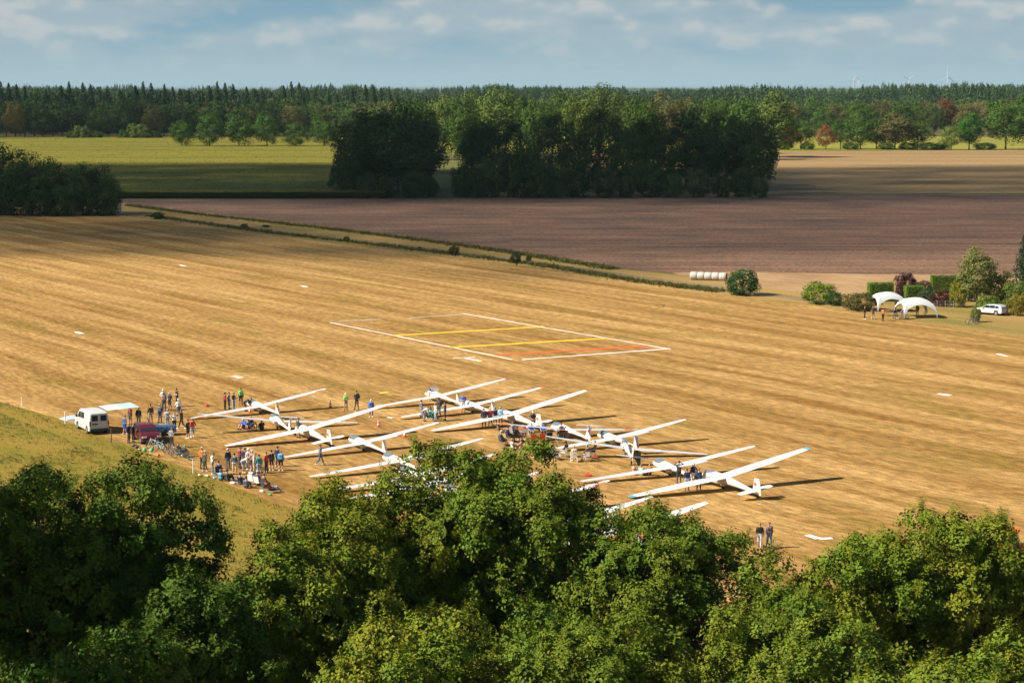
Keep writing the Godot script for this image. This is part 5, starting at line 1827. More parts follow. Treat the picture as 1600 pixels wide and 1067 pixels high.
# ---------------------------------------------------------------- tables: places in metres, x to the right and z towards the camera
# pose, x, z, facing, top, legs, long sleeves 1 + long legs 2, cap, hair, label
const PEOPLE := [
	["relaxed", -34.18, -198.41, 200, "white", "charcoal", 3, "white", "grey_hair", "person in white top and white cap behind the plaid shirt, beyond the van"],
	["phone", -33.71, -196, 170, "plaid", "charcoal", 3, "", "dark_hair", "person in a plaid shirt and dark trousers beyond the van awning"],
	["stand", -33.26, -196.6, 150, "navy", "black", 0, "white", "dark_hair", "person in black tee and shorts with white cap beyond the awning"],
	["crossed", -32.93, -198.82, 120, "black", "charcoal", 0, "", "dark_hair", "person in black standing farthest right of the group beyond the awning"],
	["relaxed", -31.66, -192.11, 200, "white", "denim", 1, "white", "grey_hair", "person with white hair and white top behind the pale grey hoodie"],
	["stand", -33.73, -188.56, 20, "brown", "beige", 3, "", "dark_hair", "person in brown jacket and beige trousers to the right of the van"],
	["stand", -32.89, -188.89, 160, "slate", "denim", 3, "", "grey_hair", "person in slate jacket and jeans standing alone beside the awning"],
	["relaxed", -31.74, -186.02, 10, "pale_grey", "pale_denim", 3, "", "grey_hair", "person in pale grey hoodie behind the blue trailer"],
	["shading", -30.77, -184.07, 200, "white", "black", 0, "", "fair_hair", "person in white tee raising both hands beside the blue trailer"],
	["walk", -30.3, -185.31, 70, "black", "black", 3, "", "dark_hair", "person dressed all in black near the red wing tip"],
	["crossed", -28.9, -180.12, 60, "black", "black", 0, "", "dark_hair", "person in black tee and shorts beside the red tee"],
	["relaxed", -28.63, -180.97, 40, "bright_red", "pale_denim", 2, "", "dark_hair", "person in bright red tee and pale jeans"],
	["phone", -35.52, -188.01, 150, "maroon", "charcoal", 1, "", "dark_hair", "person in maroon shirt under the awning"],
	["stand", -34.61, -187.28, 0, "navy", "grey", 3, "", "grey_hair", "person in navy jacket behind the roof of the red car"],
	["relaxed", -35.02, -182.51, 330, "denim", "royal", 0, "", "fair_hair", "person in blue shirt and blue shorts behind the van"],
	["stand", -33.77, -177.8, 250, "navy", "charcoal", 3, "", "fair_hair", "person in navy jacket at the side of the red car"],
	["phone", -33.47, -178.29, 250, "charcoal", "charcoal", 3, "", "dark_hair", "person in charcoal leaning at the door of the red car"],
	["relaxed", -29.6, -175.38, 330, "grey", "charcoal", 2, "", "fair_hair", "person in grey tee standing over the row of bicycles"],
	["ground", -28.4, -171.94, 200, "brown", "charcoal", 3, "", "red_hair", "person in brown seated behind the bicycles"],
	["ground", -27.71, -171.02, 200, "charcoal", "charcoal", 3, "turquoise", "dark_hair", "seated person with a turquoise cap at the end of the bicycles"],
	["stand", -27.91, -196.6, 300, "maroon", "black", 3, "", "dark_hair", "person in dark maroon at the left of three by the far glider"],
	["relaxed", -27.59, -197, 270, "grey", "denim", 3, "", "dark_hair", "person in grey hoodie in the middle of three by the far glider"],
	["crossed", -27.07, -196.6, 240, "black", "pale_denim", 3, "", "dark_hair", "person in black top and pale jeans by the far glider"],
	["stand", -26.7, -199.22, 200, "hi_vis_green", "black", 0, "", "dark_hair", "person in green vest and black shorts beyond the farthest-left glider"],
	["bend", -25.79, -195.6, 270, "charcoal", "charcoal", 3, "", "dark_hair", "person in dark jacket bending into the open cockpit"],
	["ground", -24.75, -185.48, 150, "royal", "denim", 0, "white", "grey_hair", "person in blue tee and white cap sitting on the grass"],
	["ground", -24.12, -184.95, 200, "royal", "charcoal", 0, "", "dark_hair", "person in blue tee sitting with knees drawn up on the grass"],
	["ground", -23.93, -186.2, 230, "navy", "charcoal", 3, "", "dark_hair", "person in navy sitting behind the two blue tees"],
	["ground", -22.95, -184.95, 20, "black", "black", 3, "", "dark_hair", "person in black sitting apart on the grass under the raised wing"],
	["phone", -19.16, -180.63, 300, "charcoal", "khaki", 0, "", "dark_hair", "person in dark tee and shorts standing by the large glider fuselage"],
	["crossed", -16.11, -196, 190, "hi_vis_green", "khaki", 0, "white", "grey_hair", "man with white cap, green vest and khaki shorts by the cones"],
	["relaxed", -15.1, -197, 170, "black", "black", 3, "", "dark_hair", "person all in black standing next to the green vest"],
	["stand", -13.37, -192.11, 180, "royal", "denim", 3, "white", "grey_hair", "person in royal blue jacket behind a raised wing tip"],
	["walk", -15.91, -167.16, -90, "slate", "denim", 2, "", "dark_hair", "lone person in dark top and jeans walking between two wings"],
	["stand", -25.46, -165.44, 330, "orange", "charcoal", 3, "white", "fair_hair", "person in orange top behind the olive coat"],
	["relaxed", -25.06, -164.31, 330, "olive", "olive", 3, "white", "grey_hair", "person in long olive coat and white cap at the field edge"],
	["phone", -24.23, -162.92, -80, "white", "grey", 2, "", "dark_hair", "person in white tee and grey trousers looking at a phone"],
	["stand", -23.31, -165.44, 20, "black", "denim", 3, "white", "dark_hair", "person in black jacket, white cap and jeans in the left crowd"],
	["stand", -22.46, -163.05, 0, "slate", "cream", 0, "", "dark_hair", "person in slate tee and cream shorts in the left crowd"],
	["phone", -22.44, -166.01, 300, "maroon", "charcoal", 3, "royal", "dark_hair", "person in maroon top with a blue cap in the left crowd"],
	["relaxed", -21.98, -165.72, 340, "navy", "charcoal", 3, "", "dark_hair", "person in navy jacket in the middle of the left crowd"],
	["stand", -21.57, -165.15, 20, "white", "slate", 3, "white", "grey_hair", "person in white shirt and white cap in the left crowd"],
	["stand", -21.21, -164.59, 350, "rose", "brown", 1, "white", "grey_hair", "person in rose shirt with white cap in the left crowd"],
	["bend", -21.83, -163.75, 270, "pale_grey", "pale_denim", 1, "", "fair_hair", "person in pale grey shirt bending down in the left crowd"],
	["phone", -20.91, -163.47, 270, "cream", "beige", 3, "", "fair_hair", "person in cream top in front of the left crowd"],
	["stand", -20.42, -162.64, 10, "teal", "pale_denim", 3, "", "dark_hair", "person in teal jacket and pale jeans in the left crowd"],
	["crossed", -19.96, -163.75, 60, "bright_red", "charcoal", 2, "", "dark_hair", "person in red shirt and black trousers in the left crowd"],
	["stand", -19.66, -164.73, 350, "black", "black", 0, "", "dark_hair", "person in black tee and shorts near the light blue jacket"],
	["relaxed", -19.4, -166.58, 330, "navy", "navy", 3, "", "dark_hair", "person in navy half behind the light blue jacket"],
	["stand", -18.88, -164.59, 0, "sky", "black", 1, "", "fair_hair", "person in light blue jacket and black shorts at the right of the crowd"],
	["chair", -23.57, -162.09, 0, "slate", "denim", 3, "", "dark_hair", "seated person in slate jacket behind the bright blue jacket"],
	["ground", -23.13, -160.47, 330, "sky", "charcoal", 1, "", "fair_hair", "person in bright blue jacket sitting at the field edge"],
	["ground", -22.55, -160.33, 310, "charcoal", "charcoal", 3, "", "dark_hair", "person in charcoal sitting next to the bright blue jacket"],
	["ground", -21.4, -158.88, 340, "navy", "denim", 3, "", "dark_hair", "person in navy fleece sitting on the field edge"],
	["ground", -20.73, -157.44, 340, "slate", "charcoal", 3, "", "dark_hair", "person in slate fleece sitting next to the navy fleece"],
	["chair", -20.4, -158.61, 330, "pale_grey", "grey", 3, "", "grey_hair", "person with grey hair sitting in a chair on the field edge"],
	["chair", -19.85, -157.83, 330, "charcoal", "charcoal", 3, "white", "grey_hair", "person in charcoal with white cap sitting at the field edge"],
	["chair", -19.18, -156.8, 320, "brown", "charcoal", 3, "", "red_hair", "person in brown with reddish hair sitting at the field edge"],
	["lounge", -18.53, -155.53, 290, "maroon", "pale_denim", 3, "", "dark_hair", "person lounging with pale denim legs stretched out to the right"],
	["stand", -8.61, -191.73, -60, "slate", "grey", 3, "", "dark_hair", "thin person in slate at the left of the crew by the red tip"],
	["bend", -8.26, -189.85, -80, "pale_grey", "grey", 3, "", "dark_hair", "person in grey hoodie bending over in the crew"],
	["crouch", -8.05, -191.35, -60, "navy", "charcoal", 3, "", "dark_hair", "person in navy crouching in the crew"],
	["crouch", -7.61, -190.98, 150, "teal", "teal", 3, "", "dark_hair", "person in teal crouching in the middle of the crew"],
	["stand", -7.17, -189.67, 120, "pale_grey", "pale_denim", 3, "", "fair_hair", "person in pale grey hoodie and jeans in the crew"],
	["relaxed", -6.94, -192.49, 160, "charcoal", "charcoal", 3, "", "dark_hair", "person in charcoal behind the pale grey hoodie"],
	["stand", -6.3, -190.41, 90, "navy", "navy", 3, "", "dark_hair", "person dressed all in navy at the right of the crew"],
	["phone", -4.69, -195.01, 180, "royal", "pale_grey", 0, "", "fair_hair", "person in blue tee and pale trousers behind the red-tipped wing"],
	["stand", -2.6, -186.56, 0, "navy", "charcoal", 3, "", "red_hair", "person in navy with reddish hair behind the long wing"],
	["relaxed", -2.01, -186.74, 0, "maroon", "charcoal", 0, "white", "grey_hair", "person in maroon tee and white cap behind the long wing"],
	["stand", -1.57, -187.28, 20, "navy", "charcoal", 0, "turquoise", "dark_hair", "person in navy with turquoise cap behind the long wing"],
	["stand", -1.07, -187.28, 0, "pale_blue", "grey", 0, "turquoise", "fair_hair", "person in pale blue tee and turquoise cap behind the long wing"],
	["lounge", -0.75, -181.31, 270, "brown", "mauve", 3, "", "dark_hair", "person in brown lounging at the left of the seated group"],
	["chair", -0.78, -176.66, 300, "dark_green", "brown", 0, "white", "grey_hair", "person in dark green with white cap at the left of the seated group"],
	["chair", -0.17, -178.62, 290, "navy", "charcoal", 3, "", "dark_hair", "person in navy sitting second from left in the group"],
	["chair", 0.23, -181.31, 300, "mauve", "denim", 0, "", "fair_hair", "person in mauve tee sitting in the back row of the group"],
	["chair", 0.57, -178.62, 320, "slate", "denim", 0, "", "grey_hair", "person in slate tee sitting in the middle of the group"],
	["chair", 1.03, -179.96, 180, "bright_red", "navy", 0, "", "dark_hair", "person in red tee facing the camera in the seated group"],
	["chair", 1.78, -180.97, 190, "royal", "grey", 0, "white", "fair_hair", "person in royal blue behind the first orange deckchair"],
	["chair", 2.8, -180.63, 170, "royal", "charcoal", 0, "", "dark_hair", "person in royal blue behind the second orange deckchair"],
	["ground", 0.17, -174.74, 300, "white", "rose", 0, "", "fair_hair", "person in white sitting on the grass below the group"],
	["ground", 0.64, -174.74, 60, "rose", "beige", 0, "", "red_hair", "person in rose sitting on the grass below the group"],
	["chair", 4.29, -180.63, 30, "mauve", "grey", 0, "", "dark_hair", "person in mauve sitting beside the dark green chair"],
	["ground", 4.81, -180.63, 60, "rose", "beige", 0, "", "fair_hair", "person in rose sitting under the left wing of the orange-marked glider"],
	["chair", 2.01, -186.92, 200, "charcoal", "charcoal", 0, "white", "grey_hair", "person in charcoal with white cap at the tail of the long glider"],
	["ground", 2.43, -187.64, 150, "brown", "charcoal", 3, "", "dark_hair", "person in brown sitting at the tail of the long glider"],
	["chair", 3.61, -169.82, 300, "slate", "pale_denim", 2, "", "dark_hair", "person in slate tee and jeans in the first white chair"],
	["chair", 4.42, -171.17, 60, "charcoal", "grey", 0, "", "dark_hair", "person in dark tee facing left near the white chairs"],
	["chair", 5.2, -168.92, 0, "cream", "cream", 0, "", "grey_hair", "person in cream shirt seen from behind in a white chair"],
	["chair", 6.17, -169.22, 40, "brown", "charcoal", 0, "turquoise", "dark_hair", "person in brown with pale cap in the third white chair"],
	["chair", 6.84, -171.17, 90, "grey", "denim", 3, "", "grey_hair", "person in grey top at the right end of the white chairs"],
	["ground", 10.03, -162.92, 290, "rose", "brown", 0, "", "red_hair", "person in rose sitting under the wing, left of three"],
	["ground", 10.53, -162.64, 320, "pale_blue", "pale_denim", 3, "", "fair_hair", "person in pale blue sitting under the wing, middle of three"],
	["ground", 11, -162.64, 60, "maroon", "charcoal", 0, "", "dark_hair", "person in maroon sitting under the wing, right of three"],
	["shading", 13.21, -159.4, 0, "charcoal", "charcoal", 3, "bright_red", "dark_hair", "person in charcoal with red cap raising both arms"],
	["stand", 13.58, -156.29, 10, "navy", "pale_denim", 0, "", "dark_hair", "person in navy sweater and pale shorts behind the blue-tipped wing"],
	["relaxed", 14.28, -158.61, 20, "navy", "cream", 3, "white", "grey_hair", "person in navy with white cap among the four"],
	["stand", 14.52, -156.54, 350, "navy", "charcoal", 3, "", "red_hair", "person in navy sweater at the right of the four"],
	["walk", 16.83, -136.25, 170, "black", "pale_grey", 3, "", "fair_hair", "person in black jacket and pale trousers walking on open grass"],
	["walk", 17.46, -136.25, 185, "mauve", "denim", 3, "", "red_hair", "person in dark top and jeans walking beside the black jacket"],
	["stand", 47.72, -275.16, 250, "black", "black", 3, "", "red_hair", "person in black at the left leg of the dome tents"],
	["relaxed", 49.02, -275.93, 180, "charcoal", "brown", 0, "", "dark_hair", "person in charcoal tee and brown shorts by the dome tents"],
	["stand", 49.84, -273.24, 300, "orange", "black", 3, "", "dark_hair", "person in orange vest and black trousers by the dome tents"],
	["chair", 52.2, -276.71, 200, "charcoal", "charcoal", 3, "", "dark_hair", "person in charcoal seated at the left table in the tents"],
	["chair", 53.09, -276.32, 180, "slate", "charcoal", 3, "", "grey_hair", "person in slate seated at the right table in the tents"],
	["stand", 55.63, -279.08, 150, "brown", "brown", 3, "", "fair_hair", "person in brown standing inside the right dome tent"],
	["chair", -8.18, -202.13, 0, "white", "grey", 3, "", "dark_hair", "dark-haired pilot sitting in the cockpit under the raised canopy"],
]

# name, kind, x, z, height, width, leaf colour, label, group
const TREES := [
	["broadleaf_tree", "oak", -169.45, -1055, 13.86, 12.86, 0.060, 0.120, 0.018, "first from the left of six rounded trees in the yellow crop", "row of six trees in the crop"],
	["broadleaf_tree", "round", -155.33, -1055, 17.15, 14.84, 0.066, 0.126, 0.024, "second from the left of six rounded trees in the yellow crop", "row of six trees in the crop"],
	["broadleaf_tree", "oak", -140.22, -1055, 15.83, 15.17, 0.066, 0.126, 0.024, "third from the left of six rounded trees in the yellow crop", "row of six trees in the crop"],
	["broadleaf_tree", "wide", -125.77, -1055, 17.81, 14.18, 0.066, 0.132, 0.024, "fourth from the left of six rounded trees in the yellow crop", "row of six trees in the crop"],
	["broadleaf_tree", "round", -110.99, -1055, 12.87, 13.85, 0.066, 0.126, 0.024, "fifth from the left of six rounded trees in the yellow crop", "row of six trees in the crop"],
	["broadleaf_tree", "oak", -96.55, -1055, 14.52, 14.51, 0.066, 0.132, 0.024, "sixth from the left of six rounded trees in the yellow crop", "row of six trees in the crop"],
	["bush", "bush", -263.27, -1230, 6.02, 7.69, 0.054, 0.102, 0.018, "small bush at the foot of the left forest", "bushes at the foot of the forest"],
	["bush", "bush", -257.15, -1230, 8.71, 13.07, 0.114, 0.162, 0.030, "pale round bush at the foot of the left forest", "bushes at the foot of the forest"],
	["bush", "bush", -248.73, -1230, 5.63, 8.46, 0.072, 0.138, 0.024, "low bush at the foot of the left forest", "bushes at the foot of the forest"],
	["bush", "bush", -231.13, -1230, 6.4, 9.99, 0.066, 0.126, 0.018, "grey-green bush at the foot of the left forest", "bushes at the foot of the forest"],
	["bush", "bush", -223.47, -1230, 9.86, 16.14, 0.126, 0.186, 0.036, "bright round bush at the foot of the left forest", "bushes at the foot of the forest"],
	["bush", "bush", -213.14, -1230, 5.63, 7.69, 0.060, 0.108, 0.018, "last small bush at the foot of the left forest", "bushes at the foot of the forest"],
	["broadleaf_tree", "wide", -46.44, -600, 20.88, 14.06, 0.048, 0.090, 0.018, "dark green tree, 1st from the left among the dark wood beyond the ploughed field", "dark wood beyond the ploughed field"],
	["broadleaf_tree", "wide", -41.09, -627, 24.34, 22.04, 0.054, 0.090, 0.018, "green tree, 3rd from the left among the dark wood beyond the ploughed field", "dark wood beyond the ploughed field"],
	["broadleaf_tree", "round", -34.11, -614, 25.24, 21.59, 0.042, 0.090, 0.024, "green tree, 4th from the left among the dark wood beyond the ploughed field", "dark wood beyond the ploughed field"],
	["broadleaf_tree", "round", -29, -641, 22.19, 17.53, 0.048, 0.090, 0.018, "dark green tree, 6th from the left among the dark wood beyond the ploughed field", "dark wood beyond the ploughed field"],
	["broadleaf_tree", "oak", -43.25, -616, 18.1, 14.44, 0.048, 0.084, 0.018, "green tree, 2nd from the left among the dark wood beyond the ploughed field", "dark wood beyond the ploughed field"],
	["broadleaf_tree", "oak", -31.31, -597, 20.93, 18.66, 0.036, 0.078, 0.024, "green tree, 5th from the left among the dark wood beyond the ploughed field", "dark wood beyond the ploughed field"],
	["broadleaf_tree", "lime", -26.9, -634, 15.94, 8.42, 0.042, 0.084, 0.018, "dark green tree, 7th from the left among the dark wood beyond the ploughed field", "dark wood beyond the ploughed field"],
	["broadleaf_tree", "lime", -13.55, -679, 18.27, 9.02, 0.060, 0.114, 0.024, "green tree, 8th from the left among the dark wood beyond the ploughed field", "dark wood beyond the ploughed field"],
	["broadleaf_tree", "oak", -9.15, -667, 20.16, 12.51, 0.048, 0.090, 0.024, "green tree, 9th from the left among the dark wood beyond the ploughed field", "dark wood beyond the ploughed field"],
	["broadleaf_tree", "round", -2.25, -721, 20.19, 16.9, 0.042, 0.078, 0.018, "dark green tree, 10th from the left among the dark wood beyond the ploughed field", "dark wood beyond the ploughed field"],
	["broadleaf_tree", "oak", 5.1, -629, 14.49, 10.81, 0.060, 0.108, 0.024, "green tree, 11th from the left among the dark wood beyond the ploughed field", "dark wood beyond the ploughed field"],
	["broadleaf_tree", "wide", 13.01, -673, 23.01, 17.35, 0.036, 0.078, 0.024, "green tree, 12th from the left among the dark wood beyond the ploughed field", "dark wood beyond the ploughed field"],
	["broadleaf_tree", "oak", 19.51, -638, 16.25, 11.46, 0.048, 0.096, 0.018, "dark green tree, 13th from the left among the dark wood beyond the ploughed field", "dark wood beyond the ploughed field"],
	["broadleaf_tree", "wide", 26.9, -634, 25.06, 17.34, 0.048, 0.090, 0.018, "green tree, 14th from the left among the dark wood beyond the ploughed field", "dark wood beyond the ploughed field"],
	["broadleaf_tree", "round", 35.28, -650, 17.19, 12.7, 0.036, 0.072, 0.018, "green tree, 15th from the left among the dark wood beyond the ploughed field", "dark wood beyond the ploughed field"],
	["broadleaf_tree", "oak", 41.92, -646, 22.52, 15.14, 0.054, 0.102, 0.024, "dark green tree, 17th from the left among the dark wood beyond the ploughed field", "dark wood beyond the ploughed field"],
	["broadleaf_tree", "wide", 46.37, -614, 17.57, 11.51, 0.054, 0.090, 0.018, "green tree, 18th from the left among the dark wood beyond the ploughed field", "dark wood beyond the ploughed field"],
	["broadleaf_tree", "round", 55.41, -653, 23.25, 18.88, 0.036, 0.078, 0.024, "green tree, 19th from the left among the dark wood beyond the ploughed field", "dark wood beyond the ploughed field"],
	["broadleaf_tree", "oak", 59.39, -622, 18.95, 13.12, 0.054, 0.102, 0.024, "dark green tree, 21st from the left among the dark wood beyond the ploughed field", "dark wood beyond the ploughed field"],
	["broadleaf_tree", "wide", 68.66, -657, 23.2, 18.99, 0.060, 0.114, 0.024, "green tree, 22nd from the left among the dark wood beyond the ploughed field", "dark wood beyond the ploughed field"],
	["broadleaf_tree", "oak", 72.73, -630, 21.55, 14.77, 0.042, 0.078, 0.024, "green tree, 24th from the left among the dark wood beyond the ploughed field", "dark wood beyond the ploughed field"],
	["broadleaf_tree", "lime", 74.5, -609, 20.34, 9.52, 0.054, 0.102, 0.024, "dark green tree, 25th from the left among the dark wood beyond the ploughed field", "dark wood beyond the ploughed field"],
	["broadleaf_tree", "round", 69.24, -634, 17.92, 14.86, 0.054, 0.102, 0.024, "green tree, 23rd from the left among the dark wood beyond the ploughed field", "dark wood beyond the ploughed field"],
	["broadleaf_tree", "oak", 56.8, -617, 17.89, 14.46, 0.042, 0.090, 0.024, "green tree, 20th from the left among the dark wood beyond the ploughed field", "dark wood beyond the ploughed field"],
	["broadleaf_tree", "round", 34.76, -602, 17.08, 14.11, 0.042, 0.084, 0.018, "dark green tree, 16th from the left among the dark wood beyond the ploughed field", "dark wood beyond the ploughed field"],
	["bush", "bush", -47.88, -590, 11.09, 9.75, 0.054, 0.102, 0.030, "green bush, 1st from the left among the dark bushes before the wood", "dark bushes before the wood"],
	["bush", "bush", -41.71, -586, 6.83, 6.32, 0.072, 0.120, 0.042, "green bush, 2nd from the left among the dark bushes before the wood", "dark bushes before the wood"],
	["bush", "bush", -35.85, -586, 5.73, 5.48, 0.054, 0.102, 0.024, "dark green bush, 3rd from the left among the dark bushes before the wood", "dark bushes before the wood"],
	["bush", "bush", -27.85, -587, 7.89, 8.44, 0.054, 0.102, 0.030, "green bush, 4th from the left among the dark bushes before the wood", "dark bushes before the wood"],
	["bush", "bush", -23.57, -590, 5.56, 5.09, 0.066, 0.108, 0.036, "green bush, 5th from the left among the dark bushes before the wood", "dark bushes before the wood"],
	["bush", "bush", -14.32, -588, 9.32, 7.18, 0.042, 0.084, 0.018, "dark green bush, 6th from the left among the dark bushes before the wood", "dark bushes before the wood"],
	["bush", "bush", -10.61, -586, 8.29, 7.16, 0.042, 0.084, 0.024, "green bush, 7th from the left among the dark bushes before the wood", "dark bushes before the wood"],
	["bush", "bush", -5.91, -592, 11.02, 10.64, 0.060, 0.102, 0.036, "green bush, 8th from the left among the dark bushes before the wood", "dark bushes before the wood"],
	["bush", "bush", 1.1, -588, 12.99, 13.52, 0.042, 0.078, 0.018, "dark green bush, 9th from the left among the dark bushes before the wood", "dark bushes before the wood"],
	["bush", "bush", 8.41, -586, 10.49, 11.37, 0.048, 0.084, 0.024, "green bush, 10th from the left among the dark bushes before the wood", "dark bushes before the wood"],
	["bush", "bush", 13.17, -586, 8.29, 7.16, 0.072, 0.120, 0.042, "green bush, 11th from the left among the dark bushes before the wood", "dark bushes before the wood"],
	["bush", "bush", 19.15, -590, 12.19, 12.72, 0.042, 0.078, 0.018, "dark green bush, 12th from the left among the dark bushes before the wood", "dark bushes before the wood"],
	["bush", "bush", 26.34, -586, 8.29, 8.42, 0.054, 0.096, 0.030, "green bush, 13th from the left among the dark bushes before the wood", "dark bushes before the wood"],
	["bush", "bush", 32.56, -586, 6.09, 6.32, 0.066, 0.108, 0.036, "green bush, 14th from the left among the dark bushes before the wood", "dark bushes before the wood"],
	["bush", "bush", 39.78, -590, 9.98, 11.87, 0.042, 0.084, 0.018, "dark green bush, 15th from the left among the dark bushes before the wood", "dark bushes before the wood"],
	["bush", "bush", 46.1, -586, 6.83, 6.32, 0.054, 0.102, 0.030, "green bush, 16th from the left among the dark bushes before the wood", "dark bushes before the wood"],
	["bush", "bush", 53.23, -588, 8.21, 8.45, 0.072, 0.114, 0.042, "green bush, 17th from the left among the dark bushes before the wood", "dark bushes before the wood"],
	["bush", "bush", 60.2, -588, 6.38, 6.34, 0.042, 0.084, 0.018, "dark green bush, 18th from the left among the dark bushes before the wood", "dark bushes before the wood"],
	["bush", "bush", 66.3, -590, 8.51, 8.48, 0.048, 0.090, 0.024, "green bush, 19th from the left among the dark bushes before the wood", "dark bushes before the wood"],
	["bush", "bush", 70.98, -586, 5.73, 5.48, 0.072, 0.120, 0.042, "green bush, 20th from the left among the dark bushes before the wood", "dark bushes before the wood"],
	["broadleaf_tree", "round", -40.65, -900, 23.69, 19.41, 0.060, 0.108, 0.018, "mid green tree, 1st from the left among the sunlit trees behind the dark wood", "sunlit trees behind the dark wood"],
	["broadleaf_tree", "oak", -31.86, -930, 26.93, 18.72, 0.132, 0.186, 0.036, "light green tree, 3rd from the left among the sunlit trees behind the dark wood", "sunlit trees behind the dark wood"],
	["broadleaf_tree", "lime", -21.38, -880, 26.05, 15.81, 0.054, 0.102, 0.018, "mid green tree, 4th from the left among the sunlit trees behind the dark wood", "sunlit trees behind the dark wood"],
	["broadleaf_tree", "oak", -15.54, -960, 28, 19.32, 0.126, 0.180, 0.036, "light green tree, 6th from the left among the sunlit trees behind the dark wood", "sunlit trees behind the dark wood"],
	["broadleaf_tree", "round", -6.44, -940, 29.53, 22.3, 0.126, 0.180, 0.036, "light green tree, 7th from the left among the sunlit trees behind the dark wood", "sunlit trees behind the dark wood"],
	["broadleaf_tree", "oak", 3.66, -980, 28.24, 19.02, 0.054, 0.102, 0.018, "mid green tree, 8th from the left among the sunlit trees behind the dark wood", "sunlit trees behind the dark wood"],
	["broadleaf_tree", "wide", 11.77, -900, 25.94, 18.11, 0.072, 0.132, 0.024, "mid green tree, 9th from the left among the sunlit trees behind the dark wood", "sunlit trees behind the dark wood"],
	["broadleaf_tree", "round", 22.42, -1000, 27.88, 21.56, 0.066, 0.120, 0.018, "mid green tree, 10th from the left among the sunlit trees behind the dark wood", "sunlit trees behind the dark wood"],
	["broadleaf_tree", "oak", 30.41, -930, 27.51, 18.05, 0.120, 0.168, 0.030, "light green tree, 11th from the left among the sunlit trees behind the dark wood", "sunlit trees behind the dark wood"],
	["broadleaf_tree", "round", 40.06, -960, 30.7, 22.77, 0.096, 0.138, 0.030, "light green tree, 12th from the left among the sunlit trees behind the dark wood", "sunlit trees behind the dark wood"],
	["broadleaf_tree", "wide", 51.26, -980, 28.55, 21.13, 0.102, 0.144, 0.030, "light green tree, 13th from the left among the sunlit trees behind the dark wood", "sunlit trees behind the dark wood"],
	["broadleaf_tree", "oak", 57.88, -920, 26.4, 18.51, 0.060, 0.108, 0.018, "mid green tree, 14th from the left among the sunlit trees behind the dark wood", "sunlit trees behind the dark wood"],
	["broadleaf_tree", "round", 70.55, -960, 26.5, 20.7, 0.138, 0.132, 0.042, "olive tree, 16th from the left among the sunlit trees behind the dark wood", "sunlit trees behind the dark wood"],
	["broadleaf_tree", "wide", 81.99, -990, 26.67, 20.64, 0.108, 0.102, 0.030, "olive tree, 17th from the left among the sunlit trees behind the dark wood", "sunlit trees behind the dark wood"],
	["broadleaf_tree", "oak", 85.38, -920, 25.82, 17.85, 0.072, 0.132, 0.024, "mid green tree, 18th from the left among the sunlit trees behind the dark wood", "sunlit trees behind the dark wood"],
	["broadleaf_tree", "round", 100.08, -980, 24.88, 19.02, 0.072, 0.138, 0.024, "mid green tree, 19th from the left among the sunlit trees behind the dark wood", "sunlit trees behind the dark wood"],
	["broadleaf_tree", "lime", 100.91, -900, 25.38, 16.17, 0.072, 0.138, 0.024, "mid green tree, 20th from the left among the sunlit trees behind the dark wood", "sunlit trees behind the dark wood"],
	["broadleaf_tree", "oak", 112.99, -940, 23.95, 15.54, 0.060, 0.114, 0.018, "mid green tree, 21st from the left among the sunlit trees behind the dark wood", "sunlit trees behind the dark wood"],
	["broadleaf_tree", "tall", 119.61, -930, 28.38, 16.04, 0.108, 0.156, 0.030, "light green tree, 22nd from the left among the sunlit trees behind the dark wood", "sunlit trees behind the dark wood"],
	["broadleaf_tree", "oak", 53.66, -820, 22.29, 14.73, 0.066, 0.120, 0.018, "mid green tree, 15th from the left among the sunlit trees behind the dark wood", "sunlit trees behind the dark wood"],
	["broadleaf_tree", "lime", -17.45, -800, 21.5, 12.65, 0.072, 0.132, 0.024, "mid green tree, 5th from the left among the sunlit trees behind the dark wood", "sunlit trees behind the dark wood"],
	["broadleaf_tree", "oak", -33.17, -760, 20.07, 10.93, 0.102, 0.144, 0.030, "light green tree, 2nd from the left among the sunlit trees behind the dark wood", "sunlit trees behind the dark wood"],
	["broadleaf_tree", "tall", 141.19, -1050, 11.31, 9.06, 0.192, 0.090, 0.024, "small brown tree by the field in the roadside line behind the straw field", "roadside trees on the right"],
	["broadleaf_tree", "oak", 148.43, -1055, 15.18, 14.41, 0.072, 0.132, 0.024, "green tree next to the small brown one in the roadside line behind the straw field", "roadside trees on the right"],
	["broadleaf_tree", "round", 160.48, -1050, 11.64, 9.43, 0.246, 0.102, 0.036, "orange-brown young tree in the roadside line behind the straw field", "roadside trees on the right"],
	["broadleaf_tree", "oak", 169.59, -1060, 14.44, 12.95, 0.054, 0.108, 0.018, "rounded green tree right of the orange-brown tree in the roadside line behind the straw field", "roadside trees on the right"],
	["broadleaf_tree", "round", 178.97, -1055, 17.15, 16.68, 0.072, 0.138, 0.024, "full green tree in the roadside line behind the straw field", "roadside trees on the right"],
	["broadleaf_tree", "lime", 188.06, -1060, 15.1, 13.71, 0.060, 0.108, 0.018, "narrow green tree in the roadside line behind the straw field", "roadside trees on the right"],
	["broadleaf_tree", "tall", 195.77, -1050, 17.88, 16.6, 0.114, 0.108, 0.036, "olive-brown tall tree in the roadside line behind the straw field", "roadside trees on the right"],
	["broadleaf_tree", "oak", 208.2, -1055, 13.86, 15.17, 0.066, 0.126, 0.018, "dark rounded tree in the roadside line behind the straw field", "roadside trees on the right"],
	["broadleaf_tree", "round", 223.47, -1045, 11.73, 12.02, 0.132, 0.186, 0.036, "pale green small tree in the roadside line behind the straw field", "roadside trees on the right"],
	["broadleaf_tree", "tall", 233.69, -1050, 17.88, 11.32, 0.048, 0.144, 0.018, "bright green slim tree in the roadside line behind the straw field", "roadside trees on the right"],
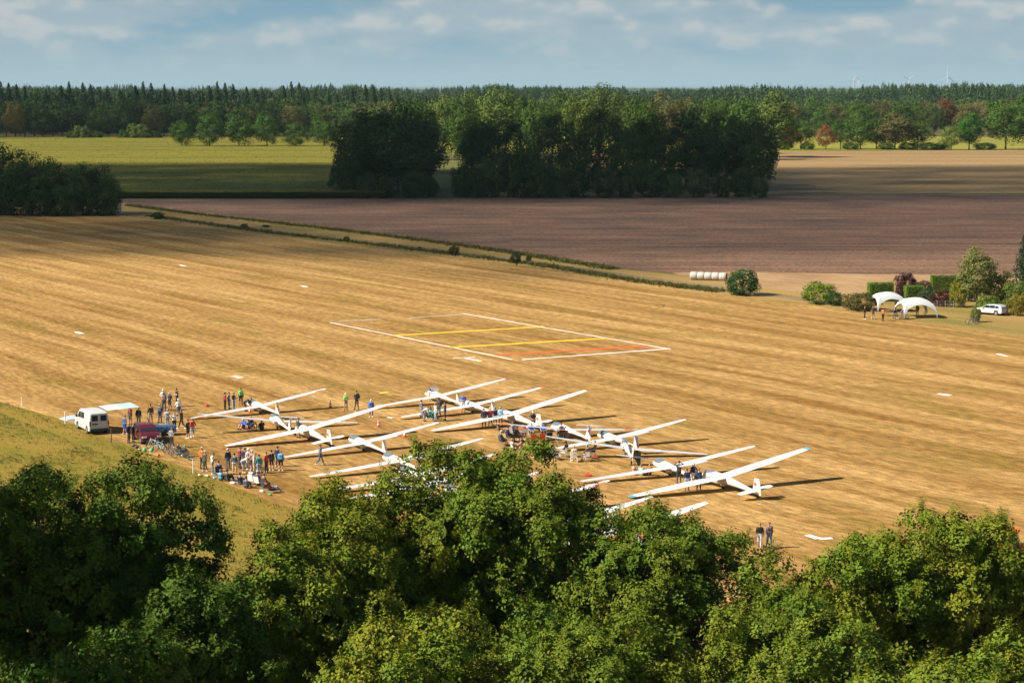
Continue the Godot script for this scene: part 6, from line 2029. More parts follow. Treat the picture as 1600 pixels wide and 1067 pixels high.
	["broadleaf_tree", "oak", 252.32, -1050, 23.78, 23.4, 0.072, 0.138, 0.024, "large oak in the roadside line behind the straw field", "roadside trees on the right"],
	["broadleaf_tree", "wide", 264.94, -1060, 27.02, 21.33, 0.066, 0.126, 0.018, "tree cut off by the frame in the roadside line behind the straw field", "roadside trees on the right"],
	["bush", "bush", 138.64, -1048, 3.49, 9.82, 0.060, 0.114, 0.018, "mid green bush, 1st from the left among the far field edge bushes", "far field edge bushes"],
	["bush", "bush", 150.71, -1048, 3.49, 8.52, 0.060, 0.114, 0.018, "mid green bush, 2nd from the left among the far field edge bushes", "far field edge bushes"],
	["bush", "bush", 172.89, -1048, 3.49, 9.82, 0.060, 0.108, 0.018, "mid green bush, 3rd from the left among the far field edge bushes", "far field edge bushes"],
	["bush", "bush", 190.84, -1048, 3.49, 9.17, 0.060, 0.108, 0.018, "mid green bush, 4th from the left among the far field edge bushes", "far field edge bushes"],
	["bush", "bush", 202.25, -1048, 3.49, 11.13, 0.060, 0.108, 0.018, "mid green bush, 5th from the left among the far field edge bushes", "far field edge bushes"],
	["bush", "bush", 213.67, -1048, 3.49, 15.06, 0.072, 0.126, 0.024, "mid green bush, 6th from the left among the far field edge bushes", "far field edge bushes"],
	["bush", "bush", 218.56, -1048, 3.49, 9.82, 0.078, 0.138, 0.024, "mid green bush, 7th from the left among the far field edge bushes", "far field edge bushes"],
	["bush", "bush", 241.4, -1048, 3.49, 13.1, 0.060, 0.108, 0.018, "mid green bush, 8th from the left among the far field edge bushes", "far field edge bushes"],
	["broadleaf_tree", "round", 174.57, -1330, 18.53, 16.62, 0.060, 0.108, 0.018, "mid green tree, 1st from the left among the belt of trees behind the pasture", "belt of trees behind the pasture"],
	["broadleaf_tree", "oak", 188.82, -1383, 21.49, 17.29, 0.138, 0.132, 0.042, "olive tree, 2nd from the left among the belt of trees behind the pasture", "belt of trees behind the pasture"],
	["broadleaf_tree", "wide", 203.63, -1436, 18.44, 17.95, 0.048, 0.090, 0.018, "dark green tree, 3rd from the left among the belt of trees behind the pasture", "belt of trees behind the pasture"],
	["broadleaf_tree", "lime", 218.99, -1489, 21.69, 18.61, 0.066, 0.120, 0.018, "mid green tree, 4th from the left among the belt of trees behind the pasture", "belt of trees behind the pasture"],
	["broadleaf_tree", "round", 207.56, -1362, 17.38, 17.02, 0.060, 0.114, 0.018, "mid green tree, 5th from the left among the belt of trees behind the pasture", "belt of trees behind the pasture"],
	["broadleaf_tree", "oak", 223.1, -1415, 20.39, 17.69, 0.126, 0.120, 0.036, "olive tree, 6th from the left among the belt of trees behind the pasture", "belt of trees behind the pasture"],
	["broadleaf_tree", "wide", 239.19, -1468, 17.24, 18.35, 0.048, 0.096, 0.024, "dark green tree, 7th from the left among the belt of trees behind the pasture", "belt of trees behind the pasture"],
	["broadleaf_tree", "lime", 225.64, -1341, 21.78, 16.76, 0.066, 0.120, 0.018, "mid green tree, 8th from the left among the belt of trees behind the pasture", "belt of trees behind the pasture"],
	["broadleaf_tree", "round", 241.91, -1394, 18.8, 17.43, 0.066, 0.120, 0.018, "mid green tree, 9th from the left among the belt of trees behind the pasture", "belt of trees behind the pasture"],
	["broadleaf_tree", "oak", 258.73, -1447, 21.96, 18.09, 0.102, 0.102, 0.030, "olive tree, 10th from the left among the belt of trees behind the pasture", "belt of trees behind the pasture"],
	["broadleaf_tree", "wide", 276.11, -1500, 16, 18.75, 0.054, 0.102, 0.024, "dark green tree, 11th from the left among the belt of trees behind the pasture", "belt of trees behind the pasture"],
	["broadleaf_tree", "lime", 260.05, -1373, 20.7, 17.16, 0.054, 0.102, 0.018, "mid green tree, 12th from the left among the belt of trees behind the pasture", "belt of trees behind the pasture"],
	["broadleaf_tree", "round", 277.6, -1426, 17.63, 17.82, 0.066, 0.120, 0.018, "mid green tree, 13th from the left among the belt of trees behind the pasture", "belt of trees behind the pasture"],
	["broadleaf_tree", "oak", 295.71, -1479, 20.83, 18.49, 0.132, 0.126, 0.036, "olive tree, 14th from the left among the belt of trees behind the pasture", "belt of trees behind the pasture"],
	["broadleaf_tree", "wide", 277.53, -1352, 19.17, 16.9, 0.042, 0.078, 0.018, "dark green tree, 15th from the left among the belt of trees behind the pasture", "belt of trees behind the pasture"],
	["broadleaf_tree", "lime", 295.81, -1405, 22.66, 17.56, 0.174, 0.054, 0.024, "reddish tree, 16th from the left among the belt of trees behind the pasture", "belt of trees behind the pasture"],
	["broadleaf_tree", "round", 314.64, -1458, 16.42, 18.23, 0.072, 0.138, 0.024, "mid green tree, 17th from the left among the belt of trees behind the pasture", "belt of trees behind the pasture"],
	["broadleaf_tree", "oak", 294.34, -1331, 21.02, 16.64, 0.126, 0.120, 0.036, "olive tree, 18th from the left among the belt of trees behind the pasture", "belt of trees behind the pasture"],
	["broadleaf_tree", "wide", 313.35, -1384, 22.35, 17.3, 0.216, 0.186, 0.078, "green tree, 19th from the left among the belt of trees behind the pasture", "belt of trees behind the pasture"],
	["broadleaf_tree", "lime", 332.91, -1437, 21.12, 17.96, 0.060, 0.108, 0.018, "mid green tree, 20th from the left among the belt of trees behind the pasture", "belt of trees behind the pasture"],
	["broadleaf_tree", "round", 353.03, -1490, 17.96, 18.62, 0.066, 0.120, 0.018, "mid green tree, 21st from the left among the belt of trees behind the pasture", "belt of trees behind the pasture"],
	["broadleaf_tree", "oak", 330.23, -1363, 22.48, 17.04, 0.108, 0.102, 0.030, "olive tree, 22nd from the left among the belt of trees behind the pasture", "belt of trees behind the pasture"],
	["broadleaf_tree", "wide", 350.52, -1416, 16.84, 17.7, 0.048, 0.102, 0.024, "dark green tree, 23rd from the left among the belt of trees behind the pasture", "belt of trees behind the pasture"],
	["broadleaf_tree", "lime", 371.37, -1469, 19.98, 18.36, 0.060, 0.114, 0.018, "mid green tree, 24th from the left among the belt of trees behind the pasture", "belt of trees behind the pasture"],
	["broadleaf_tree", "round", 346.44, -1342, 18.42, 16.77, 0.066, 0.120, 0.018, "mid green tree, 25th from the left among the belt of trees behind the pasture", "belt of trees behind the pasture"],
	["broadleaf_tree", "oak", -320.14, -1255, 17.67, 13.33, 0.054, 0.102, 0.024, "dark green tree, 1st from the left among the front trees of the left forest", "front trees of the left forest"],
	["broadleaf_tree", "round", -323.72, -1292, 22.52, 15.75, 0.048, 0.090, 0.024, "green tree, 2nd from the left among the front trees of the left forest", "front trees of the left forest"],
	["broadleaf_tree", "tall", -326.97, -1329, 21.86, 18.27, 0.078, 0.138, 0.024, "mid green tree, 3rd from the left among the front trees of the left forest", "front trees of the left forest"],
	["broadleaf_tree", "wide", -303.4, -1256, 21.97, 14.52, 0.198, 0.150, 0.030, "green tree, 4th from the left among the front trees of the left forest", "front trees of the left forest"],
	["pine_tree", "pine", -306.48, -1293, 21.3, 16.97, 0.048, 0.090, 0.018, "dark green pine, 5th from the left among the front trees of the left forest", "front trees of the left forest"],
	["broadleaf_tree", "oak", -309.22, -1330, 20.61, 14.55, 0.048, 0.096, 0.024, "dark green tree, 6th from the left among the front trees of the left forest", "front trees of the left forest"],
	["broadleaf_tree", "round", -286.63, -1257, 20.79, 15.71, 0.042, 0.078, 0.018, "green tree, 7th from the left among the front trees of the left forest", "front trees of the left forest"],
	["broadleaf_tree", "tall", -289.2, -1294, 20.08, 18.2, 0.060, 0.114, 0.018, "mid green tree, 8th from the left among the front trees of the left forest", "front trees of the left forest"],
	["broadleaf_tree", "wide", -291.45, -1331, 19.35, 15.81, 0.114, 0.114, 0.036, "olive tree, 9th from the left among the front trees of the left forest", "front trees of the left forest"],
	["pine_tree", "pine", -269.83, -1258, 19.6, 16.9, 0.042, 0.078, 0.018, "dark green pine, 10th from the left among the front trees of the left forest", "front trees of the left forest"],
	["broadleaf_tree", "oak", -271.9, -1295, 18.86, 14.57, 0.042, 0.084, 0.018, "dark green tree, 11th from the left among the front trees of the left forest", "front trees of the left forest"],
	["broadleaf_tree", "round", -273.64, -1332, 18.1, 17.07, 0.054, 0.090, 0.024, "green tree, 12th from the left among the front trees of the left forest", "front trees of the left forest"],
	["broadleaf_tree", "tall", -253.01, -1259, 18.41, 13.38, 0.078, 0.138, 0.024, "mid green tree, 13th from the left among the front trees of the left forest", "front trees of the left forest"],
	["broadleaf_tree", "wide", -254.58, -1296, 17.63, 15.79, 0.126, 0.120, 0.036, "olive tree, 14th from the left among the front trees of the left forest", "front trees of the left forest"],
	["pine_tree", "pine", -255.81, -1333, 16.84, 18.33, 0.048, 0.090, 0.018, "dark green pine, 15th from the left among the front trees of the left forest", "front trees of the left forest"],
	["broadleaf_tree", "oak", -236.16, -1260, 22.73, 14.57, 0.042, 0.084, 0.018, "dark green tree, 16th from the left among the front trees of the left forest", "front trees of the left forest"],
	["broadleaf_tree", "round", -237.22, -1297, 22.08, 17.02, 0.042, 0.072, 0.018, "green tree, 17th from the left among the front trees of the left forest", "front trees of the left forest"],
	["broadleaf_tree", "tall", -237.95, -1334, 21.41, 14.59, 0.060, 0.114, 0.018, "mid green tree, 18th from the left among the front trees of the left forest", "front trees of the left forest"],
	["broadleaf_tree", "wide", -219.28, -1261, 21.54, 15.76, 0.132, 0.126, 0.036, "olive tree, 19th from the left among the front trees of the left forest", "front trees of the left forest"],
	["pine_tree", "pine", -219.84, -1298, 20.86, 18.25, 0.054, 0.102, 0.024, "dark green pine, 20th from the left among the front trees of the left forest", "front trees of the left forest"],
	["broadleaf_tree", "oak", -220.07, -1335, 20.15, 15.85, 0.042, 0.084, 0.018, "dark green tree, 21st from the left among the front trees of the left forest", "front trees of the left forest"],
	["broadleaf_tree", "round", -202.38, -1262, 20.35, 16.96, 0.048, 0.084, 0.024, "green tree, 22nd from the left among the front trees of the left forest", "front trees of the left forest"],
	["broadleaf_tree", "tall", -202.43, -1299, 19.63, 14.61, 0.072, 0.132, 0.024, "mid green tree, 23rd from the left among the front trees of the left forest", "front trees of the left forest"],
	["broadleaf_tree", "wide", -202.16, -1336, 18.89, 17.12, 0.126, 0.120, 0.036, "olive tree, 24th from the left among the front trees of the left forest", "front trees of the left forest"],
	["pine_tree", "pine", -185.45, -1263, 19.16, 13.42, 0.048, 0.096, 0.018, "dark green pine, 25th from the left among the front trees of the left forest", "front trees of the left forest"],
	["broadleaf_tree", "oak", -185, -1300, 18.41, 15.84, 0.048, 0.096, 0.024, "dark green tree, 26th from the left among the front trees of the left forest", "front trees of the left forest"],
	["broadleaf_tree", "round", -184.22, -1337, 17.63, 18.38, 0.042, 0.078, 0.018, "green tree, 27th from the left among the front trees of the left forest", "front trees of the left forest"],
	["broadleaf_tree", "tall", -168.49, -1264, 17.96, 14.62, 0.072, 0.132, 0.024, "mid green tree, 28th from the left among the front trees of the left forest", "front trees of the left forest"],
	["broadleaf_tree", "wide", -167.54, -1301, 17.18, 17.08, 0.114, 0.108, 0.030, "olive tree, 29th from the left among the front trees of the left forest", "front trees of the left forest"],
	["pine_tree", "pine", -166.25, -1338, 22.22, 14.63, 0.048, 0.090, 0.018, "dark green pine, 30th from the left among the front trees of the left forest", "front trees of the left forest"],
	["broadleaf_tree", "oak", -151.5, -1265, 22.3, 15.81, 0.048, 0.096, 0.024, "dark green tree, 31st from the left among the front trees of the left forest", "front trees of the left forest"],
	["broadleaf_tree", "round", -150.05, -1302, 21.64, 18.31, 0.048, 0.084, 0.024, "green tree, 32nd from the left among the front trees of the left forest", "front trees of the left forest"],
	["broadleaf_tree", "tall", -148.26, -1339, 20.96, 15.9, 0.060, 0.114, 0.018, "mid green tree, 33rd from the left among the front trees of the left forest", "front trees of the left forest"],
	["broadleaf_tree", "wide", -134.49, -1266, 21.11, 17.01, 0.138, 0.132, 0.042, "olive tree, 34th from the left among the front trees of the left forest", "front trees of the left forest"],
	["pine_tree", "pine", -132.53, -1303, 20.41, 14.66, 0.048, 0.096, 0.018, "dark green pine, 35th from the left among the front trees of the left forest", "front trees of the left forest"],
	["broadleaf_tree", "oak", -130.24, -1340, 19.69, 17.17, 0.120, 0.168, 0.030, "light green tree, 36th from the left among the front trees of the left forest", "front trees of the left forest"],
	["broadleaf_tree", "round", -117.45, -1267, 19.91, 13.46, 0.054, 0.102, 0.018, "mid green tree, 37th from the left among the front trees of the left forest", "front trees of the left forest"],
	["broadleaf_tree", "tall", -114.99, -1304, 19.18, 15.89, 0.120, 0.114, 0.036, "olive tree, 38th from the left among the front trees of the left forest", "front trees of the left forest"],
	["broadleaf_tree", "wide", -112.2, -1341, 18.43, 18.44, 0.108, 0.150, 0.030, "light green tree, 39th from the left among the front trees of the left forest", "front trees of the left forest"],
	["pine_tree", "pine", -100.39, -1268, 18.72, 14.66, 0.072, 0.126, 0.024, "mid green pine, 40th from the left among the front trees of the left forest", "front trees of the left forest"],
	["broadleaf_tree", "oak", -97.42, -1305, 17.95, 17.13, 0.120, 0.114, 0.036, "olive tree, 41st from the left among the front trees of the left forest", "front trees of the left forest"],
	["broadleaf_tree", "round", -94.12, -1342, 17.16, 14.68, 0.126, 0.180, 0.036, "light green tree, 42nd from the left among the front trees of the left forest", "front trees of the left forest"],
	["broadleaf_tree", "tall", -83.29, -1269, 17.52, 15.86, 0.066, 0.126, 0.018, "mid green tree, 43rd from the left among the front trees of the left forest", "front trees of the left forest"],
	["broadleaf_tree", "wide", -79.82, -1306, 22.43, 18.37, 0.132, 0.126, 0.036, "olive tree, 44th from the left among the front trees of the left forest", "front trees of the left forest"],
	["pine_tree", "pine", -76.02, -1343, 21.77, 15.95, 0.108, 0.156, 0.030, "light green pine, 45th from the left among the front trees of the left forest", "front trees of the left forest"],
	["broadleaf_tree", "oak", -66.17, -1270, 21.87, 17.07, 0.066, 0.126, 0.018, "mid green tree, 46th from the left among the front trees of the left forest", "front trees of the left forest"],
	["spruce_tree", "spruce", -361.66, -1420, 33.22, 11.54, 0.042, 0.084, 0.030, "blue-green spruce, 1st from the left among the spruces rising above the left forest", "spruces rising above the left forest"],
	["spruce_tree", "spruce_b", -367.39, -1481, 36.09, 12.03, 0.048, 0.090, 0.030, "blue-green spruce, 2nd from the left among the spruces rising above the left forest", "spruces rising above the left forest"],
	["spruce_tree", "spruce", -376.64, -1542, 35.34, 12.53, 0.042, 0.078, 0.024, "blue-green spruce, 3rd from the left among the spruces rising above the left forest", "spruces rising above the left forest"],
	["spruce_tree", "spruce_b", -347.04, -1443, 34.16, 11.72, 0.048, 0.090, 0.030, "blue-green spruce, 4th from the left among the spruces rising above the left forest", "spruces rising above the left forest"],
	["spruce_tree", "spruce", -355.97, -1504, 32.41, 12.22, 0.048, 0.090, 0.030, "blue-green spruce, 5th from the left among the spruces rising above the left forest", "spruces rising above the left forest"],
	["spruce_tree", "spruce_b", -360.05, -1565, 31, 12.72, 0.042, 0.084, 0.030, "blue-green spruce, 6th from the left among the spruces rising above the left forest", "spruces rising above the left forest"],
	["spruce_tree", "spruce", -331.77, -1466, 30.08, 11.91, 0.048, 0.090, 0.030, "blue-green spruce, 7th from the left among the spruces rising above the left forest", "spruces rising above the left forest"],
	["spruce_tree", "spruce_b", -339.75, -1527, 29.57, 12.41, 0.048, 0.090, 0.030, "blue-green spruce, 8th from the left among the spruces rising above the left forest", "spruces rising above the left forest"],
	["spruce_tree", "spruce", -312.36, -1428, 33.23, 11.6, 0.042, 0.078, 0.024, "blue-green spruce, 9th from the left among the spruces rising above the left forest", "spruces rising above the left forest"],
	["spruce_tree", "spruce_b", -320.02, -1489, 36.12, 12.1, 0.042, 0.078, 0.024, "blue-green spruce, 10th from the left among the spruces rising above the left forest", "spruces rising above the left forest"],
	["spruce_tree", "spruce", -322.88, -1550, 35.36, 12.59, 0.036, 0.072, 0.024, "blue-green spruce, 11th from the left among the spruces rising above the left forest", "spruces rising above the left forest"],
	["spruce_tree", "spruce_b", -296.8, -1451, 34.17, 11.79, 0.048, 0.090, 0.030, "blue-green spruce, 12th from the left among the spruces rising above the left forest", "spruces rising above the left forest"],
	["spruce_tree", "spruce", -303.51, -1512, 32.42, 12.29, 0.048, 0.090, 0.030, "blue-green spruce, 13th from the left among the spruces rising above the left forest", "spruces rising above the left forest"],
	["spruce_tree", "spruce_b", -309.76, -1573, 31, 12.78, 0.042, 0.078, 0.024, "blue-green spruce, 14th from the left among the spruces rising above the left forest", "spruces rising above the left forest"],
	["spruce_tree", "spruce", -280.59, -1474, 30.08, 11.98, 0.042, 0.084, 0.030, "blue-green spruce, 15th from the left among the spruces rising above the left forest", "spruces rising above the left forest"],
	["spruce_tree", "spruce_b", -286.35, -1535, 29.56, 12.47, 0.042, 0.084, 0.030, "blue-green spruce, 16th from the left among the spruces rising above the left forest", "spruces rising above the left forest"],
	["spruce_tree", "spruce", -262.48, -1436, 33.24, 11.67, 0.042, 0.084, 0.030, "blue-green spruce, 17th from the left among the spruces rising above the left forest", "spruces rising above the left forest"],
	["spruce_tree", "spruce_b", -267.92, -1497, 36.15, 12.16, 0.036, 0.072, 0.024, "blue-green spruce, 18th from the left among the spruces rising above the left forest", "spruces rising above the left forest"],
	["spruce_tree", "spruce", -272.9, -1558, 35.38, 12.66, 0.048, 0.084, 0.030, "blue-green spruce, 19th from the left among the spruces rising above the left forest", "spruces rising above the left forest"],
	["spruce_tree", "spruce_b", -245.99, -1459, 34.19, 11.85, 0.042, 0.084, 0.024, "blue-green spruce, 20th from the left among the spruces rising above the left forest", "spruces rising above the left forest"],
	["spruce_tree", "spruce", -250.48, -1520, 32.42, 12.35, 0.042, 0.084, 0.030, "blue-green spruce, 21st from the left among the spruces rising above the left forest", "spruces rising above the left forest"],
	["spruce_tree", "spruce_b", -228.81, -1421, 31, 11.55, 0.042, 0.078, 0.024, "blue-green spruce, 22nd from the left among the spruces rising above the left forest", "spruces rising above the left forest"],
	["spruce_tree", "spruce", -232.99, -1482, 30.07, 12.04, 0.042, 0.084, 0.024, "blue-green spruce, 23rd from the left among the spruces rising above the left forest", "spruces rising above the left forest"],
	["spruce_tree", "spruce_b", -232.38, -1543, 29.55, 12.54, 0.048, 0.084, 0.030, "blue-green spruce, 24th from the left among the spruces rising above the left forest", "spruces rising above the left forest"],
	["spruce_tree", "spruce", -212.03, -1444, 33.26, 11.73, 0.042, 0.084, 0.030, "blue-green spruce, 25th from the left among the spruces rising above the left forest", "spruces rising above the left forest"],
	["spruce_tree", "spruce_b", -215.26, -1505, 36.17, 12.23, 0.042, 0.084, 0.030, "blue-green spruce, 26th from the left among the spruces rising above the left forest", "spruces rising above the left forest"],
	["spruce_tree", "spruce", -218.02, -1566, 35.4, 12.72, 0.036, 0.066, 0.024, "blue-green spruce, 27th from the left among the spruces rising above the left forest", "spruces rising above the left forest"],
	["spruce_tree", "spruce_b", -198.71, -1467, 34.21, 11.92, 0.036, 0.072, 0.024, "blue-green spruce, 28th from the left among the spruces rising above the left forest", "spruces rising above the left forest"],
	["spruce_tree", "spruce", -196.87, -1528, 32.43, 12.41, 0.042, 0.078, 0.024, "blue-green spruce, 29th from the left among the spruces rising above the left forest", "spruces rising above the left forest"],
	["spruce_tree", "spruce_b", -178.73, -1429, 31, 11.61, 0.042, 0.084, 0.030, "blue-green spruce, 30th from the left among the spruces rising above the left forest", "spruces rising above the left forest"],
	["spruce_tree", "spruce", -180.69, -1490, 30.07, 12.11, 0.036, 0.072, 0.024, "blue-green spruce, 31st from the left among the spruces rising above the left forest", "spruces rising above the left forest"],
	["spruce_tree", "spruce_b", -182.18, -1551, 29.55, 12.6, 0.042, 0.084, 0.030, "blue-green spruce, 32nd from the left among the spruces rising above the left forest", "spruces rising above the left forest"],
	["spruce_tree", "spruce", -161.01, -1452, 33.27, 11.8, 0.042, 0.084, 0.030, "blue-green spruce, 33rd from the left among the spruces rising above the left forest", "spruces rising above the left forest"],
	["spruce_tree", "spruce_b", -162.02, -1513, 36.2, 12.29, 0.036, 0.072, 0.024, "blue-green spruce, 34th from the left among the spruces rising above the left forest", "spruces rising above the left forest"],
	["spruce_tree", "spruce", -162.56, -1574, 35.43, 12.79, 0.042, 0.078, 0.024, "blue-green spruce, 35th from the left among the spruces rising above the left forest", "spruces rising above the left forest"],
	["spruce_tree", "spruce_b", -146.77, -1475, 31.92, 11.98, 0.036, 0.072, 0.024, "blue-green spruce, 36th from the left among the spruces rising above the left forest", "spruces rising above the left forest"],
	["spruce_tree", "spruce", -146.99, -1536, 30.04, 12.48, 0.036, 0.072, 0.024, "blue-green spruce, 37th from the left among the spruces rising above the left forest", "spruces rising above the left forest"],
	["spruce_tree", "spruce_b", -128.07, -1437, 28.75, 11.68, 0.036, 0.072, 0.024, "blue-green spruce, 38th from the left among the spruces rising above the left forest", "spruces rising above the left forest"],
	["spruce_tree", "spruce", -127.81, -1498, 27.72, 12.17, 0.042, 0.078, 0.024, "blue-green spruce, 39th from the left among the spruces rising above the left forest", "spruces rising above the left forest"],
	["spruce_tree", "spruce_b", -127.09, -1559, 27.1, 12.67, 0.036, 0.072, 0.024, "blue-green spruce, 40th from the left among the spruces rising above the left forest", "spruces rising above the left forest"],
	["spruce_tree", "spruce", -113.5, -1460, 31, 11.86, 0.036, 0.072, 0.024, "blue-green spruce, 41st from the left among the spruces rising above the left forest", "spruces rising above the left forest"],
	["spruce_tree", "spruce_b", -108.2, -1521, 33.85, 12.36, 0.036, 0.066, 0.024, "blue-green spruce, 42nd from the left among the spruces rising above the left forest", "spruces rising above the left forest"],
	["spruce_tree", "spruce", -95.78, -1422, 32.78, 11.55, 0.042, 0.078, 0.024, "blue-green spruce, 43rd from the left among the spruces rising above the left forest", "spruces rising above the left forest"],
	["spruce_tree", "spruce_b", -94.25, -1483, 31.93, 12.05, 0.042, 0.078, 0.024, "blue-green spruce, 44th from the left among the spruces rising above the left forest", "spruces rising above the left forest"],
	["spruce_tree", "spruce", -92.26, -1544, 30.04, 12.54, 0.042, 0.084, 0.024, "blue-green spruce, 45th from the left among the spruces rising above the left forest", "spruces rising above the left forest"],
	["spruce_tree", "spruce_b", -80.88, -1445, 28.74, 11.74, 0.042, 0.084, 0.024, "blue-green spruce, 46th from the left among the spruces rising above the left forest", "spruces rising above the left forest"],
	["broadleaf_tree", "wide", -134.03, -520, 17.35, 11.21, 0.042, 0.084, 0.018, "dark green tree, 1st from the left among the thicket at the airfield end", "thicket at the airfield end"],
	["broadleaf_tree", "oak", -127.21, -518, 16.43, 11.54, 0.054, 0.102, 0.024, "dark green tree, 3rd from the left among the thicket at the airfield end", "thicket at the airfield end"],
	["broadleaf_tree", "round", -120.92, -516, 13.91, 9.27, 0.042, 0.078, 0.018, "dark green tree, 5th from the left among the thicket at the airfield end", "thicket at the airfield end"],
	["broadleaf_tree", "oak", -115.51, -512, 13.4, 8.1, 0.042, 0.090, 0.018, "dark green tree, 7th from the left among the thicket at the airfield end", "thicket at the airfield end"],
	["broadleaf_tree", "round", -111.78, -514, 11.08, 8.87, 0.042, 0.084, 0.018, "dark green tree, 9th from the left among the thicket at the airfield end", "thicket at the airfield end"],
	["broadleaf_tree", "lime", -107.09, -510, 11.88, 7.33, 0.042, 0.090, 0.018, "dark green tree, 10th from the left among the thicket at the airfield end", "thicket at the airfield end"],
	["broadleaf_tree", "oak", -103.67, -512, 11.8, 8.46, 0.042, 0.078, 0.018, "dark green tree, 12th from the left among the thicket at the airfield end", "thicket at the airfield end"],
	["broadleaf_tree", "round", -99.69, -508, 9.09, 6.57, 0.048, 0.096, 0.024, "dark green tree, 14th from the left among the thicket at the airfield end", "thicket at the airfield end"],
	["bush", "bush", -123.09, -505, 11.43, 10.89, 0.042, 0.084, 0.018, "dark green bush, 4th from the left among the thicket at the airfield end", "thicket at the airfield end"],
	["bush", "bush", -116.32, -503, 8.99, 10.85, 0.042, 0.078, 0.018, "dark green bush, 6th from the left among the thicket at the airfield end", "thicket at the airfield end"],
	["bush", "bush", -110.03, -503, 7.42, 10.12, 0.048, 0.096, 0.018, "dark green bush, 8th from the left among the thicket at the airfield end", "thicket at the airfield end"],
	["bush", "bush", -103.95, -504, 7.06, 9.06, 0.042, 0.078, 0.018, "dark green bush, 11th from the left among the thicket at the airfield end", "thicket at the airfield end"],
	["bush", "bush", -99.34, -503, 6.16, 6.51, 0.048, 0.090, 0.018, "dark green bush, 13th from the left among the thicket at the airfield end", "thicket at the airfield end"],
	["bush", "bush", -129.4, -505, 10.17, 10.89, 0.042, 0.084, 0.018, "dark green bush, 2nd from the left among the thicket at the airfield end", "thicket at the airfield end"],
	["bush", "bush", 34.82, -308, 3.76, 5.78, 0.036, 0.090, 0.024, "round dark green bush beside the bales", "garden shrubs and trees behind the tents"],
	["bush", "bush", 44.64, -296, 2.97, 5.74, 0.150, 0.228, 0.024, "bright yellow-green bush between the bales and the tents", "garden shrubs and trees behind the tents"],
	["bush", "bush", 46.49, -293, 2, 2.56, 0.054, 0.096, 0.024, "small dark bush touching the yellow-green one", "garden shrubs and trees behind the tents"],
	["bush", "bush", 49.16, -287, 2.39, 5.92, 0.108, 0.102, 0.030, "low olive-brown bush left of the tents", "garden shrubs and trees behind the tents"],
	["bush", "bush", 58.62, -303, 3.73, 3.79, 0.060, 0.024, 0.024, "dark purple shrub above the hedges", "garden shrubs and trees behind the tents"],
	["bush", "bush", 60.99, -302, 2.69, 3.21, 0.072, 0.054, 0.024, "brown shrub next to the purple shrub", "garden shrubs and trees behind the tents"],
	["bush", "bush", 61.66, -292, 2.16, 3.1, 0.072, 0.018, 0.018, "wine-red shrub behind the right tent", "garden shrubs and trees behind the tents"],
	["bush", "bush", 63.73, -291, 3.54, 2.91, 0.198, 0.204, 0.018, "yellow shrub left of the birch", "garden shrubs and trees behind the tents"],
	["birch_tree", "tall", 66.48, -291, 8.17, 4.55, 0.174, 0.192, 0.054, "pale birch with light hanging leaves behind the parked car", "garden shrubs and trees behind the tents"],
	["spruce_tree", "spruce", 67.06, -299, 6.89, 2.99, 0.030, 0.060, 0.024, "small dark spruce behind the birch", "garden shrubs and trees behind the tents"],
	["bush", "bush", 69.97, -293, 4.81, 5.13, 0.150, 0.192, 0.030, "full green bush right of the birch", "garden shrubs and trees behind the tents"],
	["bush", "bush", 71.29, -289, 3.73, 4.7, 0.114, 0.162, 0.030, "green bush behind the white car", "garden shrubs and trees behind the tents"],
	["bush", "bush", 66.27, -283, 2.52, 3.89, 0.126, 0.186, 0.030, "light green bush over the white car", "garden shrubs and trees behind the tents"],
	["bush", "bush", 69.72, -280, 3, 3.15, 0.192, 0.162, 0.024, "yellowish bush at the right of the white car", "garden shrubs and trees behind the tents"],
	["bush", "bush", 60.64, -297, 2, 2.78, 0.054, 0.096, 0.042, "grey-green shrub between hedge and wine-red shrub", "garden shrubs and trees behind the tents"],
	["spruce_tree", "spruce_b", 74.58, -296, 10.65, 5.37, 0.018, 0.042, 0.018, "tall dark spruce at the frame edge above the garden", "garden shrubs and trees behind the tents"],
	["bush", "bush", 0.69, -365.09, 1.91, 2.17, 0.042, 0.066, 0.018, "largest dark bush on the verge of the sandy track", "dark bushes beside the track"],
	["bush", "bush", -10.93, -383.54, 1.64, 2.28, 0.048, 0.078, 0.018, "rounded dark bush on the verge of the sandy track", "dark bushes beside the track"],
	["bush", "bush", -84.83, -489.87, 1.61, 3.37, 0.048, 0.078, 0.018, "leftmost dark bush on the verge of the sandy track", "dark bushes beside the track"],
	["bush", "bush", -17.9, -394.25, 0.69, 0.99, 0.042, 0.066, 0.018, "tiny dark bush on the verge of the sandy track", "dark bushes beside the track"],
	["bush", "bush", -33.85, -417.57, 0.99, 1.57, 0.048, 0.078, 0.018, "small dark bush on the verge of the sandy track", "dark bushes beside the track"],
	["bush", "bush", -59.76, -456.06, 1.07, 2, 0.048, 0.084, 0.024, "low dark bush on the verge of the sandy track", "dark bushes beside the track"],
	["bush", "bush", -55.42, -460.29, 0.51, 2.01, 0.042, 0.072, 0.018, "flat dark bush on the verge of the sandy track", "dark bushes beside the track"],
	["bush", "bush", 3.01, -369.19, 1, 1.15, 0.042, 0.072, 0.018, "slim dark bush on the verge of the sandy track", "dark bushes beside the track"],
]


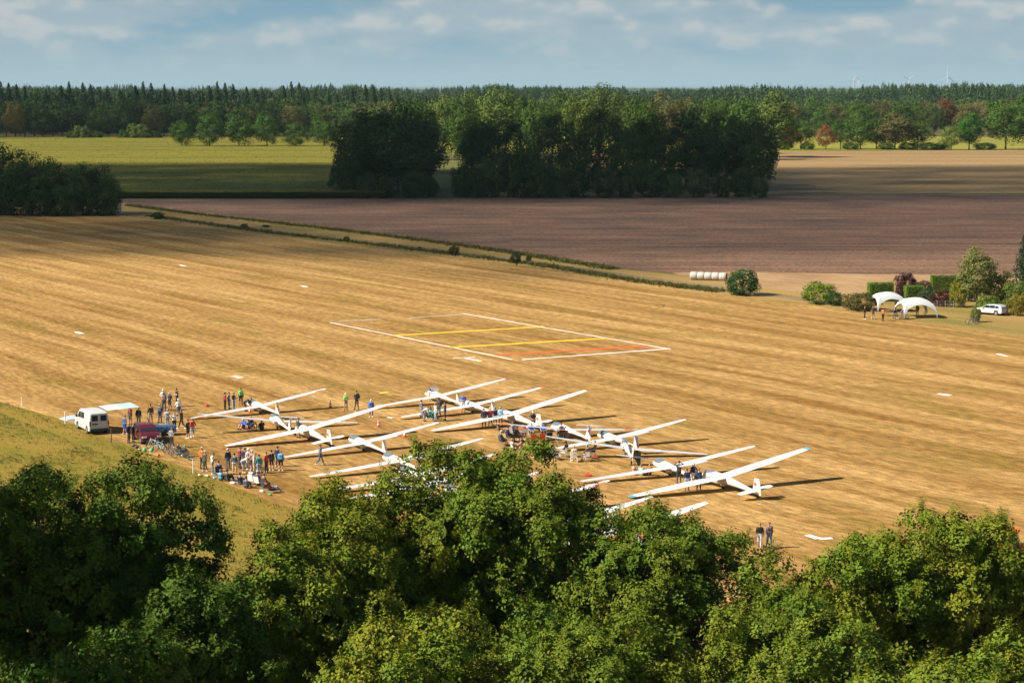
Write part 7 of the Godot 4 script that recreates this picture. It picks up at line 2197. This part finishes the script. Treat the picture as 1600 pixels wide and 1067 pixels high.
func make_wood() -> void:
	for t in TREES:
		far_tree(t[0], t[1], Vector3(t[2], 0, t[3]), t[4], t[5], Color(t[6], t[7], t[8]), t[9], t[10], fmod(absf(t[2] * 1.7 + t[3]), TAU))
	rng.seed = 77
	var hills := fbm_noise(88, 0.06, 3)
	# the woods behind, too many to count
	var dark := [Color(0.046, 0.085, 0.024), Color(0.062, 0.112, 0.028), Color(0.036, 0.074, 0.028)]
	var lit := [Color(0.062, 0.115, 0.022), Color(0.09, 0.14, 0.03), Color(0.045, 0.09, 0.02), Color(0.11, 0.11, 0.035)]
	var a := []
	var b := []
	var c := []
	for k in 700:
		var d := rng.randf_range(1290.0, 1750.0)
		var x := rng.randf_range(-0.30, -0.035) * d
		var s := {"p": Vector3(x, 0, -d), "h": rng.randf_range(17, 23), "w": rng.randf_range(9, 14)}
		if d > 1390.0:
			s.h = rng.randf_range(22, 30)
			s.w = rng.randf_range(8, 12)
			if x / d > -0.10:
				s.h -= 3.0
			(a if rng.randf() < 0.5 else c).append(s)
		else:
			b.append(s)
	for k in 520:
		var d := rng.randf_range(1400.0, 1900.0)
		var x := rng.randf_range(-0.10, 0.32) * d
		b.append({"p": Vector3(x, 0, -d), "h": rng.randf_range(15, 22), "w": rng.randf_range(10, 15)})
	for k in 2600:
		var d := rng.randf_range(1900.0, 3600.0)
		var x := rng.randf_range(-0.30, 0.30) * d
		var s := {"p": Vector3(x, 0, -d), "h": rng.randf_range(23, 29) + 8.0 * hills.get_noise_2d(x / d * 300.0, d * 0.01) + (d - 1900.0) * 0.0046 + (3.0 if x > 0.17 * d else 0.0), "w": rng.randf_range(8, 13)}
		(a if rng.randf() < 0.55 else c).append(s)
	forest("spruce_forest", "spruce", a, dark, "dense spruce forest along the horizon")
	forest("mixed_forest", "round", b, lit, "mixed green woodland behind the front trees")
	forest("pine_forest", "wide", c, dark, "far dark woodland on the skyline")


func make_oaks() -> void:
	# at the near edge of the airfield; only their upper halves are in the picture
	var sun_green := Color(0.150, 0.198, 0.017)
	var deep_shade := Color(0.076, 0.136, 0.016)  # oak leaf tint darkened to paint more shade on the left group
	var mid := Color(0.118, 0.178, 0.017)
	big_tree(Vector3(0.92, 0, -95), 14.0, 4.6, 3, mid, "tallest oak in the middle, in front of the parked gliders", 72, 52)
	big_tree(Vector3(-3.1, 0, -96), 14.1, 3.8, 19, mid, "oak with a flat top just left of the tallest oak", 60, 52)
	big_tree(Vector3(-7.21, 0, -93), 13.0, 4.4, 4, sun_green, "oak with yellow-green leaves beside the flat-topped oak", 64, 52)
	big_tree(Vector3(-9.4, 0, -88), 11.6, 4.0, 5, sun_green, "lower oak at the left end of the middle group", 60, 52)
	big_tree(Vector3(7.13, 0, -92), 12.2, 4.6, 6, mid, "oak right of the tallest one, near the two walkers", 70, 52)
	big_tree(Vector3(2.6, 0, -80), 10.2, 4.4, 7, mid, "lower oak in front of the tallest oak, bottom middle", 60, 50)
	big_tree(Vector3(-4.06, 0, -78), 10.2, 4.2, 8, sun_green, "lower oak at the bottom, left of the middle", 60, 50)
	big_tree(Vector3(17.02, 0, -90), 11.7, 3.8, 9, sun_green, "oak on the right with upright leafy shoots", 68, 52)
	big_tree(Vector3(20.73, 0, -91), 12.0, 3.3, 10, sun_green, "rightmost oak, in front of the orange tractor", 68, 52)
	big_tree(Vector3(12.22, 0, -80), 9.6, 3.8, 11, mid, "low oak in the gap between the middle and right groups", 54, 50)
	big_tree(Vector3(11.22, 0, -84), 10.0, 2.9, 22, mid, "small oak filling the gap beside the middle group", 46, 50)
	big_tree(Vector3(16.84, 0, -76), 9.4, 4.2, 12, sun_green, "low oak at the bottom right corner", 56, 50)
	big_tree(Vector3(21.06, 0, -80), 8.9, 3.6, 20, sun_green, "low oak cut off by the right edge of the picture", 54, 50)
	big_tree(Vector3(-20.29, 0, -84), 15.6, 4.4, 13, deep_shade, "shade-tinted oak at the far left of the picture", 84, 54)
	big_tree(Vector3(-16.58, 0, -86), 14.8, 3.6, 14, deep_shade, "shade-tinted oak with a pointed top beside the far left one", 84, 54)
	big_tree(Vector3(-12.78, 0, -82), 11.6, 2.6, 15, deep_shade, "small shade-tinted oak between the left and middle groups", 44, 50)
	big_tree(Vector3(-15.93, 0, -74), 11.0, 4.4, 16, deep_shade, "shade-tinted lower oak in the bottom left corner", 60, 50)
	# taller unseen trees added outside the frame to keep the left group shaded
	big_tree(Vector3(-35.0, 0, -80), 30.0, 8.5, 17, deep_shade, "unseen tall oak added beyond the left edge to shade the left group", 90, 70)
	big_tree(Vector3(-31.0, 0, -66), 28.0, 8.0, 18, deep_shade, "second unseen tall oak added beyond the left edge for shade", 90, 70)
	big_tree(Vector3(-45.0, 0, -72), 33.0, 9.0, 21, deep_shade, "third unseen tall oak added beyond the left edge for shade", 90, 70)


func make_markings() -> void:
	var a := Vector3(-24.24, 0, -271.35)
	var b := Vector3(0.07, 0, -233.7)
	var c := Vector3(19.03, 0, -243.63)
	var d := Vector3(-6.83, 0, -282.29)
	ribbon(a, b, 0.26, "line_white", "long white line on the near left side of the landing box")
	ribbon(Vector3(1.25, 0, -233.7), c, 0.5, "line_white", "white line closing the near end of the landing box")
	ribbon(Vector3(19.01, 0, -243.26), d, 0.24, "line_white", "long white line on the far right side of the landing box")
	ribbon(Vector3(-23.17, 0, -272.86), Vector3(-17.74, -0, -275.16), 0.22, "line_white", "faint white dash at the far end of the landing box")
	ribbon(Vector3(-13.92, 0, -276.71), Vector3(-6.9, 0, -281.48), 0.2, "line_white", "second faint white dash at the far end of the landing box")
	ribbon(Vector3(-14.87, -0, -256.75), Vector3(4.19, 0, -266.55), 1.0, "line_yellow", "farther yellow line across the landing box")
	ribbon(Vector3(-7.25, 0, -244.85), Vector3(11.58, 0, -253.75), 1.0, "line_yellow", "nearer yellow line across the landing box")
	ribbon(Vector3(-2.17, 0, -237.4), Vector3(16.61, 0, -246.39), 1.0, "line_red", "red line across the landing box")
	ribbon(Vector3(-6.81, 0, -234.83), Vector3(-4.31, 0, -235.68), 0.35, "line_white", "cross bar of the small white T mark")
	ribbon(Vector3(-5.41, 0, -235.11), Vector3(-3.52, 0, -232.31), 0.5, "line_white", "stem of the small white T mark")
	ribbon(Vector3(20.67, 0, -140.46), Vector3(21.34, 0, -139.23), 0.55, "line_white", "left arm of the white corner mark near the walkers", "corner_mark")
	ribbon(Vector3(21.3, 0, -139.23), Vector3(22.26, 0, -139.43), 0.5, "line_white", "right arm of the white corner mark near the walkers", "corner_mark")
	ribbon(Vector3(43.68, -0, -207.31), Vector3(44.64, 0, -205.99), 0.6, "line_white", "lone white mark on the open field at the right", "runway_mark")
	ribbon(Vector3(-30.3, 0, -220.23), Vector3(-29.2, 0, -218.74), 0.6, "line_white", "white mark beyond the group in the green vest", "runway_mark")
	ribbon(Vector3(-55.99, -0, -260.86), Vector3(-54.73, 0, -258.79), 0.6, "line_white", "white mark far out on the left of the airfield", "runway_mark")
	ribbon(Vector3(-58.74, 0, -361.08), Vector3(-57.42, 0, -358.45), 0.6, "line_white", "white mark on the shaded far end of the airfield", "runway_mark")
	ribbon(Vector3(-33.31, 0, -322.64), Vector3(-32.29, 0, -320.53), 0.6, "line_white", "second white mark on the far airfield", "runway_mark")
	ribbon(Vector3(57.2, 0, -238.86), Vector3(57.78, 0, -236.54), 0.5, "line_white", "faint white mark at the far right of the airfield", "runway_mark")
	ribbon(Vector3(-13.5, 0, -207.53), Vector3(-12.69, 0, -208.2), 0.55, "yellow", "yellow cloth strip on the grass behind the cones", "cloth_strip")
	ribbon(Vector3(-11.85, 0, -192.11), Vector3(-11.34, 0, -191.73), 0.4, "white", "white cloth on the grass in front of the cones", "cloth_strip")


func make_things() -> void:
	# at the van
	var van := Vector3(-38.4, 0, -184.6)
	make_van(van, 0.48)
	make_awning(van, 0.48)
	make_car("estate_car", "dark red estate car with bicycles in front of its bonnet", mat("red_paint", lin(0.10, 0.012, 0.018), 0.25), Vector3(-32.43, 0, -178.96), PI + 0.42, 1.5, 4.3)
	make_car("estate_car", "silver white estate car parked on the grass by the garden", mat("silver_paint", lin(0.52, 0.55, 0.58), 0.25), Vector3(66.28, 0, -281.48), 0.79, 1.45, 4.5)
	make_tractor(Vector3(33.16, 0, -131.18), -1.9)
	# small trailer under a printed blue tarpaulin between the car and the crowd
	var tr := thing("trailer", "small trailer under a blue printed tarpaulin behind the red car", "trailer", Vector3(-31.44, 0, -182.16), 0.2)
	var cov := MB.new()
	cov.loft([PackedVector3Array([Vector3(-1.1, 0.3, -0.6), Vector3(-1.1, 0.3, 0.6), Vector3(-1.06, 0.86, 0.56), Vector3(-1.06, 0.95, 0), Vector3(-1.06, 0.86, -0.56)]), PackedVector3Array([Vector3(0, 0.3, -0.62), Vector3(0, 0.3, 0.62), Vector3(0, 0.84, 0.57), Vector3(0, 0.92, 0), Vector3(0, 0.84, -0.57)]), PackedVector3Array([Vector3(1.1, 0.3, -0.6), Vector3(1.1, 0.3, 0.6), Vector3(1.06, 0.86, 0.56), Vector3(1.06, 0.95, 0), Vector3(1.06, 0.86, -0.56)])])
	part(tr, "tarpaulin", cov.done(), mat("trailer_blue", lin(0.02, 0.085, 0.20), 0.6))
	rng.seed = 12
	var prints := MB.new()
	for k in 46:
		prints.box(Vector3(rng.randf_range(-1.0, 1.0), rng.randf_range(0.36, 0.8), 0.612), Vector3(rng.randf_range(0.04, 0.13), rng.randf_range(0.03, 0.06), 0.03))
	part(tr, "print", prints.done(), tint_mat("pale_blue"))
	for z in [-0.66, 0.66]:
		var wm := MB.new()
		wm.wheel(Vector3(0, 0.26, z), Vector3.BACK, 0.26, 0.14, 14)
		part(tr, "wheel", wm.done(), mat("rubber", lin(0.025, 0.025, 0.025), 0.85))
	var bar := MB.new()
	bar.tube([Vector3(-1.05, 0.36, 0), Vector3(-2.0, 0.36, 0)], [0.04, 0.04], 6)
	part(tr, "drawbar", bar.done(), tint_mat("steel", 0.5))
	var bikes := [[238, 701, 0.5, "white"], [243, 703, 0.9, "steel"], [249, 705.5, 0.4, "pale_blue"], [262, 708, 0.3, "black"], [268, 711, 0.7, "charcoal"], [274, 713, 0.5, "steel"], [281, 716, 0.8, "dark_green"]]
	var said := ["white bicycle nearest the red car's bonnet", "second bicycle from the red car, silver framed", "pale blue bicycle in front of the red car", "black bicycle in the middle of the bicycle row", "charcoal bicycle right of the black one", "silver bicycle near the seated person with turquoise cap", "dark green bicycle at the right end of the row"]
	var spots := [Vector3(-31.18, 0, -175.06), Vector3(-30.79, 0, -174.43), Vector3(-30.33, 0, -173.64), Vector3(-29.48, 0, -172.86), Vector3(-29, 0, -171.94), Vector3(-28.57, 0, -171.33), Vector3(-28.05, 0, -170.42)]
	for k in bikes.size():
		make_bike(spots[k], bikes[k][2] + 0.5, 0.14 if k % 2 else -0.14, bikes[k][3], said[k])
	ball(Vector3(-31.59, 0, -173.48), 0.18, "signal_green", "green ball on the grass left of the bicycles")
	ball(Vector3(-30.99, 0, -173.48), 0.18, "signal_green", "green ball beside the white post at the bicycles")
	ball(Vector3(-30.02, 0, -171.02), 0.15, "orange", "small orange ball in the meadow grass")
	post("post", Vector3(-41.59, 0, -188.01), 1.1, 0.05, "white", "white post at the field edge left of the van")
	post("post", Vector3(-35.35, 0, -177.97), 1.2, 0.05, "brown", "brown wooden post in front of the van")
	post("post", Vector3(-25.89, 0, -163.47), 1.15, 0.04, "white", "white post left of the olive coat")
	post("post", Vector3(-30.69, 0, -171.02), 0.55, 0.04, "white", "short white post by the green ball")
	post("post", Vector3(-98.03, -0, -512.66), 2.4, 0.35, "white", "white marker at the far corner of the airfield")
	post("post", Vector3(-48.21, 0, -198.82), 0.9, 0.04, "white", "thin white post near the left picture edge")
	var tarp := MB.new()
	tarp.loft([PackedVector3Array([Vector3(-42.78, 0, -190.98), Vector3(-41.81, 0, -189.85), Vector3(-41.81, 0, -189.85) + Vector3(0, 0.12, 0), Vector3(-42.78, 0, -190.98) + Vector3(0, 0.1, 0)]), PackedVector3Array([Vector3(-41.93, 0, -192.11), Vector3(-41.09, 0, -189.85), Vector3(-41.09, 0, -189.85) + Vector3(0, 0.25, 0), Vector3(-41.93, 0, -192.11) + Vector3(0, 0.2, 0)]), PackedVector3Array([Vector3(-41.28, 0, -192.49), Vector3(-40.66, 0, -190.98), Vector3(-40.66, 0, -190.98) + Vector3(0, 0.15, 0), Vector3(-41.28, 0, -192.49) + Vector3(0, 0.15, 0)])])
	one("tarpaulin", tarp.done(), mat("tarp", lin(0.42, 0.55, 0.62), 0.5), "crumpled pale blue tarpaulin on the grass left of the van", "tarpaulin")
	# cones
	cone(Vector3(-17.78, 0, -198), "traffic cone near the tip of the farthest left wing")
	cone(Vector3(-12.34, 0, -186.56), "traffic cone standing in the gap between two wings")
	cone(Vector3(-9.63, 0, -180.97), "traffic cone under the small glider's right wing")
	cone(Vector3(-14.83, 0, -192.11), "traffic cone beside the raised wing tip")
	cone(Vector3(-33.82, 0, -187.82), "traffic cone by the brown jacket near the van")
	cone(Vector3(-25.26, 0, -194.82), "traffic cone below the farthest left glider")
	bag(Vector3(-30.04, 0, -198.82), 0.4, 0.62, "bright_red", "red parachute pack lying beyond the three friends")
	bag(Vector3(7.01, 0, -170.12), 1.2, 0.68, "maroon", "maroon bag on the grass right of the white chairs")
	bag(Vector3(6.13, 0, -162.37), 1.2, 0.62, "bright_red", "red bag above the white wing tips")
	bag(Vector3(-25.21, 0, -162.37), 0.3, 0.50, "white", "white bag at the feet of the olive coat")
	bag(Vector3(-24.55, 0, -162.09), 0.8, 0.50, "beige", "beige bag at the feet of the olive coat")
	bag(Vector3(-23.86, 0, -161.28), 0.2, 0.43, "pale_blue", "pale blue bag left of the bright blue jacket")
	bag(Vector3(-23.89, -0, -162.92), 1.0, 0.56, "black", "black rucksack beside the white tee")
	bag(Vector3(-22.09, 0, -159.14), 1.0, 0.50, "white", "white bag behind the navy fleece")
	bag(Vector3(-18.61, 0, -154.53), 0.6, 0.43, "signal_green", "green bag under the lounging person")
	bag(Vector3(-19.36, 0, -155.78), 0.6, 0.50, "white", "white bag left of the lounging person")
	bag(Vector3(-32.63, 0, -175.38), 0.3, 0.62, "charcoal", "dark rucksack in front of the red car")
	bag(Vector3(-32.97, 0, -176.02), 1.3, 0.50, "black", "black bag left of the red car's front wheel")
	bag(Vector3(-32.23, 0, -174.43), 0.3, 0.43, "white", "white bag left of the green ball")
	bag(Vector3(-27.04, 0, -169.52), 0.9, 0.56, "dark_green", "dark green bag at the end of the bicycles")
	# chairs
	camp_chair(Vector3(1.85, 0, -177.31), 0.2, "orange", "orange deckchair, left of two seen from behind")
	camp_chair(Vector3(2.65, 0, -177.8), 0.1, "orange", "orange deckchair, right of two seen from behind")
	camp_chair(Vector3(3.22, 0, -178.29), 0.3, "navy", "navy folding chair right of the orange deckchairs")
	camp_chair(Vector3(4.12, 0, -177.97), 0.6, "dark_green", "dark green folding chair at the right of the seated group")
	camp_chair(Vector3(-0.78, 0, -176.34), 5.2, "charcoal", "charcoal folding chair at the left of the seated group")
	camp_chair(Vector3(-0.17, 0, -178.29), 5.1, "navy", "navy folding chair under the second seated person")
	camp_chair(Vector3(0.23, 0, -180.97), 5.2, "grey", "grey folding chair in the back row of the group")
	camp_chair(Vector3(0.56, 0, -178.29), 5.6, "charcoal", "charcoal folding chair in the middle of the group")
	camp_chair(Vector3(1.02, 0, -179.62), 3.1, "grey", "grey folding chair under the red tee")
	camp_chair(Vector3(1.78, 0, -180.8), 3.3, "navy", "navy folding chair facing the first orange deckchair")
	camp_chair(Vector3(2.8, -0, -180.46), 3.0, "navy", "navy folding chair facing the second orange deckchair")
	camp_chair(Vector3(4.29, -0, -180.46), 0.5, "maroon", "maroon folding chair beside the dark green one")
	camp_chair(Vector3(2.01, 0, -186.74), 3.5, "grey", "grey folding chair at the long glider's tail")
	camp_chair(Vector3(-20.37, 0, -158.35), 5.7, "white", "white folding chair under the grey-haired person")
	camp_chair(Vector3(-19.82, 0, -157.57), 5.7, "white", "white folding chair next to the white cap")
	camp_chair(Vector3(-19.15, 0, -156.54), 5.6, "charcoal", "charcoal folding chair left of the lounging person")
	camp_chair(Vector3(-23.53, -0, -161.82), 0.0, "navy", "navy folding chair under the slate jacket")
	garden_chair(Vector3(3.6, 0, -169.52), 5.2, "white plastic chair at the left end, slate tee in it")
	garden_chair(Vector3(4.42, 0, -170.87), 1.05, "white plastic chair turned left, dark tee in it")
	garden_chair(Vector3(5.19, -0, -168.63), 0.0, "white plastic chair seen from behind under the cream shirt")
	garden_chair(Vector3(6.16, 0, -168.92), 0.7, "white plastic chair under the person with pale cap")
	garden_chair(Vector3(6.83, 0, -171.02), 1.6, "white plastic chair at the right end, grey top in it")
	# lounger under the person with outstretched legs
	var lg := thing("lounger", "low reclining chair with outstretched person at the crowd's right end", "lounger", Vector3(-18.53, 0, -155.53), deg_to_rad(290))
	var ls := MB.new()
	ls.box(Vector3(0, 0.30, 0.0), Vector3(0.5, 0.03, 0.6))
	part(lg, "seat", ls.done(), tint_mat("charcoal"))
	var lb := MB.new()
	lb.box(Vector3(0, 0.56, 0.50), Vector3(0.5, 0.03, 0.75), Basis(Vector3.RIGHT, -0.85))
	part(lg, "backrest", lb.done(), tint_mat("charcoal"))
	for sx in [-0.24, 0.24]:
		for sz in [-0.26, 0.28]:
			var ll := MB.new()
			ll.tube([Vector3(sx, 0, sz * 1.2), Vector3(sx, 0.3, sz)], [0.014, 0.014], 5)
			part(lg, "leg", ll.done(), tint_mat("steel", 0.4))
	# dome tents, tables and the garden
	dome_tent(Vector3(55.21, 0, -278.28), 0.12, 2.35, 2.6, "white dome tent on the right, nearest the parked car")
	dome_tent(Vector3(52.76, 0, -286), 0.18, 2.2, 2.6, "white dome tent on the left, half behind the other")
	table(Vector3(52.61, -0, -275.16), 0.1, "wooden table between the two dome tents")
	table(Vector3(51.91, 0, -279.87), 0.1, "wooden table inside the left dome tent")
	camp_chair(Vector3(56.68, 0, -279.08), 1.4, "wood", "wooden folding chair alone under the right dome tent")
	make_bike(Vector3(61.12, 0, -269.11), 1.9, 0.2, "teal", "teal bicycle leaning at a small shrub near the parked car")
	make_bike(Vector3(61.03, 0, -269.85), 1.6, -0.1, "steel", "silver bicycle leaning against the teal one")
	far_tree("bush", "bush", Vector3(62.04, 0, -272.1), 1.9, 1.6, Color(0.16, 0.18, 0.04), "small thin shrub beside the two bicycles", "garden shrubs and trees behind the tents")
	hedge(Vector3(54.11, 0, -299.07), Vector3(3.6, 2.7, 1.6), 0.1, Color(0.11, 0.21, 0.018), "clipped bright green hedge block left of the gate")
	hedge(Vector3(58.91, 0, -298.62), Vector3(2.6, 2.3, 1.6), 0.1, Color(0.12, 0.22, 0.02), "clipped bright green hedge block right of the gate")
	hedge(Vector3(66.78, 0, -311.89), Vector3(5.2, 2.6, 1.5), 0.05, Color(0.10, 0.20, 0.018), "clipped hedge farther back beside the birch")
	var gate := thing("gate", "weathered grey wooden gate between the two hedges", "gate", Vector3(56.9, -0, -300.44), 0.1)
	for k in 3:
		var mb := MB.new()
		mb.box(Vector3(0, 0.35 + k * 0.32, 0), Vector3(2.3, 0.10, 0.03))
		part(gate, "rail", mb.done(), mat("grey_wood", lin(0.22, 0.20, 0.17), 0.9))
	for s in [-1.0, 0.0, 1.0]:
		var mb := MB.new()
		mb.box(Vector3(s * 1.15, 0.58, 0.035), Vector3(0.10, 1.16, 0.05))
		part(gate, "upright", mb.done(), mat("grey_wood", lin(0.22, 0.20, 0.17), 0.9))
	var fence := thing("wire_fence", "low wire fence in front of the wine-red shrub", "fence", Vector3(61.74, -0, -289.8), 0.1)
	for k in 5:
		var mb := MB.new()
		mb.tube([Vector3((k - 2) * 1.2, 0, 0), Vector3((k - 2) * 1.2, 1.05, 0)], [0.03, 0.03], 5)
		part(fence, "post", mb.done(), tint_mat("steel", 0.5))
	for k in 6:
		var mb := MB.new()
		mb.tube([Vector3(-2.4, 0.12 + k * 0.17, 0), Vector3(2.4, 0.12 + k * 0.17, 0)], [0.006, 0.006], 3)
		part(fence, "wire", mb.done(), tint_mat("steel", 0.5))
	# bales in a row end to end
	var b0 := Vector3(29.77, 0, -333.01)
	var words := ["first", "second", "third", "fourth", "fifth"]
	for k in 5:
		bale(b0 + Vector3(0.93, 0, 0.36) * k * 1.22, -0.37, "%s round bale from the left in the row by the track" % words[k])
	# a bird low over the grass
	var bird := thing("bird", "small dark bird flying low over the airfield", "bird", Vector3(21.03, 0, -282.29) + Vector3(0, 1.1, 0), 0.8)
	var bm := MB.new()
	bm.tube([Vector3(0, 0, -0.22), Vector3(0, 0.01, -0.12), Vector3(0, 0, 0.05), Vector3(0, 0, 0.26)], [0.015, 0.06, 0.07, 0.02], 7)
	part(bird, "body", bm.done(), tint_mat("charcoal"))
	for s in [-1.0, 1.0]:
		var wm := MB.new()
		wm.loft([PackedVector3Array([Vector3(s * 0.04, 0.02, -0.1), Vector3(s * 0.04, 0.03, 0.1), Vector3(s * 0.04, 0.01, 0.1)]), PackedVector3Array([Vector3(s * 0.35, 0.16, -0.12), Vector3(s * 0.35, 0.17, 0.06), Vector3(s * 0.35, 0.15, 0.06)]), PackedVector3Array([Vector3(s * 0.62, 0.10, 0.0), Vector3(s * 0.62, 0.105, 0.05), Vector3(s * 0.62, 0.095, 0.05)])])
		part(bird, "wing", wm.done(), tint_mat("charcoal"))
	turbine(Vector3(2324.07, 0, -11000), 92, 58, 0.3, 1.55, "nearest wind turbine standing right over the far forest")
	turbine(Vector3(2408.2, 0, -12500), 84, 52, 0.5, 0.6, "middle wind turbine over the far forest")
	turbine(Vector3(2153.63, 0, -13000), 80, 52, 0.2, 1.0, "first wind turbine from the left over the far forest")
	turbine(Vector3(2274.13, 0, -13500), 80, 50, 0.4, 2.2, "second wind turbine from the left, close to the first")


# cover of the unseen cloud, shaped field by field for the shade it throws
func cloud_cover(p: Vector3) -> float:
	var near := 0.52 if (p - Vector3(-20.07, 0, -400.65)).dot(ACROSS) < 0.0 else 0.26
	var far := lerpf(lerpf(0.62, 0.86, smoothstep(-75.0, -45.0, p.x)), 0.45, smoothstep(75.0, 105.0, p.x))
	return lerpf(near, far, smoothstep(-540.0, -600.0, p.z))


func _ready() -> void:
	rng.seed = 1
	set_stage()
	make_land()
	puffs("cloud", [Vector2(-230, -420), Vector2(-92, -397), Vector2(-23, -367), Vector2(6, -348), Vector2(35, -366), Vector2(95, -396), Vector2(230, -412)], [Vector2(-230, -790), Vector2(0, -800), Vector2(230, -815)], cloud_cover, 5, "broad white cloud overhead outside the picture")
	puffs("cloud", [Vector2(-560, -1225), Vector2(-120, -1225)], [Vector2(-560, -1560), Vector2(-120, -1480)], func(p: Vector3) -> float: return 0.3 if p.x < -190.0 else 0.15, 9, "unseen broken cloud added to shade the left forest")  # second cloud, added out of view to darken the left forest
	make_wood()
	make_oaks()
	make_grass()
	make_markings()
	for g in GLIDERS:
		glider(g)
	make_things()
	for p in PEOPLE:
		person(p)


var GLIDERS := [
	{"label": "white glider with red wing markings farthest left, a man leaning into its cockpit", "kind": "t", "span": 14.3, "yaw": 0.560, "bank": 0.119, "mid": Vector3(-24.35, 1, -194.57), "bands": ["red", 0.82, 0.93, 0.72, 1.0], "fin_mark": "orange"},
	{"label": "white glider with its left wing up, half hidden behind the big fabric glider", "kind": "t", "span": 15.1, "yaw": 0.367, "bank": -0.113, "mid": Vector3(-21.46, 1, -185.51)},
	{"label": "large white low-tailed glider with a red fin dot, left of the traffic cones", "kind": "low", "span": 15.5, "yaw": 0.506, "bank": 0.156, "mid": Vector3(-18.27, 1.35, -179.51), "fin_mark": "red"},
	{"label": "small white glider with a tall fin just right of the walking man", "kind": "t", "span": 14.9, "yaw": 0.542, "bank": 0.114, "mid": Vector3(-12.92, 1, -174.01)},
	{"label": "white glider whose tail disappears behind the oak below the lone walker", "kind": "t", "span": 16.1, "yaw": 0.539, "bank": 0.106, "mid": Vector3(-9.4, 1, -165.42)},
	{"label": "white glider mostly hidden by the oak, red wing tip showing at its left end", "kind": "t", "span": 15.2, "yaw": 0.501, "bank": 0.112, "mid": Vector3(-7.77, 1, -158.91), "tips": "red"},
	{"label": "white glider behind the oak with only its rounded wing end showing on the left", "kind": "t", "span": 14.0, "yaw": 0.449, "bank": 0.121, "mid": Vector3(-7.77, 1, -153.89)},
	{"label": "white glider behind the oak, seen in pieces through the leaves", "kind": "t", "span": 13.4, "yaw": 0.448, "bank": 0.127, "mid": Vector3(-4.03, 1, -151.62)},
	{"label": "farthest white glider in the middle with its canopy raised", "kind": "t", "span": 15.5, "yaw": 0.543, "bank": 0.110, "mid": Vector3(-7.37, 1, -201.02), "open": true},
	{"label": "white T-tailed glider with bright red wing tips behind the crouching crew", "kind": "t", "span": 16.3, "yaw": 0.543, "bank": 0.104, "mid": Vector3(-3.92, 1, -195), "tips": "orange"},
	{"label": "long white low-tailed glider above the seated spectators", "kind": "low", "span": 16.9, "yaw": 0.552, "bank": 0.142, "mid": Vector3(-0.14, 1.35, -187.92), "fin_mark": "orange"},
	{"label": "white glider with orange wing markings and a red-edged fin beside the deckchairs", "kind": "t", "span": 14.8, "yaw": 0.477, "bank": -0.115, "mid": Vector3(4.84, 1, -180.85), "bands": ["orange", 0.80, 0.93, 0.1, 0.9], "fin_mark": "red"},
	{"label": "white glider with an orange checked fin behind the white plastic chairs", "kind": "t", "span": 14.8, "yaw": 0.467, "bank": 0.115, "mid": Vector3(8.77, 1, -176.27), "stripes": "orange"},
	{"label": "cream white glider with black rudder stripes and a grey side panel", "kind": "t", "span": 13.9, "yaw": 0.066, "bank": -0.123, "mid": Vector3(9.74, 1, -171.26), "stripes": "charcoal", "belly": "grey_window", "bands": ["maroon", 0.42, 0.55, 0.12, 0.3], "tail": "m"},
	{"label": "white T-tailed glider with four people standing at its tail", "kind": "t", "span": 15.9, "yaw": 0.417, "bank": 0.107, "mid": Vector3(12.64, 1, -162.62)},
	{"label": "big white glider with pale blue wing tips, nearest on the right", "kind": "low", "span": 16.7, "yaw": 0.483, "bank": 0.144, "mid": Vector3(16.32, 1.35, -157.12), "tips": "blue", "fin_mark": "red"},
	{"label": "white glider behind the oak with an orange strip on its right wing", "kind": "t", "span": 13.5, "yaw": 0.487, "bank": 0.127, "mid": Vector3(1.29, 1, -148.02), "bands": ["orange", 0.78, 0.93, 0.62, 1.0]},
	{"label": "white glider behind the oak whose right wing ends below the blue wing tip", "kind": "t", "span": 13.4, "yaw": 0.513, "bank": 0.127, "mid": Vector3(4.23, 1, -141.81)},
	{"label": "old cream glider with a broad rounded wing behind the oak", "kind": "low", "span": 12.7, "yaw": 0.327, "bank": 0.190, "mid": Vector3(7.64, 1.35, -137.78)}
]
